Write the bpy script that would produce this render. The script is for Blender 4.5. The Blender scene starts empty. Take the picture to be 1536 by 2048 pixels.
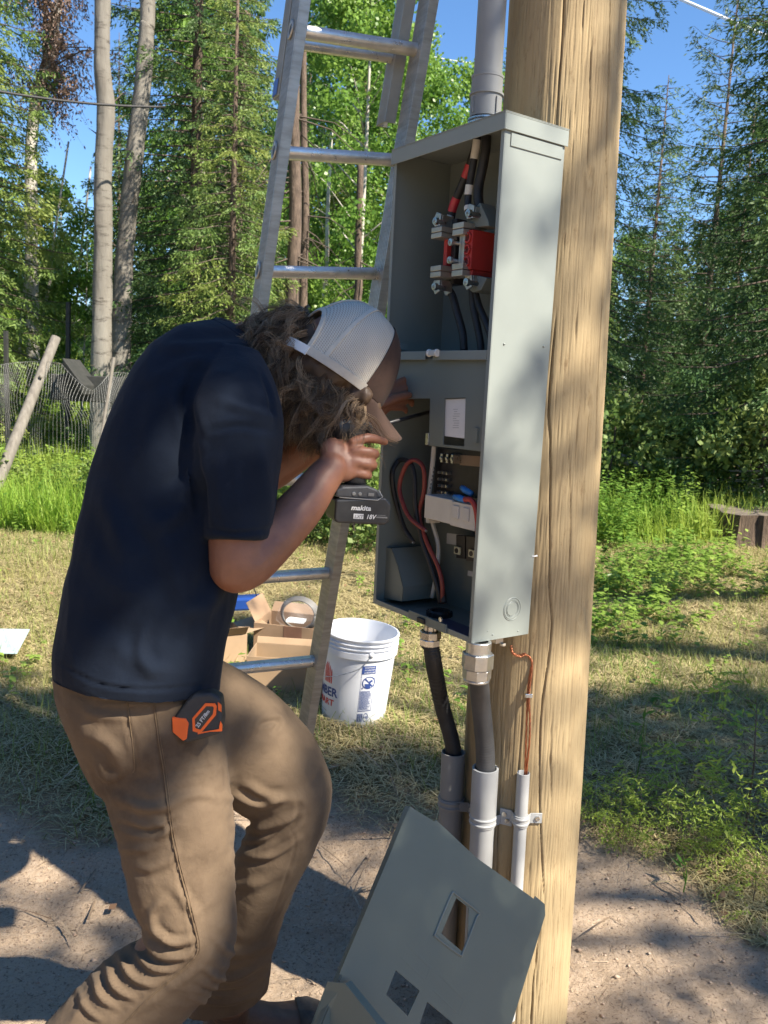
import bpy, bmesh, math, random
import numpy as np
from mathutils import Vector, Matrix
R_=math.radians
random.seed(7); rng=np.random.default_rng(11)
scene=bpy.context.scene; COL=scene.collection

# ------------------------------------------------------------------ camera
F=1700.0; PITCH=0.14224; ROLL=0.04909; CAMZ=1.32
def _rot():
    cx,sx=math.cos(PITCH),math.sin(PITCH); cz,sz=math.cos(ROLL),math.sin(ROLL)
    B=np.array([[1,0,0],[0,0,-1],[0,1,0]],float)
    Rp=np.array([[1,0,0],[0,cx,-sx],[0,sx,cx]]); Rr=np.array([[cz,-sz,0],[sz,cz,0],[0,0,1]])
    return Rr@Rp@B
RC=_rot(); CAM=np.array([0,0,CAMZ])
cd=bpy.data.cameras.new('camera'); cam=bpy.data.objects.new('camera',cd); COL.objects.link(cam)
mw=Matrix.Identity(4)
for i in range(3):
    mw[i][0]=RC[0][i]; mw[i][1]=-RC[1][i]; mw[i][2]=-RC[2][i]; mw[i][3]=CAM[i]
cam.matrix_world=mw
cd.sensor_fit='HORIZONTAL'; cd.sensor_width=36; cd.lens=36*F/1536; cd.clip_end=6000; cd.clip_start=.05
scene.camera=cam
cd.dof.use_dof=True; cd.dof.focus_distance=1.75; cd.dof.aperture_fstop=15
# ------------------------------------------------------------------ sky, sun, exposure
SUN_AZ=R_(58)     # measured from straight behind the camera towards the right
SUN_EL=R_(48)
S=np.array([math.sin(SUN_AZ)*math.cos(SUN_EL),-math.cos(SUN_AZ)*math.cos(SUN_EL),math.sin(SUN_EL)])
w=bpy.data.worlds.new('World'); scene.world=w; w.use_nodes=True
nt=w.node_tree; bg=nt.nodes['Background']
sky=nt.nodes.new('ShaderNodeTexSky'); sky.sky_type='NISHITA'; sky.sun_disc=False
sky.sun_elevation=SUN_EL; sky.sun_rotation=math.atan2(S[0],S[1]); sky.altitude=900; sky.dust_density=.2; sky.ozone_density=4.0
hs=nt.nodes.new('ShaderNodeHueSaturation'); hs.inputs['Saturation'].default_value=1.12; nt.links.new(sky.outputs[0],hs.inputs['Color']); nt.links.new(hs.outputs[0],bg.inputs[0]); bg.inputs[1].default_value=0.085
sd=bpy.data.lights.new('sun','SUN'); sd.energy=5.0; sd.angle=R_(.55); sd.color=(1,.91,.77)
sun=bpy.data.objects.new('sun',sd); COL.objects.link(sun); sun.rotation_euler=Vector(S).to_track_quat('Z','Y').to_euler()
scene.view_settings.view_transform='Standard'; scene.view_settings.look='None'
scene.view_settings.exposure=1.5; scene.view_settings.gamma=1

# ------------------------------------------------------------------ placing helpers
def ray(px,py):
    return RC.T@np.array([(px-768)/F,(py-1024)/F,1.0])
def P(px,py,d): return CAM+ray(px,py)*d
def G(px,py,z=0.0):
    v=ray(px,py); return CAM+v*((z-CAMZ)/v[2])
def VEC(a,b,c=0): return RC.T@np.array([a,b,c],float)      # right, down, forward
def PIX(V):
    c=(np.atleast_2d(V)-CAM)@RC.T
    return np.stack([F*c[:,0]/c[:,2]+768,F*c[:,1]/c[:,2]+1024,c[:,2]],1)
def nrm(v): v=np.asarray(v,float); return v/np.linalg.norm(v)
def hplane(px,py,o,n):
    v=ray(px,py); return CAM+v*(np.dot(o-CAM,n)/np.dot(v,n))

# ------------------------------------------------------------------ object helpers
def tag(o,label=None,cat=None,group=None,kind=None):
    if label: o['label']=label
    if cat: o['category']=cat
    if group: o['group']=group
    if kind: o['kind']=kind
    return o
def thing(name,label,cat,loc=(0,0,0),rz=0,group=None):
    o=bpy.data.objects.new(name,None); o.empty_display_size=.1; COL.objects.link(o)
    o.location=Vector(loc); o.rotation_euler=(0,0,rz)
    return tag(o,label,cat,group)
def mesh_np(name,V,Fc,k=None):
    """V (n,3), Fc (m,k) uniform faces"""
    V=np.ascontiguousarray(V,dtype=np.float32); Fc=np.ascontiguousarray(Fc,dtype=np.int32)
    m=bpy.data.meshes.new(name); n,kk=Fc.shape
    m.vertices.add(len(V)); m.vertices.foreach_set('co',V.ravel())
    m.loops.add(n*kk); m.loops.foreach_set('vertex_index',Fc.ravel())
    m.polygons.add(n); m.polygons.foreach_set('loop_start',np.arange(0,n*kk,kk,dtype=np.int32))
    try: m.polygons.foreach_set('loop_total',np.full(n,kk,dtype=np.int32))
    except Exception: pass
    m.update(calc_edges=True); m.validate(); return m
def link(name,m,mat=None,parent=None,smooth=False):
    o=bpy.data.objects.new(name,m); COL.objects.link(o)
    if mat is not None:
        m.materials.clear()
        m.materials.append(mat)
    if smooth: m.polygons.foreach_set('use_smooth',np.ones(len(m.polygons),dtype=bool))
    if parent is not None: o.parent=parent
    return o
def rootloc(p):
    L=np.zeros(3)
    while p is not None: L=L+np.array(p.location); p=p.parent
    return L
class MB:
    def __init__(s): s.v=[]; s.f=[]; s.mi=[]; s.m=0
    def add(s,vs,fs):
        b=len(s.v); s.v+= [tuple(map(float,x)) for x in vs]
        s.f+= [tuple(b+i for i in f) for f in fs]; s.mi+=[s.m]*len(fs); return s
    def box(s,o,a,b,c):
        """corner o with edge vectors a,b,c"""
        o,a,b,c=[np.asarray(x,float) for x in (o,a,b,c)]
        vs=[o,o+a,o+a+b,o+b,o+c,o+a+c,o+a+b+c,o+b+c]
        fs=[(0,3,2,1),(4,5,6,7),(0,1,5,4),(1,2,6,5),(2,3,7,6),(3,0,4,7)]
        if np.dot(np.cross(a,b),c)<0: fs=[tuple(reversed(f)) for f in fs]
        return s.add(vs,fs)
    def cbox(s,ctr,a,b,c):
        a,b,c=[np.asarray(x,float) for x in (a,b,c)]
        return s.box(np.asarray(ctr,float)-(a+b+c)/2,a,b,c)
    def prism(s,poly,ext):
        n=len(poly); poly=[np.asarray(p,float) for p in poly]; ext=np.asarray(ext,float)
        vs=poly+[p+ext for p in poly]
        nn=sum((np.cross(poly[i]-poly[0],poly[(i+1)%n]-poly[0]) for i in range(1,n-1)),np.zeros(3))
        f0=tuple(range(n)); f1=tuple(range(n,2*n))
        sides=[(i,(i+1)%n,n+(i+1)%n,n+i) for i in range(n)]
        if np.dot(nn,ext)>0: fs=[tuple(reversed(f0)),f1]+sides
        else: fs=[f0,tuple(reversed(f1))]+[tuple(reversed(q)) for q in sides]
        return s.add(vs,fs)
    def tube(s,pts,r,seg=12,cap=True,up=None,flat=1.0):
        pts=[np.asarray(p,float) for p in pts]; n=len(pts)
        if not hasattr(r,'__len__'): r=[r]*n
        t0=nrm(pts[1]-pts[0]); ref=np.array([0,0,1.]) if abs(t0[2])<.9 else np.array([1.,0,0])
        if up is not None: ref=np.asarray(up,float)
        u=nrm(np.cross(ref,t0)); vs=[]
        for i in range(n):
            t=nrm(pts[min(i+1,n-1)]-pts[max(i-1,0)])
            u=nrm(u-t*np.dot(u,t)); v=np.cross(t,u)
            for k in range(seg):
                a=2*math.pi*k/seg; vs.append(pts[i]+r[i]*(math.cos(a)*u+flat*math.sin(a)*v))
        fs=[(i*seg+k,i*seg+(k+1)%seg,(i+1)*seg+(k+1)%seg,(i+1)*seg+k) for i in range(n-1) for k in range(seg)]
        if cap: fs+=[tuple(reversed(range(seg))),tuple((n-1)*seg+k for k in range(seg))]
        return s.add(vs,fs)
    def lathe(s,base,axis,prof,seg=32,cap=False,phase=0):
        """prof list of (radius, height)"""
        axis=nrm(axis); ref=np.array([0,0,1.]) if abs(axis[2])<.9 else np.array([1.,0,0])
        u=nrm(np.cross(ref,axis)); v=np.cross(axis,u); base=np.asarray(base,float); vs=[]
        for (r,h) in prof:
            for k in range(seg):
                a=2*math.pi*k/seg+phase; vs.append(base+axis*h+r*(math.cos(a)*u+math.sin(a)*v))
        n=len(prof)
        fs=[(i*seg+k,i*seg+(k+1)%seg,(i+1)*seg+(k+1)%seg,(i+1)*seg+k) for i in range(n-1) for k in range(seg)]
        if cap: fs+=[tuple(reversed(range(seg))),tuple((n-1)*seg+k for k in range(seg))]
        return s.add(vs,fs)
    def rings(s,rings,cap=True):
        """list of rings with equal point counts"""
        seg=len(rings[0]); vs=[p for r in rings for p in r]; n=len(rings)
        fs=[(i*seg+k,i*seg+(k+1)%seg,(i+1)*seg+(k+1)%seg,(i+1)*seg+k) for i in range(n-1) for k in range(seg)]
        if cap: fs+=[tuple(reversed(range(seg))),tuple((n-1)*seg+k for k in range(seg))]
        return s.add(vs,fs)
    def ball(s,c,r,seg=16,rg=10,ax=None):
        """ellipsoid: r scalar or 3, ax 3x3 rows"""
        r=np.ones(3)*r; ax=np.eye(3) if ax is None else np.asarray(ax)
        c=np.asarray(c,float); vs=[]
        for i in range(1,rg):
            ph=math.pi*i/rg
            for k in range(seg):
                a=2*math.pi*k/seg
                q=np.array([math.sin(ph)*math.cos(a),math.sin(ph)*math.sin(a),math.cos(ph)])*r
                vs.append(c+q@ax)
        n=rg-1
        fs=[(i*seg+(k+1)%seg,i*seg+k,(i+1)*seg+k,(i+1)*seg+(k+1)%seg) for i in range(n-1) for k in range(seg)]
        vs.append(c+np.array([0,0,r[2]])@ax); vs.append(c-np.array([0,0,r[2]])@ax)
        t=len(vs)-2; 
        fs+=[(t,k,(k+1)%seg) for k in range(seg)]+[(t+1,(n-1)*seg+(k+1)%seg,(n-1)*seg+k) for k in range(seg)]
        if np.linalg.det(ax)<0: fs=[tuple(reversed(f)) for f in fs]
        return s.add(vs,fs)
    def build(s,name,mat,parent=None,smooth=False,bevel=0,world=True,auto=None,bseg=2):
        L=rootloc(parent) if (parent is not None and world) else np.zeros(3)
        m=bpy.data.meshes.new(name); V=np.array(s.v)-L
        m.from_pydata([tuple(x) for x in V],[],s.f); m.update()
        mats=mat if isinstance(mat,(list,tuple)) else [mat]
        o=bpy.data.objects.new(name,m); COL.objects.link(o)
        for q in mats: m.materials.append(q)
        if len(mats)>1: m.polygons.foreach_set('material_index',np.array(s.mi,dtype=np.int32))
        if smooth or auto: m.polygons.foreach_set('use_smooth',np.ones(len(m.polygons),dtype=bool))
        if auto:
            m.set_sharp_from_angle(angle=R_(auto))
        if bevel:
            b=o.modifiers.new('Bevel','BEVEL'); b.width=bevel; b.segments=bseg; b.limit_method='ANGLE'; b.angle_limit=R_(35)
        if parent is not None: o.parent=parent
        return o
def copy_tree(o,parent=None):
    c=o.copy(); COL.objects.link(c)
    if parent is not None: c.parent=parent
    for ch in [x for x in list(bpy.data.objects) if x.parent==o]: copy_tree(ch,c)
    return c
def smooth_path(pts,n=8):
    """Catmull-Rom"""
    p=[np.asarray(q,float) for q in pts]; p=[2*p[0]-p[1]]+p+[2*p[-1]-p[-2]]; out=[]
    for i in range(1,len(p)-2):
        for k in range(n):
            t=k/n; a,b,c,d=p[i-1],p[i],p[i+1],p[i+2]
            out.append(.5*((2*b)+(c-a)*t+(2*a-5*b+4*c-d)*t*t+(-a+3*b-3*c+d)*t**3))
    out.append(p[-2]); return out
# numpy value noise (3D) ------------------------------------------------
_perm=np.random.default_rng(5).random((64,64,64)).astype(np.float32)
def vnoise(p,s=1.0,seed=0):
    q=np.asarray(p,float)*s+seed*17.31; i=np.floor(q).astype(int); f=q-i; f=f*f*(3-2*f); r=0
    for dx in (0,1):
        for dy in (0,1):
            for dz in (0,1):
                wgt=(f[:,0] if dx else 1-f[:,0])*(f[:,1] if dy else 1-f[:,1])*(f[:,2] if dz else 1-f[:,2])
                r=r+wgt*_perm[(i[:,0]+dx)%64,(i[:,1]+dy)%64,(i[:,2]+dz)%64]
    return r
def fbm(p,s=1.0,o=4,seed=0):
    r=0;a=1;t=0
    for k in range(o): r=r+a*vnoise(p,s*2**k,seed+k); t+=a; a*=.5
    return r/t
def sst(a,b,x): t=np.clip((x-a)/(b-a),0,1); return t*t*(3-2*t)
# ------------------------------------------------------------------ materials
def newmat(name):
    m=bpy.data.materials.new(name); m.use_nodes=True; nt=m.node_tree
    return m,nt,nt.nodes['Principled BSDF'],nt.links.new
def mixc(nt,fac,a,b):
    n=nt.nodes.new('ShaderNodeMix'); n.data_type='RGBA'
    for i,x in ((0,fac),(6,a),(7,b)):
        if hasattr(x,'is_linked'): nt.links.new(x,n.inputs[i])
        else: n.inputs[i].default_value=x if i==0 else (*x,1)[:4]
    return n.outputs[2]
def noise(nt,scale,detail=4,rough=.5,stretch=None,coord='Object',dist=0):
    tc=nt.nodes.new('ShaderNodeTexCoord'); n=nt.nodes.new('ShaderNodeTexNoise')
    n.inputs['Scale'].default_value=scale; n.inputs['Detail'].default_value=detail; n.inputs['Roughness'].default_value=rough
    n.inputs['Distortion'].default_value=dist
    if stretch:
        mp=nt.nodes.new('ShaderNodeMapping'); mp.inputs['Scale'].default_value=stretch
        nt.links.new(tc.outputs[coord],mp.inputs[0]); nt.links.new(mp.outputs[0],n.inputs['Vector'])
    else: nt.links.new(tc.outputs[coord],n.inputs['Vector'])
    return n.outputs['Fac']
def ramp(nt,x,a,b):
    n=nt.nodes.new('ShaderNodeMapRange'); n.inputs['From Min'].default_value=a; n.inputs['From Max'].default_value=b
    nt.links.new(x,n.inputs['Value']); return n.outputs[0]
def bump(nt,L,pb,h,strength=.3,dist=.01,prev=None):
    b=nt.nodes.new('ShaderNodeBump'); b.inputs['Strength'].default_value=strength; b.inputs['Distance'].default_value=dist
    L(h,b.inputs['Height'])
    if prev: L(prev,b.inputs['Normal'])
    L(b.outputs[0],pb.inputs['Normal']); return b.outputs[0]
def M(name,c1,c2=None,scale=20,rough=.5,metal=0,bs=0,bscale=None,bdist=.002,stretch=None,lo=.35,hi=.65,detail=4,rvar=0,spec=.5,coat=0):
    m,nt,pb,L=newmat(name)
    n=noise(nt,scale,detail,.6,stretch)
    if c2: L(mixc(nt,ramp(nt,n,lo,hi),c1,c2),pb.inputs['Base Color'])
    else: pb.inputs['Base Color'].default_value=(*c1,1)
    pb.inputs['Roughness'].default_value=rough; pb.inputs['Metallic'].default_value=metal
    pb.inputs['Specular IOR Level'].default_value=spec; pb.inputs['Coat Weight'].default_value=coat
    if rvar:
        r=nt.nodes.new('ShaderNodeMapRange'); r.inputs['To Min'].default_value=rough-rvar; r.inputs['To Max'].default_value=rough+rvar
        r.inputs['From Min'].default_value=.3; r.inputs['From Max'].default_value=.7
        L(noise(nt,scale*1.7,5,.6,stretch),r.inputs['Value']); L(r.outputs[0],pb.inputs['Roughness'])
    if bs: bump(nt,L,pb,noise(nt,bscale or scale*4,5,.6,stretch),bs,bdist)
    return m
def leafmat(name,c1,c2,c3=None,trans=.35,rough=.55):
    m,nt,pb,L=newmat(name)
    at=nt.nodes.new('ShaderNodeAttribute'); at.attribute_name='tint'
    c=mixc(nt,at.outputs['Fac'],c1,c2)
    oi=nt.nodes.new('ShaderNodeObjectInfo')
    if c3: c=mixc(nt,ramp(nt,noise(nt,.7,2),.45,.7),c,c3)
    L(c,pb.inputs['Base Color']); pb.inputs['Roughness'].default_value=rough; pb.inputs['Specular IOR Level'].default_value=.35
    tr=nt.nodes.new('ShaderNodeBsdfTranslucent'); L(c,tr.inputs[0]); mx=nt.nodes.new('ShaderNodeMixShader'); mx.inputs[0].default_value=trans
    L(pb.outputs[0],mx.inputs[1]); L(tr.outputs[0],mx.inputs[2]); L(mx.outputs[0],nt.nodes['Material Output'].inputs[0])
    return m
def text(name,s,size,mat,parent,mtx,shear=0,extr=.0004,bold=0,align='LEFT',sx=1):
    c=bpy.data.curves.new(name,'FONT'); c.body=s; c.size=size; c.shear=shear; c.extrude=extr; c.offset=bold; c.align_x=align; c.resolution_u=2
    t=bpy.data.objects.new('tmp',c); COL.objects.link(t); dg=bpy.context.evaluated_depsgraph_get()
    m=bpy.data.meshes.new_from_object(t.evaluated_get(dg)); bpy.data.objects.remove(t)
    m.transform(mtx@Matrix.Diagonal((sx,1,1,1)))
    return m
def remesh_obj(mb,voxel,smooth_it=6,factor=.5):
    """fuse overlapping closed shapes into one continuous surface, returns (V,F)"""
    m=bpy.data.meshes.new('tmp'); m.from_pydata(mb.v,[],mb.f); m.update()
    o=bpy.data.objects.new('tmp',m); COL.objects.link(o)
    r=o.modifiers.new('r','REMESH'); r.mode='VOXEL'; r.voxel_size=voxel; r.use_smooth_shade=True
    s=o.modifiers.new('s','SMOOTH'); s.iterations=smooth_it; s.factor=factor
    dg=bpy.context.evaluated_depsgraph_get(); me=bpy.data.meshes.new_from_object(o.evaluated_get(dg))
    bpy.data.objects.remove(o); return me
def get_v(me):
    V=np.empty(len(me.vertices)*3,np.float32); me.vertices.foreach_get('co',V); return V.reshape(-1,3).astype(float)
def get_n(me):
    V=np.empty(len(me.vertices)*3,np.float32); me.vertices.foreach_get('normal',V); return V.reshape(-1,3).astype(float)
def set_v(me,V): me.vertices.foreach_set('co',np.ascontiguousarray(V,dtype=np.float32).ravel()); me.update()
# ================================================================== GROUND
def hgt(x,y):
    x=np.asarray(x,float); y=np.asarray(y,float); d=np.hypot(x,y)
    left=sst(1.0,-6.0,x*12/np.maximum(d,6))
    h=left*sst(12,40,d)*4.4+ (1-left)*sst(16,60,d)*1.2
    p=np.stack([x,y,0*x],1) if x.ndim==1 else np.stack([x.ravel(),y.ravel(),0*x.ravel()],1)
    n=(fbm(p,.25,3,3)-.5).reshape(x.shape)
    h=h-.24*(1-sst(2.0,3.3,y))*sst(6,3,d)
    h=h+n*sst(4,14,d)*.5
    return h
def hz(x,y): return float(hgt(np.array([x]),np.array([y]))[0])
def G(px,py,z=None):
    v=ray(px,py)
    if z is not None: return CAM+v*((z-CAMZ)/v[2])
    zz_=0.0
    for _ in range(12): q=CAM+v*((zz_-CAMZ)/v[2]); zz_=.5*zz_+.5*hz(q[0],q[1])
    return q
# edge of the bare dirt, drawn as a line of ground points (left to right)
DE=np.array([tuple(G(a,b)[:2]) for a,b in ((-900,1560),(-200,1600),(0,1600),(230,1610),(460,1540),(660,1580),(850,1640),(1000,1670),(1160,1655),(1270,1720),(1400,1790),(1536,1880),(1900,2000))])
def dirt_mask(x,y):
    e=np.interp(x,DE[:,0],DE[:,1]); p=np.stack([x,y,0*x],1)
    return sst(.16,-.16,y-e+(fbm(p,3.5,4,9)-.5)*.55)
def grid_axis(n,a,b,c):
    t=np.linspace(-1,1,n); return c+a*np.sinh(b*t)
gx=grid_axis(560,.75,6.0,0.0); gy=grid_axis(560,.75,6.0,2.1)
X,Y=np.meshgrid(gx,gy); x=X.ravel(); y=Y.ravel(); p3=np.stack([x,y,0*x],1)
Z=hgt(x,y); dm=dirt_mask(x,y); near=sst(9,3,np.hypot(x,y-2))
Z+=near*((fbm(p3,2.2,3,1)-.5)*.05+(fbm(p3,14,3,2)-.5)*.022*dm+(fbm(p3,45,2,4)-.5)*.020*dm+(fbm(p3,12,3,6)-.5)*.02*(1-dm))
# low spoil heap round the pole foot
Z+=.05*np.exp(-((x-.75)**2+(y-1.9)**2)/.35)
I=np.arange(560*560).reshape(560,560)
Fq=np.stack([I[:-1,:-1].ravel(),I[:-1,1:].ravel(),I[1:,1:].ravel(),I[1:,:-1].ravel()],1)
gm=mesh_np('ground',np.stack([x,y,Z],1),Fq)
a=gm.attributes.new('dirt','FLOAT','POINT'); a.data.foreach_set('value',dm.astype(np.float32))
m,nt,pb,L=newmat('ground_soil_and_thatch')
at=nt.nodes.new('ShaderNodeAttribute'); at.attribute_name='dirt'
d1=mixc(nt,ramp(nt,noise(nt,3.0,6,.65),.35,.7),(.52,.395,.28),(.38,.285,.20))
d2=mixc(nt,ramp(nt,noise(nt,60,4,.7),.45,.75),d1,(.52,.41,.31))
d3=mixc(nt,ramp(nt,noise(nt,110,3,.7),.55,.70),d2,(.15,.10,.07))
g1=mixc(nt,ramp(nt,noise(nt,1.3,5,.6),.35,.65),(.17,.15,.055),(.32,.26,.13))
g2=mixc(nt,ramp(nt,noise(nt,40,5,.7,(1,2.5,1)),.4,.7),g1,(.075,.06,.03))
L(mixc(nt,at.outputs['Fac'],g2,d3),pb.inputs['Base Color']); pb.inputs['Roughness'].default_value=.95; pb.inputs['Specular IOR Level'].default_value=.15
bn=bump(nt,L,pb,noise(nt,35,8,.75),.9,.03)
bump(nt,L,pb,noise(nt,160,4,.7),.6,.006,bn)
go=link('ground',gm,m,None,True); go['kind']='structure'
def gz(x,y):
    """surface height incl. small relief"""
    x=np.atleast_1d(np.asarray(x,float)); y=np.atleast_1d(np.asarray(y,float)); p=np.stack([x,y,0*x],1)
    z=hgt(x,y); dmk=dirt_mask(x,y); nr=sst(9,3,np.hypot(x,y-2))
    z=z+nr*((fbm(p,2.2,3,1)-.5)*.05+(fbm(p,14,3,2)-.5)*.022*dmk+(fbm(p,45,2,4)-.5)*.020*dmk+(fbm(p,12,3,6)-.5)*.02*(1-dmk))
    return z+.05*np.exp(-((x-.75)**2+(y-1.9)**2)/.35)

# ------------------------------------------------------------------ small stuff on the ground
def blades(n,x,y,z,length,width,lean,az=None,curl=.5,seg=2):
    """bent grass blades -> V,F quads(strip), one array; all args arrays"""
    az=rng.random(n)*2*math.pi if az is None else az
    dx=np.cos(az); dy=np.sin(az); sx=-dy; sy=dx; Vs=[]
    for k in range(seg+1):
        t=k/seg; a=lean*(1-curl*.5+curl*t)      # angle from vertical grows
        hx=length*t*np.sin(a); hzz=length*t*np.cos(a)
        wv=width*(1-t*.85)*.5
        for sgn in (-1,1):
            Vs.append(np.stack([x+dx*hx+sx*wv*sgn,y+dy*hx+sy*wv*sgn,z+hzz],1))
    V=np.stack(Vs,1)  # n, 2(seg+1), 3
    q=2*(seg+1); b=(np.arange(n)*q)[:,None]
    Fs=[b+np.array([[2*k,2*k+1,2*k+3,2*k+2]]) for k in range(seg)]
    return V.reshape(-1,3),np.concatenate(Fs,0)
def tintattr(m,vals):
    a=m.attributes.new('tint','FLOAT','FACE'); a.data.foreach_set('value',np.ascontiguousarray(vals,dtype=np.float32))
def in_view(x,y,mx=1.15):
    return (y>1.2)&(np.abs(x)<y*.52*mx+.25)
def scat(n,y0,y1,power=1.0):
    """positions in the camera's wedge, uniform per area with bias to near"""
    u=rng.random(n); y=y0+(y1-y0)*u**power; x=(rng.random(n)*2-1)*(y*.54+.3); return x,y
mat_grass=leafmat('grass_green',(.12,.19,.035),(.25,.31,.07),(.34,.33,.11),.4)
mat_thatch=leafmat('dry_grass',(.60,.50,.28),(.28,.25,.11),None,.25)
mat_meadow=leafmat('meadow_grass',(.17,.33,.03),(.36,.50,.08),(.42,.50,.10),.5)
# thatch: flat lying dry stems
x,y=scat(230000,2.1,10.5,1.2); k=rng.random(len(x))>dirt_mask(x,y)*1.03; x=x[k];y=y[k];n=len(x)
V,Fc=blades(n,x,y,gz(x,y)+.004+rng.random(n)*.02,.035+rng.random(n)*.085,.0018+.0016*rng.random(n)+y*.0003,1.25+rng.random(n)*.35,curl=.25)
m=mesh_np('thatch',V,Fc); tintattr(m,np.tile(rng.random(n),2)); tag(link('dry_thatch',m,mat_thatch),'mown dry grass lying over the clearing','dry grass',kind='stuff')
# short green grass
x,y=scat(120000,2.2,11,1.15); p=np.stack([x,y,0*x],1)
k=(rng.random(len(x))>dirt_mask(x,y)*1.03)&(fbm(p,1.1,3,21)+rng.random(len(x))*.35-sst(3,8,y)*.05>.71); x=x[k];y=y[k];n=len(x)
V,Fc=blades(n,x,y,gz(x,y),.03+rng.random(n)*.09,.0025+.0015*rng.random(n)+y*.0004,.2+rng.random(n)*.9)
m=mesh_np('short_grass',V,Fc); tintattr(m,np.tile(rng.random(n),2)); tag(link('grass',m,mat_grass),'short green grass growing through the mown clearing','grass',kind='stuff')
# tall meadow grass further out
x,y=scat(170000,7.0,34,1.4); p=np.stack([x,y,0*x],1); px=PIX(np.stack([x,y,hgt(x,y)],1))[:,0]
edge=np.where(px<700,7.4,7.8)
k=(y>edge+(fbm(p,.9,3,5)-.5)*2.0)&((x<-.2*y)|(y<15)); x=x[k];y=y[k];n=len(x)
V,Fc=blades(n,x,y,gz(x,y),(.18+rng.random(n)*.34)*(.55+.9*fbm(np.stack([x,y,0*x],1),.8,3,77)),.005+y*.0010,.1+rng.random(n)*.55)
m=mesh_np('meadow_grass',V,Fc); tintattr(m,np.tile(rng.random(n),2)); tag(link('meadow_grass',m,mat_meadow),'tall bright meadow grass beyond the mown clearing','grass',kind='stuff')
# dirt crumbs, chips
x,y=scat(3600,1.45,2.9,1.0); k=rng.random(len(x))<dirt_mask(x,y)+.08; x=x[k];y=y[k];n=len(x)
z=gz(x,y); s=.0012+.006*rng.random(n)**3.5
oc=np.array([(1,0,0),(-1,0,0),(0,1,0),(0,-1,0),(0,0,1),(0,0,-1)],float); ff=np.array([(0,2,4),(2,1,4),(1,3,4),(3,0,4),(2,0,5),(1,2,5),(3,1,5),(0,3,5)])
V=(oc[None]*(.6+.8*rng.random((n,6,3)))*s[:,None,None]*np.array([1.3,1,.7])+np.stack([x,y,z+s*.2],1)[:,None]); Fc=(ff[None]+(np.arange(n)*6)[:,None,None])
m=mesh_np('crumbs',V.reshape(-1,3),Fc.reshape(-1,3)); tintattr(m,np.repeat(rng.random(n),8))
mm,nt,pb,L=newmat('soil_crumbs'); at=nt.nodes.new('ShaderNodeAttribute'); at.attribute_name='tint'
L(mixc(nt,at.outputs['Fac'],(.28,.20,.145),(.42,.32,.235)),pb.inputs['Base Color']); pb.inputs['Roughness'].default_value=.95
tag(link('soil_crumbs',m,mm),'loose crumbs of soil and chips on the bare dirt','soil crumbs',kind='stuff')
x,y=scat(2600,1.5,3.2,1.0); n=len(x)
V,Fc=blades(n,x,y,gz(x,y)+.004,.012+rng.random(n)**3*.05,.0015+.002*rng.random(n),1.5+rng.random(n)*.1,curl=.1)
m=mesh_np('litter',V,Fc); tintattr(m,np.tile(rng.random(n),2)); mat_lit=leafmat('wood_litter',(.40,.31,.21),(.13,.085,.05),None,.0)
tag(link('ground_litter',m,mat_lit),'needles, straw and wood slivers strewn over the dirt','litter',kind='stuff')
# leafy undergrowth beyond the clearing
def weeds(n,x,y,hmin,hmax,leaf,nl,name,mat,label):
    z=gz(x,y); H=hmin+rng.random(n)*(hmax-hmin)
    t=rng.random((n,nl)); az=rng.random((n,nl))*2*math.pi; Lf=leaf*(.5+rng.random((n,nl))); tilt=.1+rng.random((n,nl))*.9
    lx=rng.normal(0,.12,(n,1)); ly=rng.normal(0,.12,(n,1))
    bx=x[:,None]+lx*t*H[:,None]; by=y[:,None]+ly*t*H[:,None]; bz=z[:,None]+H[:,None]*(.15+.85*t)
    dx=np.cos(az)*np.cos(tilt); dy=np.sin(az)*np.cos(tilt); dz=np.sin(tilt)-.35
    sx=-np.sin(az)*.3*Lf; sy=np.cos(az)*.3*Lf
    A=np.stack([bx,by,bz],-1); D=np.stack([dx,dy,dz],-1)*Lf[...,None]; Sd=np.stack([sx,sy,0*sx],-1)
    V=np.stack([A,A+.5*D+Sd+[0,0,.0],A+D-np.array([0,0,1])*Lf[...,None]*.12,A+.5*D-Sd],2).reshape(-1,3)
    Fq=np.arange(len(V)).reshape(-1,4); m=mesh_np(name,V,Fq); tintattr(m,rng.random(len(Fq)))
    return tag(link(name,m,mat),label,'undergrowth',kind='stuff')
mat_weed=leafmat('weed_leaves',(.09,.20,.03),(.24,.38,.07),(.33,.44,.09),.45,.45)
SX=G(1512,1082)
x,y=scat(12000,4.4,12.5,1.0); p=np.stack([x,y,0*x],1); px=PIX(np.stack([x,y,0*x],1))
dd=np.where(px[:,0]>768,5.6,7.6); k=(y>dd+(fbm(p,1.1,3,8)-.5)*4.4+(rng.random(len(x))-.5)*1.6)&(fbm(p,2.2,2,88)>.45); k&=~((np.abs(x-SX[0])<.62)&(y>SX[1]-1.5)&(y<SX[1]+.3)); x=x[k];y=y[k]
far_=y>7.4
weeds(int((~far_).sum()),x[~far_],y[~far_],.06,.32,.050,14,'leafy_undergrowth',mat_weed,'leafy green undergrowth around the edge of the clearing')
weeds(int(far_.sum()),x[far_],y[far_],.18,.70,.052,26,'tall_undergrowth',mat_weed,'taller leafy undergrowth rising towards the fence and the wood')
x,y=scat(420,3.2,6.5,1.0); p=np.stack([x,y,0*x],1); k=(fbm(p,1.5,2,12)>.52); x=x[k];y=y[k]
weeds(len(x),x,y,.04,.16,.035,8,'clearing_weeds',mat_weed,'small weeds sprouting in the mown clearing')

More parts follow.
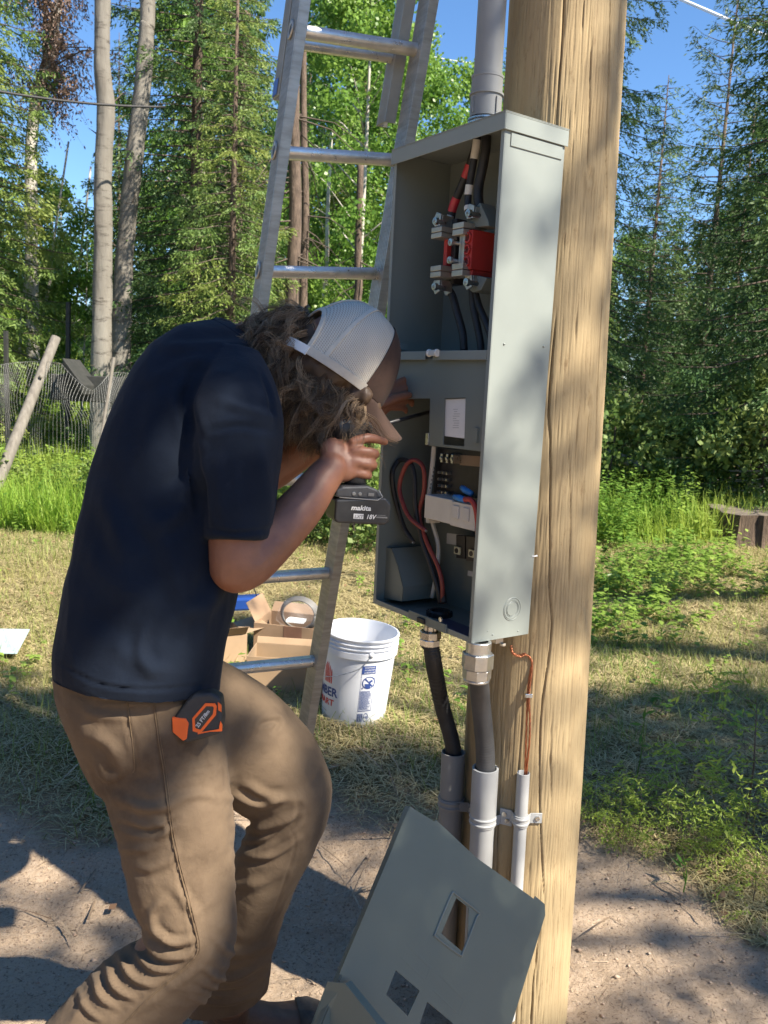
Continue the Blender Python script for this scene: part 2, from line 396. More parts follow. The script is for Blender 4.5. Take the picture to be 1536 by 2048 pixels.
# fallen brown leaves and twigs in the mown grass
x,y=scat(2600,2.2,9.0,1.0); k=rng.random(len(x))>dirt_mask(x,y)*.93; x=x[k]; y=y[k]; n=len(x); C=np.stack([x,y,gz(x,y)+.018+.012*rng.random(n)],1)
Ln=.014+.02*rng.random(n); az=rng.random(n)*6.283; D=np.stack([np.cos(az),np.sin(az),(rng.random(n)-.5)*.6],1)*Ln[:,None]; W=np.stack([-np.sin(az),np.cos(az),(rng.random(n)-.5)*.8],1)*(Ln*.38)[:,None]
V=np.stack([C,C+.5*D+W,C+D,C+.5*D-W],1).reshape(-1,3); Fq=np.arange(len(V)).reshape(-1,4); m=mesh_np('fallen_leaves',V,Fq); tintattr(m,rng.random(len(Fq)))
tag(link('fallen_leaves',m,leafmat('dead_leaves',(.30,.19,.10),(.12,.07,.04),None,.1)),'brown fallen leaves lying in the mown grass','fallen leaves',kind='stuff')
V,Fc=blades(700,*(lambda q:(q[0],q[1],gz(q[0],q[1])+.02))(scat(700,2.2,8.0,1.0)),.08+rng.random(700)*.22,.004+.004*rng.random(700),1.5+rng.random(700)*.08,curl=.05)
m=mesh_np('twigs',V,Fc); tintattr(m,np.tile(rng.random(700),2)); tag(link('fallen_twigs',m,mat_lit),'dead twigs scattered over the clearing','twigs',kind='stuff')
# ================================================================== PANEL FRAME
YAW=0.61237; PC=np.array([0.19396,1.705,-0.51033+CAMZ]); PW=.3649; PH=1.0410; PD=.1632
E1=np.array([-math.sin(YAW),math.cos(YAW),0]); E2=np.array([math.cos(YAW),math.sin(YAW),0]); UZ=np.array([0,0,1.])
def Q(u,v,z): return PC+E1*u+E2*v+UZ*z
def Qs(px,py,v):
    """like Qv but kept inside the side walls"""
    for vv in np.linspace(v,.008,30):
        u,z=qv(px,py,vv)
        if u<PW-.012: break
    return Q(u,vv,z)
def qv(px,py,v):
    """photo pixel on the plane at depth v inside the panel -> (u,z)"""
    h=hplane(px,py,PC+E2*v,E2)-PC; return float(h@E1),float(h[2])
def Qv(px,py,v): u,z=qv(px,py,v); return Q(u,v,z)
def Qu(px,py,u):
    h=hplane(px,py,PC+E1*u,E1)-PC; return Q(u,float(h@E2),float(h[2]))
def ubox(mb,u0,u1,v0,v1,z0,z1): return mb.box(Q(u0,v0,z0),E1*(u1-u0),E2*(v1-v0),UZ*(z1-z0))

# ------------------------------------------------------------------ POLE
pole_pts=[]
for py,lx,rx in ((0,1022,1251),(700,978,1212),(1400,936,1171),(2048,906,1131)):
    w_=(rx-lx); pole_pts.append((py,(lx+rx)/2,w_))
# axis: pole stands just behind the enclosure
PR0=.135
def pole_c(py,cx,w_):
    d=PR0*2*F/w_; return P(cx,py,d)
A0=Q(.10,PD+PR0+.004,0)
# horizontal placement from two heights, keeping the back of the panel touching the pole
b_=pole_c(*pole_pts[2]); t_=pole_c(*pole_pts[0])
def axis_pt(px,py,o):   # point on ray nearest to the vertical plane through o facing the camera
    n=nrm(np.array([o[0],o[1],0])); return hplane(px,py,o,n)
lowp=axis_pt(pole_pts[2][1],1400,A0); topp=axis_pt(pole_pts[0][1],0,A0)
PDIR=nrm(topp-lowp)
PBASE=lowp+PDIR*((-.25-lowp[2])/PDIR[2])
def paxis(z): return PBASE+PDIR*((z-PBASE[2])/PDIR[2])
print('pole',PBASE,PDIR,A0,lowp,topp)
def pr(py,w_,c): return w_/2/F*(( (c-CAM)@RC.T)[2])
r_low=pr(1400,pole_pts[2][2],lowp); r_top=pr(0,pole_pts[0][2],topp); print('pole r',r_low,r_top)
NS,NZ=560,420
zz=np.linspace(-.25,5.2,NZ)
th=np.linspace(0,2*math.pi,NS,endpoint=False)
TH,ZZ=np.meshgrid(th,zz); thf=TH.ravel(); zf=ZZ.ravel()
rad=r_low+(r_top-r_low)*(zf-lowp[2])/(topp[2]-lowp[2])
rad=np.where(zf<lowp[2],r_low+ (lowp[2]-zf)*.004,rad)
cyl=np.stack([np.cos(thf),np.sin(thf),zf],1)
rad=rad+(fbm(cyl*np.array([1.2,1.2,.8]),1.5,3,31)-.5)*.008+(fbm(cyl*np.array([30,30,1.6]),1,3,32)-.5)*.0008+(vnoise(cyl*np.array([60,60,4]),1,33)-.5)*.0009-.0022*sst(.66,.80,fbm(cyl*np.array([26,26,9]),1,3,36))-.0012*sst(.60,.75,vnoise(cyl*np.array([45,45,14]),1,37))
# drying cracks cut as grooves: pixel path -> angle/height on the pole
def pole_hit(px,py,r):
    v=ray(px,py); o=CAM.copy()
    lo=None
    for t in np.linspace(1.2,2.6,1400):
        q=o+v*t; c=paxis(q[2])
        if math.hypot(q[0]-c[0],q[1]-c[1])<r: lo=q; break
    if lo is None: return None
    c=paxis(lo[2]); return math.atan2(lo[1]-c[1],lo[0]-c[0]),lo[2]
cracks=[([(1128,-60),(1124,60),(1118,150),(1112,240),(1115,300)],.006,.0017),
        ([(1232,-40),(1228,150),(1221,300),(1224,420),(1216,560),(1205,700),(1196,900)],.006,.0015),
        ([(1190,60),(1186,250),(1180,340)],.004,.0012),
        ([(1112,640),(1100,760),(1096,830),(1101,880),(1101,960),(1100,1060),(1099,1180),(1104,1250),(1100,1300)],.007,.0017),
        ([(1100,1300),(1086,1390),(1080,1450),(1078,1560),(1082,1700),(1088,1800)],.006,.0015),
        ([(1140,900),(1143,1050),(1139,1180)],.004,.0013),([(1100,1500),(1102,1600)],.005,.0014),
        ([(1000,1400),(1002,1500),(998,1600)],.003,.0012),([(1080,1850),(1066,1960),(1060,2060)],.006,.0018),([(1120,1700),(1118,1850)],.003,.001)]
for path,dep,wd in cracks:
    hits=[pole_hit(a,b,r_low-.001) for a,b in path]; hits=[h for h in hits if h]
    hz_=np.array([h[1] for h in hits]); ha=np.unwrap([h[0] for h in hits]); o_=np.argsort(hz_)
    ang=np.interp(zf,hz_[o_],ha[o_]); jit=(vnoise(np.stack([zf*0,zf*0,zf],1),28,int(dep*9000))-.5)*.012
    dd=np.abs((thf-ang-jit+math.pi)%(2*math.pi)-math.pi)*r_low
    fade=sst(hz_.min()-.03,hz_.min()+.05,zf)*sst(hz_.max()+.03,hz_.max()-.05,zf)
    rad-=dep*fade*np.exp(-(dd/wd)**2)
# knots
for kx,ky in ((1187,350),(1160,1240),(1182,805)):
    h=pole_hit(kx,ky,r_low-.002)
    if h:
        da=((thf-h[0]+math.pi)%(2*math.pi)-math.pi)*r_low; dz=zf-h[1]; q=np.sqrt((da/.012)**2+(dz/.018)**2)
        rad+=.003*np.exp(-(q-1)**2*6)-.004*np.exp(-q*q*2)
cx_=np.outer(1,1)
C_=PBASE[None,:]+PDIR[None,:]*((zf-PBASE[2])/PDIR[2])[:,None]
V=C_+np.stack([np.cos(thf)*rad,np.sin(thf)*rad,0*zf],1)
I=np.arange(NS*NZ).reshape(NZ,NS); J=np.roll(I,-1,1)
Fq=np.stack([I[:-1].ravel(),J[:-1].ravel(),J[1:].ravel(),I[1:].ravel()],1)
m,nt,pb,L=newmat('weathered_pole_wood')
c=mixc(nt,ramp(nt,noise(nt,1.0,6,.65,(9,9,1.1)),.3,.7),(.27,.195,.105),(.42,.325,.185))
c=mixc(nt,ramp(nt,noise(nt,1.0,5,.6,(2.2,2.2,1.3)),.42,.68),c,(.32,.25,.145))
c=mixc(nt,ramp(nt,noise(nt,1.0,5,.75,(140,140,14)),.52,.84),c,(.24,.175,.10))
c=mixc(nt,ramp(nt,noise(nt,1.0,6,.75,(42,42,15)),.58,.74),c,(.20,.135,.07))
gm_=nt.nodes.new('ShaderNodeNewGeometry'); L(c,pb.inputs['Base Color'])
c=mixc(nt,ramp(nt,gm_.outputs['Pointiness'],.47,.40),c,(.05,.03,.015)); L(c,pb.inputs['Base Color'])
pb.inputs['Roughness'].default_value=.8; pb.inputs['Specular IOR Level'].default_value=.25
b1=bump(nt,L,pb,noise(nt,1.0,6,.75,(120,120,9)),.28,.002); bump(nt,L,pb,noise(nt,90,4,.7),.35,.0015,b1)
pole_root=thing('utility_pole','thick weathered wooden utility pole with long drying cracks, carrying the open grey panel','pole',PBASE)
pm=mesh_np('pole',V-PBASE,Fq); link('pole_shaft',pm,m,pole_root,True)
# small white plastic pin left of the pole beside the enclosure, splinter
mat_whiteplastic=M('white_plastic',(.72,.72,.70),rough=.4)

# ------------------------------------------------------------------ ENCLOSURE
def paint(name,c,rough=.42):
    m,nt,pb,L=newmat(name)
    L(mixc(nt,ramp(nt,noise(nt,5,5,.6),.3,.7),c,tuple(k*.9 for k in c)),pb.inputs['Base Color'])
    r=nt.nodes.new('ShaderNodeMapRange'); r.inputs['To Min'].default_value=rough-.07; r.inputs['To Max'].default_value=rough+.1
    L(noise(nt,12,6,.7),r.inputs['Value']); L(r.outputs[0],pb.inputs['Roughness'])
    b=bump(nt,L,pb,noise(nt,900,2,.5),.08,.0004); bump(nt,L,pb,noise(nt,3.5,2,.4),.10,.01,b)
    return m
mat_paint=paint('grey_enclosure_paint',(.235,.262,.244)); mat_paint_shaded=paint('grey_enclosure_paint_shaded',(.17,.196,.18),.5)  # second copy of the paint is darker, interior shade put into its colour
mat_black=M('black_rubber',(.012,.013,.015),(.022,.023,.025),30,.55,bs=.2,bscale=200)
mat_blackp=M('black_plastic',(.014,.014,.016),(.022,.022,.024),60,.42,bs=.1,bscale=300)
mat_red=M('red_insulator',(.42,.03,.025),(.36,.03,.025),25,.45)
mat_redtape=M('red_tape',(.50,.03,.045),(.42,.03,.04),30,.4)
mat_zinc=M('zinc_plated_steel',(.62,.63,.62),(.45,.46,.46),90,.32,1,rvar=.1)
mat_alu=M('cast_aluminium',(.60,.60,.57),(.50,.50,.48),60,.42,1,bs=.2,bscale=400,rvar=.1)
mat_tin=M('tinned_jaw_metal',(.55,.51,.44),(.48,.45,.40),50,.4,.75)
mat_cream=M('cream_plastic',(.66,.64,.58),(.6,.58,.53),30,.5)
mat_paper=M('paper_label',(.74,.74,.72),(.68,.68,.67),20,.7)
mat_blue=M('blue_wire_cap',(.03,.20,.55),rough=.4)
mat_redw=M('red_wire',(.42,.045,.04),(.36,.04,.035),40,.5)
mat_ink=M('printed_ink',(.05,.05,.06),rough=.7)

pan=thing('electrical_panel','tall open grey metal electrical enclosure screwed to the pole, its wiring exposed','electrical panel',Q(PW/2,PD/2,0))
T_=.0022
mb=MB()
ubox(mb,0,T_,T_,PD,0,PH)                        # near side
mb2=MB(); ubox(mb2,PW-T_,PW,T_,PD,0,PH)         # far side
mb3=MB(); ubox(mb3,T_+.0002,PW-T_-.0002,PD-T_,PD,0,PH)           # back
mb4=MB(); ubox(mb4,T_+.0002,PW-T_-.0002,T_,PD-T_-.0002,0,T_)               # bottom
near_side=mb.build('side_panel',mat_paint,pan,bevel=.0007); mb2.build('side_panel',mat_paint_shaded,pan,bevel=.0007)
mb3.build('back_panel',mat_paint_shaded,pan); mb4.build('bottom_plate',mat_paint_shaded,pan)
# front lips (folded edges round the opening)
mb=MB(); ubox(mb,0,.010,0,T_,.0,PH); ubox(mb,PW-.010,PW,0,T_,.0,PH); ubox(mb,.0102,PW-.0102,0,T_,0,.012)
mb.build('front_lip',mat_paint,pan,bevel=.0006)
# top cap with skirt
ov=.005; CH=.030
mb=MB(); ubox(mb,-ov,PW+ov,-ov,PD+.004,PH+.0004,PH+.0026)
ubox(mb,-ov,PW+ov,-ov-.0001,-ov+.0018,PH+.0004-CH,PH+.0002); ubox(mb,-ov,-ov+.0018,-ov+.002,PD+.004,PH+.0004-CH,PH+.0002); ubox(mb,PW+ov-.0018,PW+ov,-ov+.002,PD+.004,PH+.0004-CH,PH+.0002)
ubox(mb,-ov-.0003,PW+ov+.0003,-ov-.0004,PD+.0045,PH+.0027,PH+.0044)
mb.build('top_cap',mat_paint,pan,bevel=.0012)
mb=MB(); ubox(mb,-.0022,-.0004,.016,PD-.008,PH-.056,PH-CH-.001); mb.build('cap_flange',mat_paint,pan,bevel=.0008)
# knockout rings, screws and dimples on the sunny side
def ring_on_side(mb,px,py,r,tr,u=-.0002,seg=48):
    c=Qu(px,py,0); vs=[]
    for k in range(seg):
        a=2*math.pi*k/seg; vs.append(c+E2*math.cos(a)*r+UZ*math.sin(a)*r-E1*(.0002))
    vs.append(vs[0]); vs.append(vs[1]); mb.tube(vs,tr,8,cap=False)
mb=MB(); ring_on_side(mb,1024,1218,.0245,.0011); ring_on_side(mb,1024,1218,.0165,.0009)
mb.lathe(Qu(1024,1218,0)-E1*.0004,-E1,[(.0001,.0008),(.0145,.0008),(.0152,0)],40); mb.lathe(Qu(1024,1218,0)-E1*.0002,-E1,[(.0180,0),(.0186,.0008),(.0222,.0008),(.0228,0)],40)
mb.build('knockout',mat_paint,pan,auto=30)
for a,b,r in ((1008,688,.0028),(1087,693,.0028),(985,1269,.0022),(1036,1262,.0018),(975,1262,.0015)):
    mb=MB(); mb.ball(Qu(a,b,0),(r,r,r*.8),12,8); mb.build('rivet',mat_paint,pan,smooth=True)
# divider shelf
zs=qv(980,700,.002)[1]
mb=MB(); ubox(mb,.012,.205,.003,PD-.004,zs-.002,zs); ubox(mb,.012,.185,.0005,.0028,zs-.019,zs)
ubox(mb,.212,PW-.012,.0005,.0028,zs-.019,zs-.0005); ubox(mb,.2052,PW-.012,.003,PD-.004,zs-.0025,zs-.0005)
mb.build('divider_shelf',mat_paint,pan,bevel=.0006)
mb=MB(); c=Qv(866,706,-.004); mb.cbox(c,E1*.026,E2*.010,UZ*.012); 
for s in (-1,1): mb.lathe(c+E1*(.013*s)-E1*.003,E1,[(.0075,0),(.0085,.002),(.0085,.004),(.0075,.006)],14,cap=True)
mb.build('latch',mat_cream,pan,bevel=.001)
# ------- inner cover over the breakers
vc=.012
poly=[(794,718),(978,715),(978,720),(965,902),(858,890),(861,797),(836,797),(794,800)]
pts=[Qv(a,b,vc) for a,b in poly]
def plate(name,outer,holes,mat,thick,parent,o,ex,ey,bevel=0):
    """flat sheet with cut-outs; outer/holes are world points on the plane through o spanned by ex, ey"""
    ez=np.cross(ex,ey); c=bpy.data.curves.new(name,'CURVE'); c.dimensions='2D'; c.fill_mode='BOTH'; c.extrude=thick/2
    for lp in [outer]+holes:
        s=c.splines.new('POLY'); s.points.add(len(lp)-1)
        for i,q in enumerate(lp): d=np.asarray(q)-o; s.points[i].co=(d@ex,d@ey,0,1)
        s.use_cyclic_u=True
    t=bpy.data.objects.new('tmp',c); COL.objects.link(t); dg=bpy.context.evaluated_depsgraph_get()
    m=bpy.data.meshes.new_from_object(t.evaluated_get(dg)); bpy.data.objects.remove(t)
    Lr=rootloc(parent); mt=Matrix(((ex[0],ey[0],ez[0],o[0]-Lr[0]),(ex[1],ey[1],ez[1],o[1]-Lr[1]),(ex[2],ey[2],ez[2],o[2]-Lr[2]),(0,0,0,1)))
    m.transform(mt); ob=link(name,m,mat,parent)
    if bevel: b=ob.modifiers.new('Bevel','BEVEL'); b.width=bevel; b.segments=2; b.limit_method='ANGLE'
    return ob
hole=[Qv(a,b,vc) for a,b in ((890,797),(932,795),(929,893),(887,889))]
cov=plate('inner_cover',pts,[hole],mat_paint_shaded,.0016,pan,Q(0,vc,0),E1,UZ)
mb=MB(); a_,b_=Qv(965,902,vc),Qv(858,890,vc); mb.prism([a_,b_,b_+E2*.010-UZ*.001,a_+E2*.010-UZ*.001],UZ*-.0012)
c=Qv(949,885,vc); mb.box(c-E2*.006,-E1*.013,E2*.006,UZ*.030); mb.build('cover_lip',mat_paint_shaded,cov)
mb=MB(); q4=[Qv(a,b,vc+.003) for a,b in ((891,799),(931,797),(929,877),(889,872))]; mb.prism(q4,E2*.0006)
lab=mb.build('instruction_label',mat_paper,pan)
mb=MB()
for i in range(9):
    y=818+i*4.6; x0=905+rng.random()*3; x1=x0+4+rng.random()*10
    mb.prism([Qv(x0,y,vc+.0026),Qv(x1,y,vc+.0026),Qv(x1,y+1.1,vc+.0026),Qv(x0,y+1.1,vc+.0026)],E2*.0002)
mb.build('print',M('faded_print',(.42,.42,.42),rough=.8),lab)
mb=MB(); c=Qv(856,878,vc); mb.cbox(c,E1*.010,E2*.008,UZ*.026); mb.build('spring_clip',mat_zinc,pan,bevel=.001)
# ------- breaker interior
mb=MB(); p0=[Qv(a,b,.10) for a,b in ((874,895),(972,902),(962,998),(866,985))]; mb.prism(p0,E2*.03)
mb.build('breaker_bus_housing',mat_blackp,pan,bevel=.002)
mb=MB()
for r in range(4):
    for cl in range(3):
        u,z=qv(884+cl*8-r*.6,944+r*13+cl*1,.098); ubox(mb,u-.0035,u+.0035,.090,.0998,z-.004,z+.002)
        mb.lathe(Q(u,.0905,z-.001),-E2,[(.0001,.0035),(.0032,.0035),(.0036,0)],10)
mb.build('bus_screws',mat_zinc,pan,smooth=False)
mb=MB()
for (a,b) in ((893,916),(904,917),(914,918)):
    u,z=qv(a,b,.09); ubox(mb,u-.004,u+.004,.075,.0995,z-.010,z+.010); mb.lathe(Q(u,.075,z),-E2,[(.0001,.003),(.004,.003),(.0045,0)],12)
mb.build('main_lugs',mat_zinc,pan,bevel=.0008)
mb=MB(); p0=[Qv(a,b,.103) for a,b in ((922,910),(970,913),(968,934),(922,930))]; mb.prism(p0,-E2*.004); mb.build('kraft_label',M('kraft_label',(.30,.22,.15),rough=.8),pan)
mb=MB(); mb.tube(smooth_path([Qv(868,893,.085),Qv(865,930,.085),Qv(858,990,.085)],6),.0058,10); mb.build('neutral_bar',mat_cream,pan,auto=40)
mb=MB()
for i in range(6): u,z=qv(869-i*1.6,936+i*8,.079); ubox(mb,u-.0015,u+.0015,.0775,.079,z-.0012,z+.0012)
mb.build('neutral_bar_hole',mat_black,pan)
# white two pole block
u0,z0=qv(952,1012,.03); u1,z1=qv(846,990,.03); _,zb=qv(950,1063,.03); _,zb1=qv(846,1046,.03)
mb=MB(); ubox(mb,u0,u0+.082,.030,.095,zb,z0); ubox(mb,u0+.0825,u1-.0,.036,.095,zb+.001,z0+.001)
ubox(mb,u1,u1+.012,.05,.085,zb1-.003,zb1+.028)
wb=mb.build('white_breaker',M('white_breaker_plastic',(.60,.58,.54),(.55,.53,.49),20,.45),pan,bevel=.0018)
mb=MB()
mat_bh=M('white_breaker_plastic_b',(.56,.54,.50),rough=.5)
for a in (.018,.052): mb=MB(); ubox(mb,u0+a,u0+a+.020,.026,.0298,zb+.018,zb+.046); mb.build('breaker_handle',mat_bh,wb,bevel=.0012)
mb=MB(); q4=[Qv(a,b,.118) for a,b in ((894,1066),(930,1071),(927,1092),(893,1087))]; mb.prism(q4,E2*.0006); mb.build('rating_sticker',M('pale_sticker',(.42,.43,.42),rough=.7),pan); mb=MB(); q4=[Qv(a,b,.118) for a,b in ((936,1141),(949,1144),(948,1154),(935,1151))]; mb.prism(q4,E2*.0006)
mb.build('rating_sticker',M('pale_sticker',(.42,.43,.42),rough=.7),pan)
mb=MB()
for (a,b,c_,d_) in ((912,1070,922,1118),(932,1072,958,1124)):
    q4=[Qv(x_,y_,.112) for x_,y_ in ((a,b),(c_+8,b+2),(c_+8,d_),(a,d_-2))]; mb.prism(q4,E2*.012)
mb.build('stab_base',mat_blackp,pan,bevel=.001)
for a,b in ((916,1101),(945,1107)):
    mb=MB(); u,z=qv(a,b,.110); ubox(mb,u-.010,u+.010,.106,.1115,z-.0085,z+.0085); o=mb.build('stab_plate',M('cream_tin',(.52,.52,.38),rough=.5),pan,bevel=.0008)
    mb=MB(); mb.lathe(Q(u,.1058,z),-E2,[(.0001,.0014),(.0058,.0014),(.006,0)],18); mb.build('stab_screw',mat_blackp,o,smooth=False)
# blue caps + red conductor on the breaker
mb=MB(); mb.tube([Qv(924,975,.05),Qv(930,980,.045),Qv(944,988,.045)],[.006,.0075,.006],10); mb.tube([Qv(908,993,.03),Qv(918,996,.03),Qv(930,1000,.03)],[.005,.0075,.006],10)
mb.build('wire_cap',mat_blue,pan,smooth=True)
mb=MB(); mb.tube(smooth_path([Qv(929,999,.03),Qv(942,1000,.03),Qv(951,1016,.032),Qv(955,1045,.036),Qv(956,1075,.04)],8),.0058,12)
o=mb.build('red_jumper_wire',mat_redw,pan,smooth=True)
# lower gutter shield
mb=MB(); q5=[Qv(a,b,.03) for a,b in ((758,1092),(783,1097),(795,1131),(806,1174),(804,1203),(754,1194))]; mb.prism(q5,E2*.0016)
q4=[Qv(a,b,.03) for a,b in ((783,1097),(795,1131),(806,1174),(804,1203))]
mb.prism([q4[0],q4[1],q4[1]+E2*.11,q4[0]+E2*.11],E1*.0015);mb.prism([q4[1],q4[2],q4[2]+E2*.11,q4[1]+E2*.11],E1*.0015);mb.prism([q4[2],q4[3],q4[3]+E2*.11,q4[2]+E2*.11],E1*.0015)
mb.build('gutter_shield',mat_paint_shaded,pan)
mb=MB(); u,_z=qv(905,1262,-.004); ubox(mb,.08,.215,-.0045,-.0008,.0005,.020); fr=mb.build('bottom_rail',mat_paint_shaded,pan,bevel=.0008)
mb=MB(); c=Qv(882,1239,-.006); mb.lathe(c,-E2,[(.0058,0),(.0052,.003),(.0001,.0036)],14); mb.build('rail_screw',mat_zinc,fr,smooth=False)
mb=MB(); c=Qv(843,1241,-.006); mb.cbox(c,E1*.024,E2*.01,UZ*.012); mb.build('rail_clip',mat_blackp,fr,bevel=.0015)
# bottom bushings, nuts inside
mb=MB()
b1=Q(qv(880,1205,.07)[0],.07,.0024); mb.lathe(b1,UZ,[(.027,0),(.027,.010),(.023,.014),(.018,.012),(.018,0)],22)
for k in range(16):
    a=k*.3927; mb.cbox(b1+E1*math.cos(a)*.028+E2*math.sin(a)*.028+UZ*.006,E1*.004,E2*.004,UZ*.011)
mb.build('bushing',mat_blackp,pan,auto=40)
mb=MB(); b2=Q(.062,.085,.0024); mb.lathe(b2,UZ,[(.024,0),(.024,.006),(.031,.007),(.031,.012),(.023,.012)],8); mb.build('locknut',mat_zinc,pan)
mb=MB(); c=Q(.075,.045,.0024); mb.box(c-E1*.04-E2*.025,E1*.13,E2*.05,UZ*.0015); mb.build('gasket_sheet',M('dark_violet_sheet',(.045,.045,.085),rough=.5),pan)
# white side clip
mb=MB(); c=Qv(800,694,.03); mb.cbox(c,E1*.03,E2*.02,UZ*.014); mb.build('shelf_clip',mat_paint_shaded,pan,bevel=.001)
mb=MB(); a=Qu(1064,1113,.0); mb.tube([Q(0,PD-.005,0)*0+a,a+E2*.012,a+E2*.0145+UZ*.0005],[.0018,.0018,.0024],8); mb.build('nylon_pin',mat_whiteplastic,pan,smooth=True)

# ------- meter base (upper compartment)
meter=MB()
def bx(mbx,px,py0,py1,v0,wu,dv):
    u,z0=qv(px,py1,v0); _,z1=qv(px,py0,v0); ubox(mbx,u,u+wu,v0,v0+dv,z0,z1); return u,z0,z1
mb=MB(); u,z0,z1=bx(mb,941,459,538,.045,.026,.070)
ubox(mb,u+.002,u+.024,.052,.11,z0-.011,z0-.0002)
for zz_ in (z0+.012,(z0+z1)/2,z1-.012): pass
rb=mb.build('red_insulator_block',mat_red,pan,bevel=.0018)
mb=MB()
for k,zz_ in enumerate((z0+.016,(z0+z1)/2,z1-.016)):
    mb.lathe(Q(u+.013,.0452,zz_),-E2,[(.0110,0),(.0112,.004),(.0078,.0042),(.0074,.0003)],6 if k==1 else 18)
mb.build('hole_rim',mat_red,rb)
mb=MB()
for k,zz_ in enumerate((z0+.016,(z0+z1)/2,z1-.016)): mb.lathe(Q(u+.013,.0450,zz_),-E2,[(.0001,.0006),(.0072,.0006)],16)
mb.build('hole',M('dark_red_hole',(.10,.008,.008),rough=.7),rb)
mb=MB(); ubox(mb,u+.001,u+.025,.116,.124,z0+.02,z1-.01); mb.build('meter_base_bracket',mat_zinc,pan,bevel=.001)
mb=MB(); bx(mb,989,462,546,.12,.035,.03); mb.build('spacer_block',mat_paint_shaded,pan,bevel=.001)
mb=MB(); u2,z02,z12=bx(mb,892,478,532,.06,.012,.05); ubox(mb,u2-.055,u2-.0,.075,.105,z02-.020,z02-.006); mb.build('red_insulator_block',mat_red,pan,bevel=.0012)
mb=MB(); bx(mb,906,438,568,.072,.040,.03); mb.build('meter_block_core',mat_blackp,pan,bevel=.002)
mb=MB(); bx(mb,926,467,530,.040,.012,.03); ubox(mb,u+.026,u+.036,.040,.07,z0+.002,z1-.004); sc_=mb.build('copper_strap',mat_tin,pan,bevel=.0008)
def screw(mb,px,py,v,r,ln):
    uu,z=qv(px,py,v); mb.lathe(Q(uu,v+ln,z),-E2,[(r*.62,0),(r*.62,ln*.75),(r,ln*.75),(r,ln),(r*.35,ln+.0006),(r*.30,ln-.0015),(.0001,ln-.0015)],16)
for a,b in ((900,484),(898,520)):
    mb=MB(); screw(mb,a,b,.018,.0075,.022); mb.build('strap_screw',mat_zinc,sc_,auto=35)
# jaws
for k,(a,y0,y1,v0) in enumerate(((882,452,474,.03),(926,443,468,.03),(880,530,553,.03),(924,525,551,.03))):
    mb=MB(); uu,z0=qv(a,y1,v0); _,z1=qv(a,y0,v0); h=(z1-z0-.0015)/2
    ubox(mb,uu,uu+.036,v0,v0+.045,z0,z0+h); ubox(mb,uu,uu+.036,v0,v0+.045,z0+h+.0015,z1)
    ubox(mb,uu+.002,uu+.034,v0+.0455,v0+.060,z0+.002,z1-.002); mb.build('meter_jaw',mat_tin,pan,bevel=.0012)
# lugs with clamping screws
for k,(a,b,dn) in enumerate(((878,440,1),(944,424,1),(876,571,-1),(940,562,-1))):
    mb=MB(); v0=.045 if k%2 else .040; uu,z=qv(a,b,v0)
    prof=[(-.004,-.012),(.016,-.012),(.022,.002),(.010,.018*1),(-.006,.012)]
    prof=[(p,q*dn) for p,q in prof]; P3=[Q(uu+p,v0,z+q) for p,q in prof]
    mb.prism(P3,E2*.004); mb.prism([q+E2*.030 for q in P3],E2*.006)
    mb.prism([Q(uu+.0165,v0+.0045,z-.011*dn),Q(uu+.0215,v0+.0045,z+.002*dn),Q(uu+.0215,v0+.0295,z+.002*dn),Q(uu+.0165,v0+.0295,z-.011*dn)],E1*.0015)
    mb.prism([Q(uu-.0035,v0+.0045,z-.012*dn),Q(uu-.0055,v0+.0045,z+.011*dn),Q(uu-.0055,v0+.0295,z+.011*dn),Q(uu-.0035,v0+.0295,z-.012*dn)],-E1*.0015)
    lg=mb.build('lug',mat_alu,pan,bevel=.0006)
    mb=MB(); screw(mb,a-9,b+2,.010,.0078,.032); mb.build('lug_screw',mat_zinc,lg,auto=35)
mb=MB(); q5=[Qv(a,b,.06) for a,b in ((945,420),(960,405),(976,440),(978,452),(940,455))]; mb.prism(q5,E2*.04); mb.build('lug_shroud',mat_paint_shaded,pan,bevel=.0012); mb=MB(); q5=[Qv(a,b,.06) for a,b in ((940,548),(974,556),(962,580),(945,585),(934,575))]; mb.prism(q5,E2*.04)
mb.build('lug_shroud',mat_paint_shaded,pan,bevel=.0012)
# ------- cables inside: separate things
def cable(name,label,pix,r,mat,cat='cable',seg=12,n=8,bands=None,group=None,flat=1):
    pts=smooth_path([Qs(a,b,v) for a,b,v in pix],n)
    root=thing(name,label,cat,pts[-1],group=group)
    mb=MB(); mb.tube(pts,r,seg); mb.build('insulation',mat,root,smooth=True)
    if bands:
        for (t0,t1,bm) in bands:
            i0=int(t0*(len(pts)-1)); i1=max(i0+2,int(t1*(len(pts)-1))); mb=MB(); mb.tube(pts[i0:i1+1],r+.0008,seg); mb.build('tape_band',bm,root,auto=50)
    return root,pts
mat_whitetape=M('white_tape',(.62,.61,.55),(.55,.54,.5),30,.5)
cable('power_cable','thickest black conductor entering the top hub and ending at the right upper lug',[(972,238,.07),(972,290,.07),(966,330,.07),(958,370,.07),(957,400,.07),(962,425,.07)],.0105,mat_black)
cable('power_cable','black conductor with two white tape bands dropping from the top hub',[(958,240,.06),(954,280,.06),(946,330,.06),(939,370,.06),(936,400,.06),(936,422,.055)],.0078,mat_black,bands=[(.22,.36,mat_whitetape),(.60,.74,mat_whitetape),(.93,1,mat_whitetape)])
cable('power_cable','black conductor with two red tape bands dropping from the top hub',[(962,240,.09),(952,290,.09),(938,335,.09),(922,375,.09),(906,415,.09),(900,448,.09)],.0092,mat_black,bands=[(.38,.52,mat_redtape),(.72,.86,mat_redtape)])
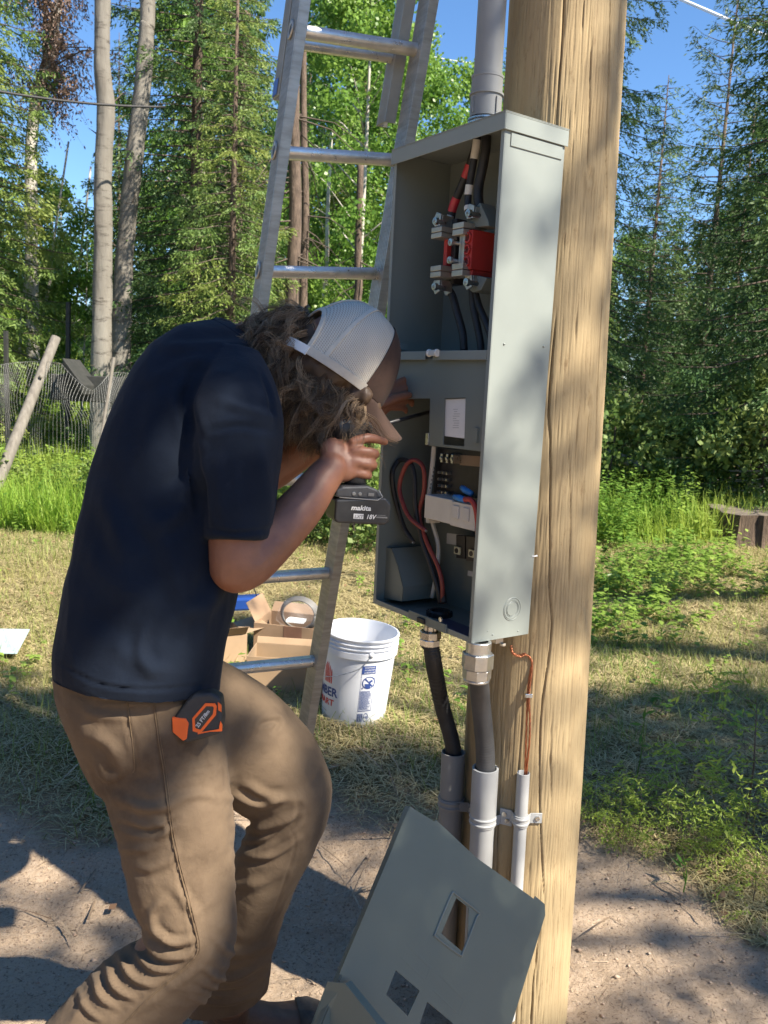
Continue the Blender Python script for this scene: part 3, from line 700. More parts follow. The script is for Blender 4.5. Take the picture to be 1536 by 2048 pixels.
cable('power_cable','black conductor leaving the left lower lug towards the shelf',[(888,572,.08),(904,590,.08),(914,625,.08),(925,665,.08),(928,702,.08)],.0088,mat_black)
cable('power_cable','black conductor leaving the right lower lug straight down',[(944,572,.08),(946,610,.08),(953,645,.08),(960,680,.08),(962,702,.08)],.0080,mat_black)
cable('power_cable','black conductor leaning furthest right above the shelf',[(948,575,.085),(958,612,.085),(972,645,.085),(982,675,.085),(984,702,.085)],.0078,mat_black)
def cu_end(root,pts,r,mat):
    d=nrm(pts[0]-pts[1]); mb=MB(); mb.tube([pts[0]-d*.001,pts[0]+d*.004],r*.6,10); mb.build('bare_end',mat,root,smooth=False)
r_,p_=cable('loose_wire','loose black wire looped over in the lower compartment, cut end hanging',[(826,1084,.05),(806,1049,.05),(789,990,.05),(785,946,.05),(799,921,.05),(819,925,.05),(829,952,.05),(831,1013,.05),(842,1074,.055),(860,1128,.06),(876,1180,.065),(880,1206,.07)],.0058,mat_black,'wire',n=6); cu_end(r_,p_,.0058,mat_zinc)
r_,p_=cable('loose_wire','loose dark red wire looped over in the lower compartment, cut end hanging',[(851,1061,.035),(821,1037,.035),(806,1007,.035),(799,971,.038),(812,931,.04),(830,920,.05),(847,937,.055),(848,983,.06),(838,1030,.06),(853,1083,.06),(874,1128,.065),(884,1165,.068),(885,1206,.072)],.0052,M('dark_red_wire',(.24,.04,.03),(.19,.03,.025),40,.5),'wire',n=6); cu_end(r_,p_,.0052,mat_zinc)
cable('loose_wire','thick black wire running beside the looped ones down to the bushing',[(846,1000,.08),(843,1050,.08),(858,1095,.078),(872,1140,.076),(884,1180,.074),(888,1206,.072)],.0068,mat_black,'wire')
cable('neutral_wire','pale grey neutral wire curving down behind the black wires',[(858,990,.10),(864,1040,.10),(876,1090,.10),(874,1140,.10),(864,1195,.10)],.0052,mat_cream,'wire')

# ------------------------------------------------------------------ CONDUITS
mat_pvc=M('grey_pvc',(.215,.222,.222),(.19,.196,.196),6,.45,bs=.08,bscale=60,rvar=.06)
mat_pvc_lt=M('light_grey_pvc',(.40,.41,.41),(.34,.35,.35),6,.42,bs=.08,bscale=60,rvar=.06)
def depth_of(p): return float(((np.asarray(p)-CAM)@RC.T)[2])
# riser above the panel
hub=min((Q(u_,.078,PH+.0046) for u_ in np.linspace(.05,.25,201)),key=lambda q:abs(PIX(q)[0,0]-968)); dh=depth_of(hub)
up=np.array([0,0,1.0])
ris=thing('riser_conduit','grey plastic riser conduit rising from the top of the panel','conduit',hub)
r=28.5/F*dh
mb=MB(); mb.lathe(hub,up,[(r*.98,.05),(r*.98,1.8)],40,cap=False); mb.build('pipe',mat_pvc,ris,auto=40)
mb=MB(); mb.lathe(hub,up,[(r*.9,.036),(r*1.10,.036),(r*1.10,.078),(r*1.20,.0785),(r*1.20,.083),(r*1.09,.0835),(r*1.09,.112),(r*1.12,.1125),(r*1.12,.118),(r*1.0,.119)],48)
for s in range(4):
    a=s*math.pi/2+.6; d=np.array([math.cos(a),math.sin(a),0]); mb.cbox(hub+d*r*1.11+up*.057,d*.006,np.cross(UZ,d)*.003,up*.03)
mb.build('coupling',mat_pvc,ris,auto=30)
mb=MB(); pr_=[]
for k in range(4): h=.006+k*.0075; pr_+= [(r*1.05,h),(r*1.22,h+.0016),(r*1.22,h+.0048),(r*1.05,h+.0065)]
mb.lathe(hub-up*.001,up,pr_,40); mb.build('locknut',mat_zinc,ris,auto=30)
# three pipes at the foot of the pole
def px_line(x0,y0,x1,y1,d,rpx,y_end=2180):
    top=P(x0,y0,d); b=P(x1,y1,d+.0)     # make vertical through top in real space
    return top,rpx/F*d
def on_pole(px,py,gap):
    """point whose vertical line clears the pole surface by gap, on the ray of px,py"""
    v=ray(px,py)
    for t in np.linspace(1.3,2.6,2600):
        q=CAM+v*t; c=paxis(q[2])
        if math.hypot(q[0]-c[0],q[1]-c[1])<r_low+gap: return q
    # ray passes beside the pole: nearest approach
    best=min(np.linspace(1.3,2.6,600),key=lambda t:math.hypot(*( (CAM+v*t)[:2]-paxis((CAM+v*t)[2])[:2])))
    return CAM+v*best
def lower_pipe(px,py,rpx,gap,name,label,mat,strap_py,ears,wall=.003,bell=None):
    top=on_pole(px,py,gap); d=depth_of(top); r=rpx/F*d
    c=paxis(top[2]); out=nrm(np.array([top[0]-c[0],top[1]-c[1],0])); 
    axis=-PDIR if PDIR[2]>0 else PDIR
    root=thing(name,label,'conduit',top+axis*top[2])
    L_=top[2]+.12
    mb=MB(); mb.lathe(top,axis,[(r-wall,.2),(r-wall,.0015),(r-wall*.6,0),(r,.0008),(r,L_)] if not bell else [(r-wall,.2),(r-wall,.0015),(r-wall*.4,0),(r*1.10,.0008),(r*1.10,bell),(r,bell+.012),(r,L_)],36)
    mb.build('pipe',mat,root,auto=40)
    # strap
    v=ray(px,strap_py); z=(CAM+v*(d))[2]; t=(top[2]-z); sc_=top+axis*t
    mb=MB(); rs=r+.0026; 
    mb.lathe(sc_,axis,[(r+.0003,-.013),(rs,-.013),(rs,-.010),(rs+.0016,-.008),(rs+.0016,-.005),(rs,-.0035),(rs,.0035),(rs+.0016,.005),(rs+.0016,.008),(rs,.010),(rs,.013),(r+.0003,.013)],36)
    inn=-out; tang=np.cross(UZ,out)
    st_objs=[]
    for s in ears:
        tg=tang*s
        # ear follows from the pipe flank back to the pole surface
        p0=sc_+tg*(r*.92); dd=.036; base=sc_+tg*(r+.010)
        cpole=paxis(base[2]); 
        e0=np.array([base[0]-cpole[0],base[1]-cpole[1],0]); n0=nrm(e0); surf=cpole+n0*(r_low+.003)
        e1=sc_+tg*(r+.034)-out*.004; e0b=np.array([e1[0]-cpole[0],e1[1]-cpole[1],0]); n1=nrm(e0b); surf1=cpole+n1*(r_low+.003)
        tdir=nrm(surf1-surf); 
        mb.box(p0-UZ*.012-n0*.0,surf-p0,n0*.0025,UZ*.024)
        mb.box(surf-UZ*.012,tdir*.026,n0*.0025,UZ*.024)
        st_objs.append((surf+tdir*.015+n0*.0025,n1))
    so=mb.build('pipe_strap',mat,root,auto=35,bevel=.0006)
    for c0,n0 in st_objs:
        mb=MB(); mb.lathe(c0,n0,[(.0062,0),(.0062,.003),(.0022,.0034),(.002,.0022),(.0001,.0022)],6); mb.build('strap_screw',mat_zinc,so)
    return top,r,axis,root
ct=thing  # alias kept short
# horizontal order of strap ears: +1 / -1 decided by image side
tA=lower_pipe(907,1503,24,.034,'conduit','dark grey plastic pipe at the shaded left side of the pole foot',mat_pvc,1610,[1])
tB=lower_pipe(971,1535,24,.030,'conduit','thick light grey pipe in the middle, sunlit, strapped to the pole foot',mat_pvc_lt,1645,[1],bell=.11)
tC=lower_pipe(1047,1545,13,.018,'conduit','thin light grey pipe holding the copper wire, furthest right on the pole',mat_pvc_lt,1647,[1,-1],wall=.0022)
# flexible cables with glands
def gland(px,py,v,name,prof,seg,mat,parent):
    pass
def flex(px,py,top_pipe,label,glandprof,r,ribs,mids,matc):
    o=hplane(px,py,Q(0,0,0),UZ)
    root=thing('flexible_cable',label,'cable',top_pipe[0]); axis=-UZ
    path=[o-UZ*glandprof[-1][1]*.6]+[P(a,b,d_) for a,b,d_ in mids]+[top_pipe[0]+top_pipe[2]*.0,top_pipe[0]+top_pipe[2]*.12]
    pts=smooth_path(path,40); rr=[]
    acc=0
    for i,p in enumerate(pts):
        if i: acc+=np.linalg.norm(pts[i]-pts[i-1])
        rr.append(r*(1+ribs[1]*math.sin(2*math.pi*acc/ribs[0])))
    mb=MB(); mb.tube(pts,rr,28); mb.build('sheath',matc,root,smooth=True)
    for (nm,prof,seg,ph,mt) in glandprof[0]:
        mb=MB(); mb.lathe(o,axis,prof,seg,phase=ph); mb.build(nm,mt,root,auto=25)
    return root
def gp(k,r,h0,h1): return [(r*.75,h0),(r*.96,h0),(r,h0+.0015),(r,h1-.0015),(r*.96,h1),(r*.75,h1)]
mat_gl=M('nickel_gland',(.55,.54,.50),(.42,.41,.38),30,.3,1,rvar=.1)
rg1=.0245; rg2=.031
flex(862,1247,tA,'ribbed black flexible cable hanging from the left gland under the panel',
 ([('gland_thread',gp(0,.016,.0,.022),24,0,mat_gl),('gland_nut',gp(0,rg1,.017,.034),8,.2,mat_gl),('gland_body',gp(0,rg1*.97,.0345,.050),8,.5,mat_gl),('gland_seal',gp(0,.019,.050,.056),24,0,mat_black)],(0,.055)),
 .0185,(.0055,.035),[(868,1330,depth_of(hplane(862,1247,Q(0,0,0),UZ))+.02),(884,1410,tA[0][1]*.0+depth_of(tA[0])-.02)],mat_black)
mat_flexgrey=M('ribbed_grey_conduit',(.045,.047,.05),(.07,.072,.075),14,.5,bs=.1)
flex(958,1282,tB,'thick smooth ribbed black conduit from the big silver fitting to the middle pipe',
 ([('fitting_neck',gp(0,rg2*.86,.0,.028),28,0,mat_alu),('fitting_nut',gp(0,rg2*1.08,.025,.058),8,.25,mat_alu),('fitting_body',gp(0,rg2*.98,.0585,.081),8,.1,mat_alu),('fitting_ring',gp(0,rg2*.9,.0812,.087),28,0,mat_alu)],(0,.08)),
 .0215,(.0065,.014),[(961,1400,depth_of(tB[0])-.05),(968,1470,depth_of(tB[0])-.015)],mat_flexgrey)
# copper ground wire
mat_cu=M('copper',(.50,.20,.10),(.36,.13,.07),120,.38,.85,bs=.15)
cr=thing('ground_wire','bare twisted copper ground wire running down into the thin pipe','wire',tC[0])
mb=MB(); dC=depth_of(tC[0]); 
for k in range(2):
    pts=[(1022,1291),(1024,1304),(1038,1311),(1054,1306),(1061,1316),(1062,1335),(1056,1380),(1054,1430),(1052,1490),(1050,1545),(1049,1600)] if k==0 else [(1022,1293),(1026,1307),(1040,1313),(1053,1310),(1064,1326),(1060,1370),(1058,1400),(1060,1440),(1059,1480),(1053,1545),(1052,1600)]
    pp=smooth_path([P(a,b,dC-.014-k*.004 if b<1500 else dC-(.003 if b<1560 else 0)) for a,b in pts],14)
    for st in range(3):
        q=[]; 
        for i,p in enumerate(pp):
            t=nrm(pp[min(i+1,len(pp)-1)]-pp[max(i-1,0)]); u_=nrm(np.cross(t,[.3,.9,.1])); v_=np.cross(t,u_); a=i*.42+st*2.094
            q.append(p+(u_*math.cos(a)+v_*math.sin(a))*.0013)
        mb.tube(q,.0013,6)
mb.build('copper_strands',mat_cu,cr,smooth=True)
mb=MB(); c=P(1057,1391,dC-.018); mb.cbox(c,VEC(.017,0,0),VEC(0,0,.012),VEC(0,.009,0)); mb.build('wire_clamp',mat_zinc,cr,bevel=.0015)
mb=MB(); c=Qu(1036,1287,.02); mb.cbox(Q(.03,.10,-.010),E1*.016,E2*.022,UZ*.018); mb.lathe(Q(.022,.11,-.019),-UZ,[(.007,0),(.007,.006),(.004,.007)],10,cap=True); mb.build('ground_lug',mat_tin,cr,bevel=.001)
# ================================================================== LADDER
mat_lad=M('scuffed_aluminium',(.47,.45,.40),(.34,.325,.285),14,.42,.6,bs=.15,bscale=180,stretch=(1,1,6),rvar=.12)
mat_lad2=M('ribbed_aluminium',(.46,.44,.38),(.36,.34,.29),9,.5,.55,bs=.2,bscale=120,rvar=.1)
mat_bright=M('bright_rung',(.74,.73,.71),(.62,.61,.59),30,.34,.85,bs=.2,bscale=160,rvar=.1)
HD=R_(67.6); EL=np.array([math.sin(HD),math.cos(HD),0])
foot=G(586,1712,-.04); topr=P(878,0,2.10)
LDIR=nrm(topr-foot); LN=nrm(np.cross(LDIR,EL)); 
if LN[1]>0: LN=-LN         # outward normal, towards the camera
ltop=P(622,0,2.0)
# left rail parallel in the ladder plane
topl=hplane(622,0,topr,LN); lb_=hplane(544,560,topr,LN)
dl=nrm(topl-lb_); print('ladder',foot,topr,topl,np.linalg.norm(topl-topr),'angle between rails',math.degrees(math.acos(min(1,abs(dl@LDIR)))))
footl=topl+dl*((0.0-topl[2])/dl[2])
lad=thing('extension_ladder','tall scuffed aluminium extension ladder standing behind the crouching worker','ladder',(foot+footl)/2)
def rail(p0,d,length,wd,dp,ins,name,mat,parent,ribs=True,side=-1):
    """hollow channel: web dp deep (along LN) and flanges wd wide along EL, right edge of the front flange on the line"""
    t=.0028; a=p0-EL*wd; n=-LN
    mb=MB(); 
    mb.box(a,EL*t,n*dp,d*length)                            # web (left)
    mb.box(a+EL*(t+.0001),EL*(wd-t),n*t,d*length)                  # front flange
    mb.box(a+EL*(t+.0001)+n*(dp-t),EL*(wd-t),n*t,d*length)         # rear flange
    if ribs:
        for k in range(6): mb.box(a-EL*.0012+n*(.008+k*(dp-.018)/5),EL*.0011,n*.0035,d*length)
    return mb.build(name,mat,parent,bevel=.0006)
LT=.9; lenr=np.linalg.norm(topr-foot)+LT; 
railR=rail(foot,LDIR,lenr,.026,.072,0,'rail',mat_lad,lad)
lenl=np.linalg.norm(topl-footl)+LT
railL=rail(footl,dl,lenl,.026,.072,0,'rail',mat_lad,lad)
def on_rail(py,p0,d):   # param where the line crosses image row py
    lo,hi=0,3.4
    for _ in range(40):
        m_=(lo+hi)/2
        if PIX(p0+d*m_)[0,1]>py: lo=m_
        else: hi=m_
    return lo
ys=[(-165,-195),(95,55),(318,300),(547,541),(752,758),(958,968),(1152,1168),(1330,1352),(1490,1520)]
tl=[];tr=[]
for yr,yl in ys: tr.append(on_rail(yr,foot,LDIR)); tl.append(on_rail(yl,footl,dl))
print('rung spacing R',np.round(-np.diff(tr),3),'L',np.round(-np.diff(tl),3))
# even spacing fitted
k_=np.arange(len(ys)); cr_=np.polyfit(k_,tr,1); cl_=np.polyfit(k_,tl,1); print(cr_,cl_)
for k in range(0,len(ys)):
    a=foot+LDIR*tr[k]-EL*.0232-LN*.036; b=footl+dl*tl[k]+EL*.001-LN*.036
    mb=MB(); u_=nrm(b-a); f_=nrm(np.cross(u_,LDIR)); prof=[]
    seg=14; rings=[]
    for q in (a,b):
        r=[]
        for i in range(seg):
            an=2*math.pi*i/seg; rr=.0175; x_=math.cos(an)*rr; y_=math.sin(an)*rr
            y_=min(y_,.0135)          # flattened tread
            r.append(q+LDIR*y_+f_*x_)
        rings.append(r)
    mb.rings(rings); mb.build('rung',mat_bright,lad,auto=30)
    mb=MB(); c=footl+dl*tl[k]-EL*.0285-LN*.036
    rg=[]
    for rr,h in ((.019,0),(.0195,.003),(.016,.0045),(.011,.002)):
        rg.append([c-EL*h+LDIR*(rr*1.15*math.sin(a_))-LN*(rr*math.cos(a_)) for a_ in np.linspace(0,2*math.pi,20,endpoint=False)])
    mb.rings(rg,cap=False); o=mb.build('rung_plug',mat_lad,lad,smooth=True)
    mb=MB(); mb.rings([[c-EL*.0016+LDIR*(.012*math.sin(a_))-LN*(.010*math.cos(a_)) for a_ in np.linspace(0,2*math.pi,16,endpoint=False)],[c-EL*.0021+LDIR*(.012*math.sin(a_))-LN*(.010*math.cos(a_)) for a_ in np.linspace(0,2*math.pi,16,endpoint=False)]]); mb.build('plug_hole',mat_black,o)
mb=MB()
for q in (foot,footl): mb.cbox(q-EL*.013-LN*.036+UZ*.012,EL*.036,LN*.085,UZ*.026)
mb.build('rubber_foot',mat_black,lad,bevel=.003)
# upper sliding section behind
off=-LN*.082
tL=on_rail(178,footl,dl); tR=on_rail(222,foot,LDIR)
r1=rail(footl+dl*tL+off-EL*.004,dl,lenl-tL,.024,.060,0,'fly_rail',mat_lad2,lad); r2=rail(foot+LDIR*(tR-.02)+off-EL*.030,LDIR,lenr-tR,.030,.060,0,'fly_rail',mat_lad2,lad)
for k in (0,1):
    a=foot+LDIR*(tr[k]-.004)-EL*.05+off-LN*.0; b=footl+dl*(tl[k]-.004)+off-EL*.002
    mb=MB(); mb.tube([a-LN*.03,b-LN*.03],.0165,12); mb.build('fly_rung',mat_bright,lad,auto=30)
mb=MB(); c=footl+dl*(tL+.004)+off-EL*.0305-LN*.010; mb.box(c,-EL*.0006,-LN*.042,dl*.038); o=mb.build('blue_end_sticker',M('blue_sticker',(.03,.08,.35),rough=.4),lad)
# ================================================================== BUCKET
mat_bk=M('white_bucket_plastic',(.68,.70,.74),(.62,.64,.69),5,.38,bs=.1,bscale=30,bdist=.002)
bx_=G(706,1452); bx_=G(706,1430); bx_[2]=float(gz(bx_[0],bx_[1])[0])-.004
tilt=nrm(np.array([.055,-.02,1.0]))
bk=thing('bucket','white plastic bucket with red and blue lettering, standing open behind the ladder','bucket',bx_)
BH=.372; RB=.129; RT=.148
prof=[(.0001,.004),(RB-.006,.004),(RB-.002,0),(RB,.006)]+[(RB+(RT-.004-RB)*t,.006+t*(BH-.09)) for t in (.25,.5,.75,1)]
h=BH-.084
prof+=[(RT-.004,h),(RT+.004,h+.002),(RT+.004,h+.026),(RT-.002,h+.028),(RT-.002,h+.036),(RT+.005,h+.038),(RT+.005,h+.041),(RT-.002,h+.043),(RT-.002,h+.053),(RT+.005,h+.055),(RT+.005,h+.058),(RT-.002,h+.060),(RT-.002,h+.068),(RT+.004,h+.070),(RT+.006,h+.077),(RT+.004,h+.081),(RT-.002,h+.081),(RT-.004,h+.076),(RT-.008,h-.01),(RB-.005,.010),(.0001,.009)]
mb=MB(); mb.lathe(bx_,tilt,prof,72); mb.build('bucket_body',mat_bk,bk,auto=35)
def bk_pt(ang,h,ex=0):   # ang 0 = towards the camera, positive to the right
    r=RB+(RT-.004-RB)*min(1,max(0,(h-.006)/(BH-.09)))+ex
    d=nrm(np.array([-bx_[0],-bx_[1],0])); rt=np.array([-d[1],d[0],0]); rt=rt if rt[0]>0 else -rt
    return bx_+tilt*h+(d*math.cos(ang)+rt*math.sin(ang))*r
def wrap(m,a0,h0,ex,name,mat,parent):
    """bend a flat text mesh (x along girth, y up) round the bucket"""
    V=get_v(m); bp=rootloc(parent); W=[]
    for x_,y_,z_ in V: W.append(bk_pt(a0+x_/.138,h0+y_,ex+z_)-bp)
    set_v(m,np.array(W)); return link(name,m,mat,parent)
ink_b=M('blue_print',(.035,.07,.24),rough=.45); ink_r=M('red_print',(.60,.05,.04),rough=.45)
I4=Matrix.Identity(4)
wrap(text('t','TIMBER',.050,ink_b,None,I4,bold=.0012,extr=.0003),-1.90+.14,.118,.0009,'lettering',ink_b,bk)
wrap(text('t','MART',.036,ink_r,None,I4,bold=.0006,extr=.0003,sx=1.2),-1.50,.078,.0009,'lettering',ink_r,bk)
mb=MB()
for k in range(5):      # red tree/flame emblem of upright bars
    a0=-1.14+k*.075; h0=.170; h1=.262-abs(k-1.5)*.012
    poly=[bk_pt(a0,h0,.0010),bk_pt(a0+.045,h0,.0010),bk_pt(a0+.045,h1-.012,.0010),bk_pt(a0+.022,h1,.0010),bk_pt(a0,h1-.012,.0010)]
    mb.prism(poly,nrm(poly[0]-bx_)*.0003)
mb.build('red_emblem',ink_r,bk)
def bkrect(mb,a0,a1,h0,h1,ex,n=6):
    for i in range(n):
        x0=a0+(a1-a0)*i/n; x1=a0+(a1-a0)*(i+1)/n
        mb.add([bk_pt(x0,h0,ex),bk_pt(x1,h0,ex),bk_pt(x1,h1,ex),bk_pt(x0,h1,ex)],[(0,1,2,3)])
A0b,A1b=.10,.50
mb=MB(); bkrect(mb,A0b,A1b,.228,.262,.0012)
for a,b in ((A0b,A0b+.008),(A1b-.008,A1b)): bkrect(mb,a,b,.075,.228,.0012,1)
bkrect(mb,A0b,A1b,.072,.075,.0012)
# warning pictogram: barred circle over a bucket with a child
cN=40; cc=((A0b+A1b)/2+.03,.192)
def dot(a,h): return bk_pt(cc[0]+a/.138,cc[1]+h,.0014)
for i in range(cN):
    a0=2*math.pi*i/cN; a1=2*math.pi*(i+1)/cN
    mb.add([dot(.026*math.cos(a0),.026*math.sin(a0)),dot(.026*math.cos(a1),.026*math.sin(a1)),dot(.0225*math.cos(a1),.0225*math.sin(a1)),dot(.0225*math.cos(a0),.0225*math.sin(a0))],[(0,1,2,3)])
mb.add([dot(-.018,.014),dot(-.014,.019),dot(.018,-.014),dot(.014,-.018)],[(0,1,2,3)])
mb.add([dot(-.016,-.004),dot(.010,-.006),dot(.008,-.022),dot(-.012,-.022)],[(0,1,2,3)]); mb.add([dot(-.004,.002),dot(.010,.012),dot(.018,.006),dot(.004,-.004)],[(0,1,2,3)])
mb.add([dot(-.026,-.020),dot(-.020,-.018),dot(-.022,-.026),dot(-.026,-.026)],[(0,1,2,3)])
for i in range(19):
    h0=.155-i*.0042; x1=A1b-.03-rng.random()*.10
    bkrect(mb,A0b+.02,x1,h0,h0+.0019,.0013,3)
for i in range(9): bkrect(mb,A0b-.01+i*.019,A0b-.01+i*.019+(.012 if i%3 else .006),.028,.062,.0013,1)
for i in range(24):
    a0=2*math.pi*i/24; a1=a0+.27; f=lambda a,r:bk_pt(.355+r*.8*math.cos(a)/.138,.045+r*1.3*math.sin(a),.0013)
    mb.add([f(a0,.014),f(a1,.014),f(a1,.012),f(a0,.012)],[(0,1,2,3)])
mb.build('warning_label',ink_b,bk)
for tx,hh in (('WARNING',.252),('ADVERTENCIA',.2415),('AVERTISSEMENT',.231)):
    wrap(text('t',tx,.0085,mat_bk,None,I4,extr=.0002),A0b+.07,hh,.0016,'lettering',mat_bk,bk)
wrap(text('t','ME',.015,ink_b,None,I4,extr=.0002),.29,.040,.0014,'lettering',ink_b,bk)
# bail handle: from ear to grip
ear=bk_pt(.30,BH-.064,.010); grip=bk_pt(-1.02,.205,.055)
mb=MB(); mid=[bk_pt(.05,.262,.022),bk_pt(-.35,.232,.035),bk_pt(-.70,.214,.048)]
hp=smooth_path([ear]+mid+[grip,bk_pt(-1.5,.215,.05),bk_pt(-2.2,.25,.03),bk_pt(math.pi+.3,BH-.064,.010)],10)
mb.tube(hp,.0016,8); hd=mb.build('handle',mat_zinc,bk,smooth=True)
mb=MB(); mb.tube([grip-nrm(hp[38]-hp[42])*.0,grip+nrm(bk_pt(-1.5,.215,.05)-grip)*.05],.008,14); mb.build('grip',mat_bk,hd,auto=40)
mb=MB(); mb.ball(bk_pt(.30,BH-.064,.004),.012,14,8); mb.build('handle_ear',mat_bk,bk,smooth=True)
# ================================================================== CARDBOARD BOXES AND SUNDRIES
mat_card=M('cardboard',(.31,.205,.125),(.26,.17,.105),7,.85,bs=.12,bscale=90,bdist=.001)
mat_card2=M('cardboard_pale',(.36,.25,.155),(.31,.215,.13),7,.85,bs=.12,bscale=90,bdist=.001)
mat_tape=M('brown_parcel_tape',(.24,.13,.09),(.20,.11,.075),20,.25,bs=.3,bscale=25)
def carton(name,label,px,py,w_,d_,h_,ang,mat,flaps,tape=None,zb=0,tilt_=0,inner=True):
    o=G(px,py); o[2]=float(gz(o[0],o[1])[0])+zb
    a=np.array([math.cos(ang),math.sin(ang),0]); b=np.array([-math.sin(ang),math.cos(ang),0]); t=.004
    up_=nrm(UZ+b*tilt_); root=thing(name,label,'box',o)
    mb=MB(); mb.box(o-a*w_/2,a*w_,b*d_,up_*t)
    mb.box(o-a*w_/2+up_*(t+.0002),a*w_,b*t,up_*(h_-t)); mb.box(o-a*w_/2+b*(d_-t)+up_*(t+.0002),a*w_,b*t,up_*(h_-t))
    mb.box(o-a*w_/2+b*(t+.0002)+up_*(t+.0002),a*t,b*(d_-2*t-.0004),up_*(h_-t)); mb.box(o+a*(w_/2-t)+b*(t+.0002)+up_*(t+.0002),a*t,b*(d_-2*t-.0004),up_*(h_-t))
    mb.build('carton_body',mat,root,bevel=.001)
    for (side,ln,an) in flaps:      # side f,b,l,r ; an = how far it hangs outward from upright
        top_=up_*(h_+.001)
        if side in 'fb':
            s=-1 if side=='f' else 1; q=o-a*w_/2*.98+top_+(b*(0 if side=='f' else d_-t)); dirv=up_*math.cos(an)+b*s*math.sin(an); mb=MB(); mb.box(q,a*w_*.96,dirv*ln,b*t*.8)
        else:
            s=-1 if side=='l' else 1; q=o+a*s*w_/2+top_+b*.01-a*(t if s>0 else 0); dirv=up_*math.cos(an)+a*s*math.sin(an); mb=MB(); mb.box(q,b*(d_-.02),dirv*ln,a*t*.8)
        mb.build('flap',mat,root,bevel=.0008)
    if tape:
        for (x0,x1,z0,z1) in tape:
            mb=MB(); mb.box(o-a*w_/2+a*x0-b*.0012+up_*z0,a*(x1-x0),b*.001,up_*(z1-z0)); mb.build('packing_tape',mat_tape,root)
    return root,o,a,b,up_
carton('cardboard_box','open low cardboard tray on the ground right behind the ladder foot','_' and 575,1398,.36,.24,.155,R_(-4),mat_card2,[('f',.0501,.03)]) if False else None
cA=carton('cardboard_box','long closed side of a low cardboard box lying in front beside the bucket',567,1392,.33,.20,.165,R_(-3),mat_card2,[('b',.03,.5)])
cB=carton('cardboard_box','open cardboard box with brown tape, holding a bagged cable coil, farther back',565,1330,.30,.24,.19,R_(-12),mat_card,[('l',.10,.5),('b',.06,.9)],[(.15,.24,.03,.189)])
cC=carton('cardboard_box','cardboard box tipped open beside the worker with its flap bent down',452,1335,.20,.22,.15,R_(28),mat_card2,[('r',.12,1.35),('f',.06,.7)])
# coil in plastic bag
o=cB[1]+cB[3]*.13+UZ*.165+cB[2]*.03
bag=thing('cable_coil','coil of cable in a clear plastic bag inside the taped box','cable coil',o)
mb=MB()
for k in range(5):
    pts=[o+cB[2]*math.cos(a_)*(.082+.004*k)+UZ*(.05+math.sin(a_)*(.070+.003*k))+cB[3]*(.006*k) for a_ in np.linspace(0,2*math.pi,33)]
    mb.tube(pts,.0045,8)
mb.build('coil',M('grey_cable',(.15,.145,.135),rough=.5),bag,smooth=True)
mb=MB(); mb.ball(o+UZ*.045,(.105,.06,.074),28,18,np.array([cB[2],cB[3],UZ]))
bo=mb.build('plastic_bag',None,bag,smooth=True); me=bo.data; V=get_v(me); N_=get_n(me); V+=N_*((fbm(V,22,3,44)-.5)*.05)[:,None]; set_v(me,V)
mm,nt,pb,L=newmat('clear_bag_film'); pb.inputs['Base Color'].default_value=(.75,.75,.76,1); pb.inputs['Roughness'].default_value=.18; pb.inputs['Alpha'].default_value=.07
bump(nt,L,pb,noise(nt,30,5,.7),.6,.01); me.materials.clear(); me.materials.append(mm)
mb=MB(); c=o-cB[3]*.10+UZ*.035; mb.box(c-cB[2]*.03,cB[2]*.085,cB[3]*.05,UZ*.012+cB[3]*.004); tag(mb.build('paper_slip',mat_paper),'white folded paper on top of the taped box','paper')
o=G(487,1262); blu=thing('tool_case','blue plastic tool case with a wire lying behind the boxes','tool case',o)
mb=MB(); mb.box(o-np.array([.10,0,-.10]),(.19,.02,.015),(0,.10,0),(0,0,.07)); mb.build('case_body',M('blue_plastic_case',(.02,.07,.30),rough=.35),blu,bevel=.012)
mb=MB(); mb.tube(smooth_path([o+np.array([.06,.05,.18]),o+np.array([.03,.05,.26]),o+np.array([-.01,.06,.33]),o+np.array([-.06,.06,.36])],8),.003,8); mb.build('cord',mat_black,blu,smooth=True)
# ================================================================== SHEETS
# loose cover leaning against the pipes
TL=P(820,1613,1.62); TR=P(1090,1815,1.76); LL=P(682,1950,1.47)
ex=nrm(TR-TL); nn=nrm(np.cross(ex,LL-TL)); ey=np.cross(nn,ex); 
if ey[2]<0: ey=-ey
nn=np.cross(ex,ey); print('cover size',np.linalg.norm(TR-TL),np.linalg.norm(LL-TL),'n',nn)
def S2(px,py): return hplane(px,py,TL,nn)
lv=PLACE=None
cvr=thing('panel_cover','loose grey metal panel cover with cut-outs, leaning against the foot of the pole','panel cover',(TL+LL)/2)
ldir=nrm(LL-TL); 
def down_to(p,z): return p+ldir*((z-p[2])/ldir[2])
outer=[S2(820,1613),S2(868,1643),S2(872,1640),S2(952,1715),S2(1068,1798),S2(1070,1792),S2(1089,1808),S2(1090,1830)]
br=down_to(S2(1090,1830),-.16); bl=down_to(S2(684,1950),-.16)
outer=outer+[br,bl,S2(684,1950),S2(678,1948)]
hole1=[S2(a,b) for a,b in ((912,1796),(937,1815),(935,1880),(924,1903),(882,1867))]
hole2=[S2(a,b) for a,b in ((791,1940),(839,1981),(815,2032),(772,1989))]
hole3=[S2(a,b) for a,b in ((854,2003),(905,2046),(884,2100),(836,2056))]
mat_cov=paint('grey_cover_paint',(.125,.15,.125),.42)
cp=plate('cover_sheet',outer,[hole1,hole2,hole3],mat_cov,.0016,cvr,TL,ex,ey)
mb=MB(); # folded long edges
nb=nn if nn[1]>0 else -nn
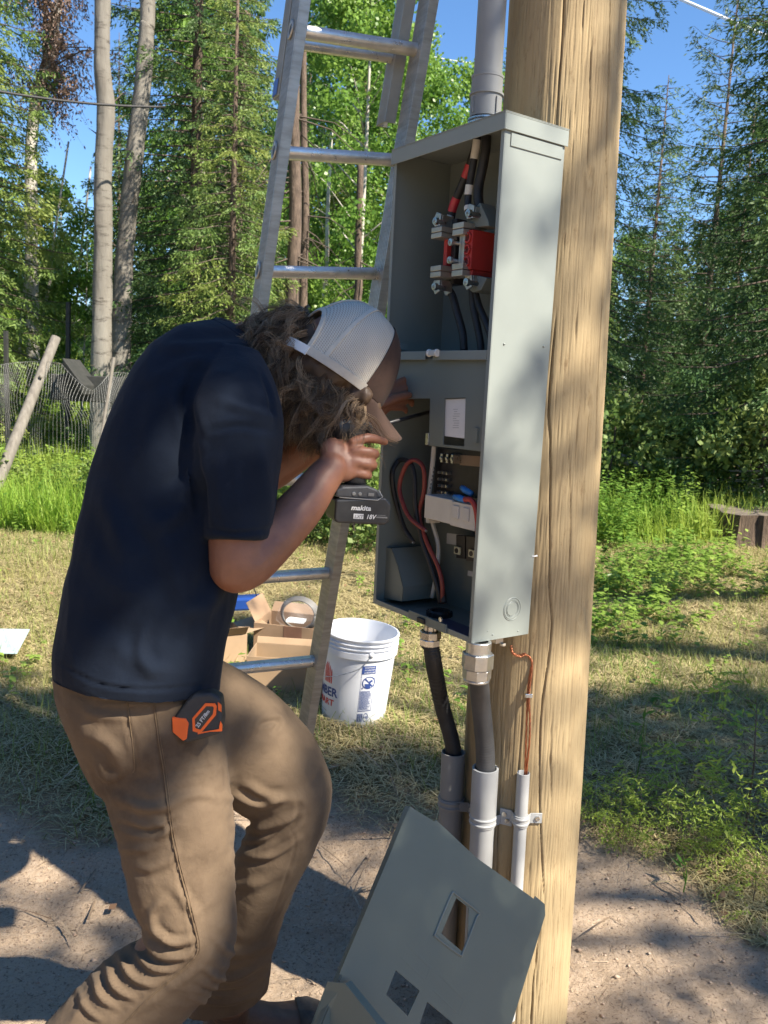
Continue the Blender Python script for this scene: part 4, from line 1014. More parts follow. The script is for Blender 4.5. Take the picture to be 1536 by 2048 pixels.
a=S2(820,1613); b_=bl; w_=nrm(S2(820,1613)-S2(860,1640)); mb.box(a,nb*.014,w_*.0016,b_-a); a2=S2(1090,1830); mb.box(a2+nb*.0009,nb*.014,-w_*.0016,br-a2)
mb.build('folded_edge',mat_cov,cp,bevel=.0005)
def embo(pixels,h,name='embossed_rib',par=None):
    mb=MB(); pts=[S2(a,b) for a,b in pixels]; mb.prism(pts,-nb*h); return mb.build(name,mat_cov,cp,bevel=.0007)
rim=[(908,1786),(955,1824),(951,1836),(925,1903),(918,1909),(872,1874),(871,1862),(901,1790)]
mb=MB(); rp=smooth_path([S2(a,b)-nb*.0012 for a,b in rim]+[S2(*rim[0])-nb*.0012],5); mb.tube(rp,.0022,8,cap=False); mb.build('window_rim',paint('cover_rim',(.15,.17,.15),.3),cp,smooth=True)
for q in ([(816,1886),(860,1931),(857,1935),(812,1891)],[(803,1913),(850,1958),(848,1961),(801,1916)],[(880,1946),(928,1995),(925,1999),(876,1950)],[(867,1978),(915,2025),(913,2028),(865,1981)],[(860,1931),(850,1958),(853,1960),(863,1934)],[(928,1995),(914,2027),(917,2029),(931,1998)]): embo(q,.0010)
# bent lower flange resting in front
fl=thing('cover_flange','small bent grey metal plate lying against the lower left corner of the leaning cover','metal plate',P(660,2040,1.45))
q=[P(655,1963,1.46),P(690,1966,1.44),P(765,2060,1.38),P(800,2120,1.35),P(760,2300,1.38),P(560,2300,1.44),P(618,2060,1.45)]
mb=MB(); mb.prism(q,VEC(0,.0,.002)); mb.build('plate',mat_cov,fl,bevel=.0006)
mb=MB(); mb.prism([P(690,1966,1.44),P(765,2060,1.38),P(800,2120,1.35),P(812,2112,1.38),P(776,2052,1.41),P(702,1960,1.47)],VEC(0,.002,0)); mb.build('plate_fold',mat_cov,fl,bevel=.0006)
# pale sheet lying on the grass at the left
q=[G(-60,1257,.075),G(60,1259,.075),G(34,1308,.06),G(-90,1306,.06)]
mb=MB(); mb.prism(q,UZ*.002); tag(mb.build('metal_sheet',paint('pale_sheet',(.36,.45,.47),.28),bevel=.0005),'pale blue-grey metal sheet lying on the grass at the left edge','metal sheet')
# ================================================================== THE WORKER
FW=VEC(0,0,1)
def ring(lx,ly,rx,ry,d,t,n=28,e=2.2,dd=0.0):
    """closed section between two outline points; t = half thickness along the view axis; dd: extra depth of right end"""
    a=P(lx,ly,d-dd/2); b=P(rx,ry,d+dd/2); c=(a+b)/2; h=(b-a)/2; out=[]
    for k in range(n):
        an=2*math.pi*k/n; x_=math.copysign(abs(math.cos(an))**(2/e),math.cos(an)); y_=math.copysign(abs(math.sin(an))**(2/e),math.sin(an))
        out.append(c+h*x_+FW*t*y_)
    return out
def fit_rings(rr):
    """orient faces outward"""
    return rr
def loftv(rs):
    mb=MB(); mb.rings(rs); return mb
def add_loft(mb,spec,e=2.2):
    rs=[ring(*s[:6],e=e,dd=(s[6] if len(s)>6 else 0)) for s in spec]
    # subdivide smoothly along the loft
    n=len(rs[0]); cols=[smooth_path([r[k] for r in rs],5) for k in range(n)]
    rs2=[[cols[k][i] for k in range(n)] for i in range(len(cols[0]))]
    b=len(mb.v); mb.rings(rs2)
    # orientation check via signed volume
    vs=np.array(mb.v[b:]); c=vs.mean(0); vol=0
    for f in mb.f[-(len(rs2)-1)*n-2:-2]:
        p=np.array([mb.v[i] for i in f]); vol+=np.dot(p[0]-c,np.cross(p[1]-c,p[2]-c))
    if vol<0:
        k=(len(rs2)-1)*n+2
        for i in range(len(mb.f)-k,len(mb.f)): mb.f[i]=tuple(reversed(mb.f[i]))
def limb(mb,pts,rad,seg=18):
    p=smooth_path(pts,6); r=np.interp(np.linspace(0,len(pts)-1,len(p)),range(len(pts)),rad)
    mb.tube(p,list(r),seg)
    mb.ball(p[0],r[0],seg,10); mb.ball(p[-1],r[-1],seg,10)
def fix(mb):   # tubes from MB.tube are outward already
    return mb
per=thing('person','bent-over worker in navy t-shirt, brown trousers and white mesh cap, reaching into the panel','person',G(430,2040))
# ---------------------------------------------------------------- materials
def cloth(name,c1,c2,scale,weave,bs,dirt=None,dirtc=None):
    m,nt,pb,L=newmat(name); c=mixc(nt,ramp(nt,noise(nt,scale,5,.65),.35,.68),c1,c2)
    if dirt: c=mixc(nt,ramp(nt,noise(nt,dirt[0],6,.7),dirt[1],dirt[2]),c,dirtc)
    L(c,pb.inputs['Base Color']); pb.inputs['Roughness'].default_value=.92; pb.inputs['Specular IOR Level'].default_value=.2
    pb.inputs['Sheen Weight'].default_value=.03; pb.inputs['Sheen Roughness'].default_value=.5
    b=bump(nt,L,pb,noise(nt,9,4,.55,dist=.6),bs,.012); b=bump(nt,L,pb,noise(nt,38,5,.6,dist=1.5),bs*.9,.004,b); bump(nt,L,pb,noise(nt,weave,3,.7),.35,.0008,b); return m
mat_shirt=cloth('navy_cotton',(.0042,.0080,.017),(.007,.012,.023),7,900,.25,(5,.62,.78),(.018,.024,.038))
mat_trous=cloth('brown_duck_canvas',(.145,.103,.066),(.100,.070,.046),6,700,.28,(4.5,.55,.72),(.075,.050,.032))
mat_seam=M('seam_thread',(.11,.07,.04),(.16,.11,.06),60,.9)
m,nt,pb,L=newmat('skin'); c=mixc(nt,ramp(nt,noise(nt,16,5,.6),.35,.65),(.27,.118,.066),(.20,.085,.050)); c=mixc(nt,ramp(nt,noise(nt,60,4,.7),.62,.75),c,(.20,.09,.06))
L(c,pb.inputs['Base Color']); pb.inputs['Roughness'].default_value=.5; pb.inputs['Subsurface Weight'].default_value=.12; pb.inputs['Subsurface Radius'].default_value=(.01,.004,.002); pb.inputs['Subsurface Scale'].default_value=.5
bump(nt,L,pb,noise(nt,180,5,.7),.25,.0012); mat_skin=m
# ---------------------------------------------------------------- shirt
mb=MB()
add_loft(mb,[(110,1352,442,1394,1.50,.155),(108,1322,446,1362,1.50,.160),(110,1268,455,1305,1.505,.160),(134,1180,476,1205,1.515,.155),(158,1085,484,1112,1.53,.155),
 (184,975,486,1020,1.55,.16),(218,860,492,950,1.575,.17),(262,762,502,900,1.60,.175),(312,696,520,860,1.63,.175),(366,657,536,820,1.66,.165),(418,645,545,775,1.69,.13),(462,650,545,725,1.71,.085),(486,662,540,700,1.72,.055)],e=2.3)
# near shoulder and sleeve
add_loft(mb,[(425,705,520,700,1.58,.05),(412,745,545,752,1.525,.085),(396,800,560,800,1.485,.098),(386,862,567,850,1.462,.098),(388,930,561,930,1.45,.090),(398,1005,551,1012,1.442,.082),(408,1055,543,1062,1.440,.078),(411,1074,542,1078,1.440,.078)],e=2.1)
# far shoulder and sleeve
add_loft(mb,[(440,700,530,710,1.78,.05),(430,760,550,760,1.82,.08),(440,820,560,850,1.84,.085),(455,880,560,930,1.85,.075),(480,930,570,960,1.85,.07)],e=2.1)
me=remesh_obj(mb,.0048,10,.6)
V=get_v(me); N_=get_n(me); pp=PIX(V); px_=pp[:,0]; py_=pp[:,1]
def seg_dist(px,py,path):
    best=np.full(len(px),1e9); tt=np.zeros(len(px)); L_=0; segs=[]
    for (a,b) in zip(path[:-1],path[1:]): segs.append((np.array(a,float),np.array(b,float),math.hypot(b[0]-a[0],b[1]-a[1])))
    tot=sum(s[2] for s in segs)
    for a,b,l in segs:
        d=b-a; t=np.clip(((px-a[0])*d[0]+(py-a[1])*d[1])/(l*l),0,1); q=np.hypot(px-a[0]-t*d[0],py-a[1]-t*d[1]); k=q<best
        best=np.where(k,q,best); tt=np.where(k,(L_+t*l)/tot,tt); L_+=l
    return best,tt
def crease(V,along,f_across,ratio,amp,seed):
    """ridged wrinkles, long in the direction `along`"""
    al=nrm(along); W=V+(np.stack([fbm(V,6,2,seed+k) for k in range(3)],1)-.5)*.10
    q=W-np.outer(W@al,al)*(1-1/ratio)
    n=vnoise(q,f_across,seed)*.6+vnoise(q,f_across*2.1,seed+3)*.4; r=1-np.abs(2*n-1)*2.2
    return amp*np.clip(r,-.6,1)
def folds(V,N,specs,both=False):
    pp=PIX(V); facing=(N@FW<.15) if not both else np.ones(len(V),bool); D=np.zeros(len(V))
    for path,amp,w_ in specs:
        sp=[tuple(q) for q in smooth_path([np.array([a,b,0.]) for a,b in path],5)]; sp=[(q[0],q[1]) for q in sp]
        d,t=seg_dist(pp[:,0],pp[:,1],sp); tap=np.sin(np.pi*np.clip(t,.04,.96))**.6
        D+=amp*np.exp(-(d/w_)**2)*tap-amp*.45*np.exp(-((d-w_*1.9)/w_)**2)*tap
    return V+N*(D*facing)[:,None]
k_=1e-3
shirt_f=[([(330,690),(420,690),(500,688)],4*k_,10),([(300,760),(380,720),(470,700)],3*k_,12),
 ([(385,880),(372,800),(395,740)],-7*k_,12),([(392,900),(400,1000),(412,1060)],-8*k_,9),([(400,905),(380,960),(340,1000)],5*k_,14),
 ([(395,940),(360,1020),(300,1060)],4*k_,16),([(330,760),(300,850),(290,950)],3*k_,18),([(200,980),(240,1080),(250,1180)],4*k_,20),
 ([(150,1210),(230,1255),(330,1280)],-2*k_,22),([(240,1300),(290,1335),(350,1348)],3*k_,16),
 ([(290,1250),(280,1300),(300,1345)],4*k_,12),([(430,1180),(410,1260),(420,1340)],4*k_,16),([(470,1110),(420,1200),(350,1240)],4*k_,18),
 ([(440,800),(500,820),(560,840)],3*k_,9),([(420,860),(480,850),(545,862)],-3*k_,7),([(520,880),(530,960),(535,1040)],3.5*k_,12),([(430,920),(440,1000),(450,1060)],3*k_,14),
 ([(480,900),(490,980),(500,1050)],-2.5*k_,14),([(405,1052),(470,1066),(545,1056)],-2.2*k_,4),([(106,1328),(200,1372),(320,1382),(442,1370)],-2.2*k_,4),
 ([(520,740),(540,800),(548,850)],-2*k_,4),([(340,1100),(360,1180),(400,1240)],3*k_,22),([(180,1080),(220,1160),(300,1200)],3*k_,24),([(250,1010),(300,1100),(330,1180)],-3*k_,22)]
V=folds(V,N_,[(a,b*1.6,c) for a,b,c in shirt_f]); V=V+N_*((fbm(V,7,3,51)-.5)*.012)[:,None]; V=V+get_n(me)*(crease(V,VEC(.25,.97,.1),7,3.0,.0060,151)*(.5+.5*sst(.65,.85,pp[:,1]/1200)*sst(1320,1180,pp[:,1])))[:,None]-get_n(me)*(.004+.007*sst(1100,1300,pp[:,1]))[:,None]
set_v(me,V)
me.name='t_shirt'
def fin(me,name,mat,parent,it=0):
    L_=rootloc(parent); V=get_v(me); set_v(me,V-L_); me.materials.clear(); o=link(name,me,mat,parent,True); return o
sh=fin(me,'t_shirt',mat_shirt,per)
# collar rib and hem seams
col=[P(a,b,d) for a,b,d in ((428,646,1.64),(452,660,1.615),(485,682,1.625),(512,706,1.65),(528,722,1.70),(520,712,1.77),(495,680,1.80),(462,652,1.79),(438,643,1.72))]
mb=MB(); cp_=smooth_path(col+[col[0]],8); mb.tube(cp_,.0085,10,cap=False); mb.build('collar',mat_shirt,sh,smooth=True)
# ---------------------------------------------------------------- trousers
mb=MB()
add_loft(mb,[(128,1300,432,1330,1.51,.125),(116,1345,440,1368,1.51,.138),(126,1400,444,1420,1.515,.145),(150,1460,449,1480,1.52,.145),(168,1515,455,1530,1.525,.135),(196,1570,462,1582,1.52,.115)],e=2.3)
add_loft(mb,[(140,1450,452,1470,1.50,.10),(168,1520,458,1530,1.492,.105),(205,1575,464,1585,1.488,.105),(228,1640,468,1640,1.488,.10),(244,1710,470,1700,1.49,.098),(262,1780,473,1765,1.49,.095),(284,1838,476,1828,1.49,.092),(290,1872,474,1895,1.492,.090),(250,1892,455,1950,1.496,.090),(200,1925,408,2010,1.50,.088),(140,1985,335,2075,1.50,.084),(75,2055,262,2140,1.50,.082),(10,2125,180,2200,1.50,.078),(-35,2175,120,2250,1.50,.078)],e=2.15)
add_loft(mb,[(330,1470,420,1300,1.58,.10),(390,1555,520,1362,1.63,.11),(440,1600,590,1425,1.66,.108),(478,1625,640,1490,1.685,.104),(498,1640,667,1562,1.70,.098),(482,1672,664,1635,1.71,.094),(462,1725,634,1705,1.722,.088),(452,1790,598,1775,1.745,.082),(430,1860,568,1850,1.775,.08),(398,1925,552,1915,1.81,.08),(376,1980,546,1950,1.84,.082),(370,2022,540,1985,1.86,.078)],e=2.15)
me=remesh_obj(mb,.0046,10,.6)
V=get_v(me); N_=get_n(me)
tf=[([(236,1650),(300,1668),(355,1640)],-5*k_,7),([(225,1600),(300,1620),(380,1600)],5*k_,12),([(330,1600),(400,1590),(455,1600)],3*k_,10),
 ([(235,1560),(205,1560),(190,1530)],4*k_,12),([(170,1470),(220,1500),(250,1560)],4*k_,14),([(250,1440),(268,1500),(270,1560)],-3*k_,6),
 ([(330,1720),(300,1740),(262,1735)],3*k_,10),([(300,1640),(330,1660),(310,1690)],4*k_,10),([(320,1740),(345,1720),(350,1690)],3*k_,9),
 ([(290,1850),(340,1885),(385,1880)],7*k_,8),([(300,1880),(350,1905),(390,1895)],-6*k_,6),([(280,1868),(320,1915),(385,1918)],6*k_,7),([(262,1890),(300,1935),(352,1945)],6*k_,8),([(232,1902),(262,1955),(310,1975)],6*k_,8),([(205,1920),(228,1975),(265,2000)],6*k_,8),
 ([(180,1945),(200,1995),(230,2020)],5*k_,8),([(150,1975),(170,2020),(200,2045)],4*k_,8),([(340,1770),(390,1830),(380,1870)],4*k_,13),([(330,1800),(300,1830),(310,1870)],4*k_,10),([(390,1950),(330,1990),(250,2040)],3*k_,12),([(430,1900),(400,1940),(340,1975)],3*k_,10),
 ([(455,1590),(520,1618),(560,1600)],6*k_,10),([(470,1650),(530,1660),(600,1630)],6*k_,9),([(468,1690),(530,1690),(590,1650),(600,1610)],-5*k_,7),([(470,1710),(540,1715),(600,1680)],5*k_,9),([(490,1570),(540,1600),(600,1600)],4*k_,12),([(460,1770),(520,1770),(575,1740)],3*k_,12),
 ([(400,1940),(460,1960),(540,1925)],5*k_,8),([(385,1975),(450,1990),(530,1965)],-4*k_,6),([(380,2000),(440,2012),(520,1995)],4*k_,7),([(430,1880),(480,1910),(550,1890)],4*k_,10),([(500,1480),(520,1440),(540,1420)],3*k_,8),([(520,1450),(560,1440),(548,1465)],-5*k_,6),
 ([(460,1700),(462,1800),(450,1880)],3*k_,16),([(150,1400),(180,1430),(260,1440)],3*k_,12),([(230,1700),(290,1700),(330,1690)],3*k_,9)]
V=folds(V,N_,[(a,b*1.15,c*.8) for a,b,c in tf]); V=V+N_*((fbm(V,9,3,61)-.5)*.010)[:,None]
N3=get_n(me); pq=PIX(V)
kn=np.exp(-((pq[:,0]-330)/120)**2-((pq[:,1]-1900)/90)**2)+.8*np.exp(-((pq[:,0]-520)/90)**2-((pq[:,1]-1660)/70)**2)+.8*np.exp(-((pq[:,0]-450)/110)**2-((pq[:,1]-1990)/50)**2)+.5*np.exp(-((pq[:,0]-280)/120)**2-((pq[:,1]-1640)/60)**2)+.6*np.exp(-((pq[:,0]-170)/110)**2-((pq[:,1]-2010)/60)**2)
V=V+N3*(crease(V,VEC(.75,.66,.0),13,3.0,.0050,161)*(.22+.78*np.clip(kn,0,1))+crease(V,VEC(.95,-.2,.2),20,2.5,.0014,171))[:,None]
# seams as shallow grooves with raised stitching
seam=[([(300,1395),(312,1480),(322,1540),(332,1620),(345,1700),(365,1780),(385,1860),(390,1900),(370,1930),(330,1965),(290,2000),(230,2060),(170,2120)],-3.2*k_,3.2),
 ([(250,1395),(258,1460),(265,1530),(262,1545)],-2.0*k_,3.2),([(262,1545),(232,1565),(200,1570)],-2*k_,3),([(430,1300),(440,1360),(446,1440),(450,1520)],-2.5*k_,4),([(560,1640),(590,1680),(570,1760),(540,1840),(520,1880)],-1.6*k_,3),([(325,1545),(380,1540),(450,1528)],-1.5*k_,3),([(120,1378),(200,1402),(300,1400),(440,1400)],-2*k_,3)]
V=V-N3*.007; V=folds(V,get_n(me),seam); set_v(me,V)
tr_=fin(me,'work_trousers',mat_trous,per)
from mathutils.bvhtree import BVHTree
def bvh_of(o):
    L_=rootloc(o); me=o.data; return BVHTree.FromPolygons([Vector(tuple(v.co))+Vector(L_) for v in me.vertices],[tuple(p.vertices) for p in me.polygons])
bt=bvh_of(tr_)
def hit(b,px,py,lift=.0015):
    v=ray(px,py); vv=nrm(v); h=b.ray_cast(Vector(CAM),Vector(vv)); 
    return (np.array(h[0])+np.array(h[1])*lift) if h[0] is not None else None
def stitch(path,off,b,parent,mat,r=.0009,name='stitching'):
    sp=smooth_path([np.array([a,c,0.]) for a,c in path],10); pts=[hit(b,q[0]+off,q[1],.0006) for q in sp]; pts=[p for p in pts if p is not None]
    if len(pts)>3: mb=MB(); mb.tube(pts,r,5); mb.build(name,mat,parent,smooth=True)
stitch(seam[0][0],9,bt,tr_,mat_seam,.0006)
stitch(seam[0][0],5,bt,tr_,mat_seam); stitch(seam[1][0],4,bt,tr_,mat_seam)
# ---------------------------------------------------------------- body
HC=P(678,738,1.70)
Fh=nrm(VEC(.77*.86,.64*.86,.51)); Uh=nrm(VEC(.62,-.77,.08)); Uh=nrm(Uh-Fh*(Uh@Fh)); Sh=np.cross(Fh,Uh)   # forward, up, side
if Sh@FW>0: Sh=-Sh                    # towards the camera
AX=np.array([Fh,Sh,Uh])
def H(f,s,u): return HC+Fh*f+Sh*s+Uh*u
mb=MB()
mb.ball(H(-.005,0,.02),(.098,.077,.100),22,16,AX); mb.ball(H(.035,0,-.055),(.062,.055,.065),18,12,AX); mb.ball(H(.055,0,-.095),(.035,.030,.028),14,10,AX)
mb.ball(H(.102,0,-.030),(.018,.013,.024),12,8,AX); mb.ball(H(.092,0,-.072),(.014,.024,.010),12,8,AX)
mb.ball(H(.078,.0,.005),(.022,.055,.014),14,8,AX)
for s in (-1,1): mb.ball(H(.055,.040*s,-.025),(.028,.020,.022),12,8,AX); mb.ball(H(-.01,.080*s,-.02),(.020,.009,.032),12,8,AX)
nk=P(500,705,1.71)
limb(mb,[P(440,760,1.70),nk,H(-.045,0,-.045)],[.075,.062,.056],20)
# trunk and legs carried inside the clothes
limb(mb,[P(290,1420,1.53),P(320,1200,1.54),P(350,1000,1.58),P(400,820,1.64),P(450,740,1.68)],[.12,.12,.125,.11,.08],22)
limb(mb,[P(300,1450,1.51),P(350,1650,1.49),P(380,1850,1.49),P(230,1995,1.50),P(95,2160,1.50)],[.09,.075,.055,.048,.036],18)
limb(mb,[P(360,1420,1.58),P(500,1510,1.66),P(580,1590,1.70),P(530,1760,1.745),P(465,1950,1.84)],[.085,.075,.052,.040,.030],18)
# right arm (near)
limb(mb,[P(470,820,1.50),P(474,960,1.445),P(474,1085,1.432),P(484,1128,1.436),P(545,1075,1.475),P(600,1018,1.52),P(640,965,1.555),P(662,938,1.575)],[.055,.052,.048,.0475,.045,.041,.034,.030],20)
mb.ball(P(473,1132,1.432),.046,16,12)
# right hand: palm, four curled fingers round the grip, thumb
GR=P(712,915,1.615)           # grip centre
gax=nrm(P(700,868,1.63)-P(716,965,1.60))  # grip axis, up
KN=[P(712,880,1.600),P(716,905,1.592),P(716,930,1.588),P(708,952,1.588)]
palm=P(682,922,1.592)
pa=nrm(P(708,925,1.60)-P(655,935,1.575)); pbx=nrm(gax-pa*(gax@pa)); pcx=np.cross(pa,pbx)
mb.ball(palm,(.040,.042,.021),20,14,np.array([pa,pbx,pcx])); mb.ball(P(668,905,1.588),(.028,.030,.019),16,10,np.array([pa,pbx,pcx]))
fl_=[ [(706,884,1.592),(735,876,1.600),(757,880,1.625),(770,884,1.655)],
      [(708,903,1.588),(741,905,1.595),(751,908,1.625),(735,908,1.648)],
      [(706,924,1.586),(739,929,1.595),(746,931,1.622),(730,930,1.642)],
      [(700,944,1.588),(730,950,1.597),(736,951,1.620),(722,949,1.638)] ]
fr=[[.0100,.0095,.0088,.0075],[.0103,.0098,.0090,.0078],[.0100,.0095,.0088,.0075],[.0090,.0085,.0078,.0068]]
for f_,r_ in zip(fl_,fr): limb(mb,[P(*q) for q in f_],r_,12)
limb(mb,[P(672,900,1.600),P(690,878,1.625),P(712,874,1.650),P(734,880,1.662)],[.015,.013,.011,.009],12)
# left arm (far), hand reaching inside the panel
limb(mb,[P(470,800,1.80),P(500,900,1.845),P(525,945,1.85),P(590,905,1.86),P(660,862,1.87),P(715,828,1.88)],[.052,.050,.047,.045,.037,.030],20)
lp=P(748,806,1.89); la=nrm(P(790,785,1.91)-P(715,828,1.88)); lb2=nrm(UZ-la*(UZ@la)); lc=np.cross(la,lb2)
mb.ball(lp,(.044,.040,.018),18,12,np.array([la,lb2,lc]))
for q,r_ in (([(775,778,1.90),(805,762,1.93),(826,757,1.965),(838,764,1.99)],.0092),([(778,790,1.895),(812,778,1.93),(830,776,1.965),(838,786,1.985)],.0096),([(776,802,1.895),(806,800,1.93),(820,801,1.955),(824,808,1.97)],.0092),([(770,814,1.895),(796,815,1.92),(808,817,1.94),(812,822,1.955)],.0082)):
    limb(mb,[P(*a) for a in q],[r_*1.08,r_,r_*.95,r_*.82],12)
limb(mb,[P(735,818,1.875),P(765,806,1.865),P(796,795,1.885),P(818,790,1.91)],[.014,.0125,.0105,.0088],12)
me=remesh_obj(mb,.0038,4,.5); V=get_v(me); N_=get_n(me)
V=V+N_*((fbm(V,40,3,71)-.5)*.0016)[:,None]; set_v(me,V)
body=fin(me,'body',mat_skin,per)
# nails on the near hand
mb=MB()
mat_nail=M('finger_nail',(.50,.33,.27),rough=.35)
for q in ((734,880,1.655),): mb.ball(P(*q),(.005,.006,.003),10,6)
mb.build('thumb_nail',mat_nail,body,smooth=True)
# eyes
mb=MB()
for s in (-1,1): mb.ball(H(.076,.030*s,-.012),.012,12,8)
mb.build('eyes',M('eye_white',(.6,.6,.58),rough=.2),body,smooth=True)
# ---------------------------------------------------------------- boots
mat_leather=M('worn_brown_leather',(.15,.075,.040),(.085,.045,.028),22,.55,bs=.35,bscale=60,rvar=.1)
mat_sole=M('dusty_rubber',(.045,.038,.032),(.09,.075,.06),30,.85,bs=.3,bscale=80)
def boot(pts_top,name,label,ankle,heel,toe,w_=.046):
    """heel & toe ground points, ankle point"""
    root=None; ax=nrm((toe-heel)*np.array([1,1,0])); sd=np.array([-ax[1],ax[0],0]); Lb=np.linalg.norm(toe-heel)
    up=UZ
    def sec(t,wd,h0,h1,n=20,e=2.6):
        c=heel+(toe-heel)*t; out=[]
        for k in range(n):
            an=2*math.pi*k/n; x_=math.copysign(abs(math.cos(an))**(2/e),math.cos(an)); y_=math.copysign(abs(math.sin(an))**(2/e),math.sin(an))
            out.append(c+sd*wd*x_+up*((h0+h1)/2+(h1-h0)/2*y_))
        return out
    mb=MB(); rs=[sec(t,wd,.022,h) for t,wd,h in ((0,.020,.06),(.05,.034,.09),(.2,.038,.115),(.38,.040,.112),(.52,.043,.092),(.68,.048,.078),(.82,.049,.074),(.93,.040,.066),(1.0,.020,.045))]
    n=len(rs[0]); cols=[smooth_path([r[k] for r in rs],4) for k in range(n)]; mb.rings([[cols[k][i] for k in range(n)] for i in range(len(cols[0]))])
    vs=np.array(mb.v); 
    c0=heel+(toe-heel)*.2+up*.09; mb.tube(smooth_path([c0,(c0*.6+ankle*.4),ankle],4),[.046]*8+[.05],16)
    me=remesh_obj(mb,.005,5,.5); V=get_v(me); N2=get_n(me); V+=N2*((fbm(V,25,3,81)-.5)*.005)[:,None]; set_v(me,V); b=fin(me,name,mat_leather,per)
    mb=MB(); sole=[]
    for k in range(26):
        an=2*math.pi*k/26; x_=math.cos(an); y_=math.sin(an); t=.5+.53*x_; wd=.050*(abs(y_)**.8)*math.copysign(1,y_)*(.78+.22*t); sole.append(heel+(toe-heel)*t+sd*wd+up*.002)
    mb.prism(sole,up*.024); mb.build('sole',mat_sole,b,bevel=.003)
    mb=MB(); rs=[sec(t,wd,.020,h) for t,wd,h in ((.76,.0515,.0815),(.86,.0515,.0785),(.95,.041,.068),(1.02,.021,.047))]; mb.rings(rs); mb.build('toe_cap',mat_sole,b,smooth=True)
    return b
hl=G(402,2052,-.165); tp=G(655,2014,-.165); hl[2]=gz(hl[0],hl[1])[0]; tp[2]=gz(tp[0],tp[1])[0]
boot(None,'boot','',P(462,1985,1.86),hl,tp)
hl2=np.array([-.86,1.30,.05]); hl2[2]=gz(hl2[0],hl2[1])[0]+.05; tp2=hl2+np.array([.255,.07,-.035]); boot(None,'boot','',P(60,2215,1.50),hl2,tp2)
# ---------------------------------------------------------------- cap
m,nt,pb,L=newmat('white_cap_mesh')
tc=nt.nodes.new('ShaderNodeTexCoord')
def wave(dv,per_):
    d=nt.nodes.new('ShaderNodeVectorMath'); d.operation='DOT_PRODUCT'; L(tc.outputs['Object'],d.inputs[0]); d.inputs[1].default_value=tuple(dv*(2*math.pi/per_)); s_=nt.nodes.new('ShaderNodeMath'); s_.operation='SINE'; L(d.outputs['Value'],s_.inputs[0]); return s_.outputs[0]
mu=nt.nodes.new('ShaderNodeMath'); mu.operation='ADD'; L(wave(Fh*.35+Uh*.94,.0042),mu.inputs[0]); L(wave(Fh,.0035),mu.inputs[1])
L(mixc(nt,ramp(nt,mu.outputs[0],-.6,1.2),(.50,.465,.40),(.32,.295,.25)),pb.inputs['Base Color']); pb.inputs['Roughness'].default_value=.85
bump(nt,L,pb,mu.outputs[0],.3,.0008); mat_mesh=m
mat_capcloth=M('white_cap_band',(.50,.465,.40),(.43,.40,.345),30,.9,bs=.3,bscale=300)
mat_brim=cloth('brown_cap_cloth',(.06,.036,.028),(.045,.028,.022),20,600,.15)
cr0=-.022                      # rim height along Uh
def crown(th,ph,ex=0):
    f,s=math.cos(th),math.sin(th); rf=.117; rs_=.106; hh=.158
    k=math.cos(ph); z=math.sin(ph); kk=k**.8; lift=.016*(-f)*0
    return H(f*rf*kk*(1+ex)-.004,s*rs_*kk*(1+ex),cr0+hh*z**1.05*(1+ex)+.012*f*(1-z))
NT,NP=200,56
cap=None
def crown_part(sel,name,mat,parent,ex=0,th_off=0):
    vs=[];fs=[];idx={}
    def vid(i,j):
        i%=NT
        if (i,j) not in idx: idx[(i,j)]=len(vs); vs.append(crown(2*math.pi*i/NT,math.pi/2*j/NP,ex))
        return idx[(i,j)]
    for i in range(NT):
        for j in range(NP):
            if sel(2*math.pi*(i+.5)/NT,math.pi/2*(j+.5)/NP):
                q=[vid(i,j),vid(i+1,j),vid(i+1,j+1),vid(i,j+1)]; fs.append(tuple(q))
    mb=MB(); mb.add(vs,fs); o=mb.build(name,mat,parent,smooth=True); sm=o.modifiers.new('s','SOLIDIFY'); sm.thickness=.0016; sm.offset=0; return o
def back(th): return math.pi-abs(((th+math.pi)%(2*math.pi))-math.pi)   # angle from straight back
def is_front(th,ph): return math.cos(th)*math.cos(ph)>.22
def is_open(th,ph): b=back(th); return (b/.62)**2+(ph/.62)**2<1
cap=crown_part(lambda t,p:(not is_front(t,p)) and not is_open(t,p),'cap',mat_mesh,per)
crown_part(lambda t,p:is_front(t,p),'front_panel',mat_brim,cap,.012)
# hem band, seams, snap strap, button
def band(pts,wd,name,mat,thick=.0018):
    mb=MB(); r=[]; n=len(pts)
    for i,p in enumerate(pts):
        t=nrm(pts[min(i+1,n-1)]-pts[max(i-1,0)]); o_=nrm(p-HC-Uh*((p-HC)@Uh)*.6); w_=nrm(np.cross(t,o_)); r.append([p-w_*wd/2-o_*thick,p+w_*wd/2-o_*thick,p+w_*wd/2+o_*thick,p-w_*wd/2+o_*thick])
    mb.rings(r); return mb.build(name,mat,cap,bevel=.0008)
band([crown(t,.05,.016) for t in np.linspace(math.pi+.60,2*math.pi-1.34,26)],.017,'sweat_band',mat_capcloth); band([crown(t,.05,.016) for t in np.linspace(1.34,math.pi-.60,26)],.017,'sweat_band',mat_capcloth)
for a in (math.pi-.0,math.pi+.95,math.pi-.95,2*math.pi-1.15): band([crown(a,p,.014) for p in np.linspace(.64 if a==math.pi else .1,math.pi/2-.02,14)],.009,'seam_tape',mat_capcloth,.0012)
for sg in (-1,1): band([crown(sg*math.acos(min(1,.22/max(.2201,math.cos(p)))),p,.016) for p in np.linspace(.0,1.34,24)],.006,'seam_tape',mat_brim,.001)
ar=[crown(math.pi+.62*math.cos(a),max(.0,.62*math.sin(a)),.016) for a in np.linspace(0,math.pi,22)]; band(ar,.009,'opening_edge',mat_capcloth)
mat_strap=M('white_snap_strap',(.66,.66,.65),(.60,.60,.60),20,.4)
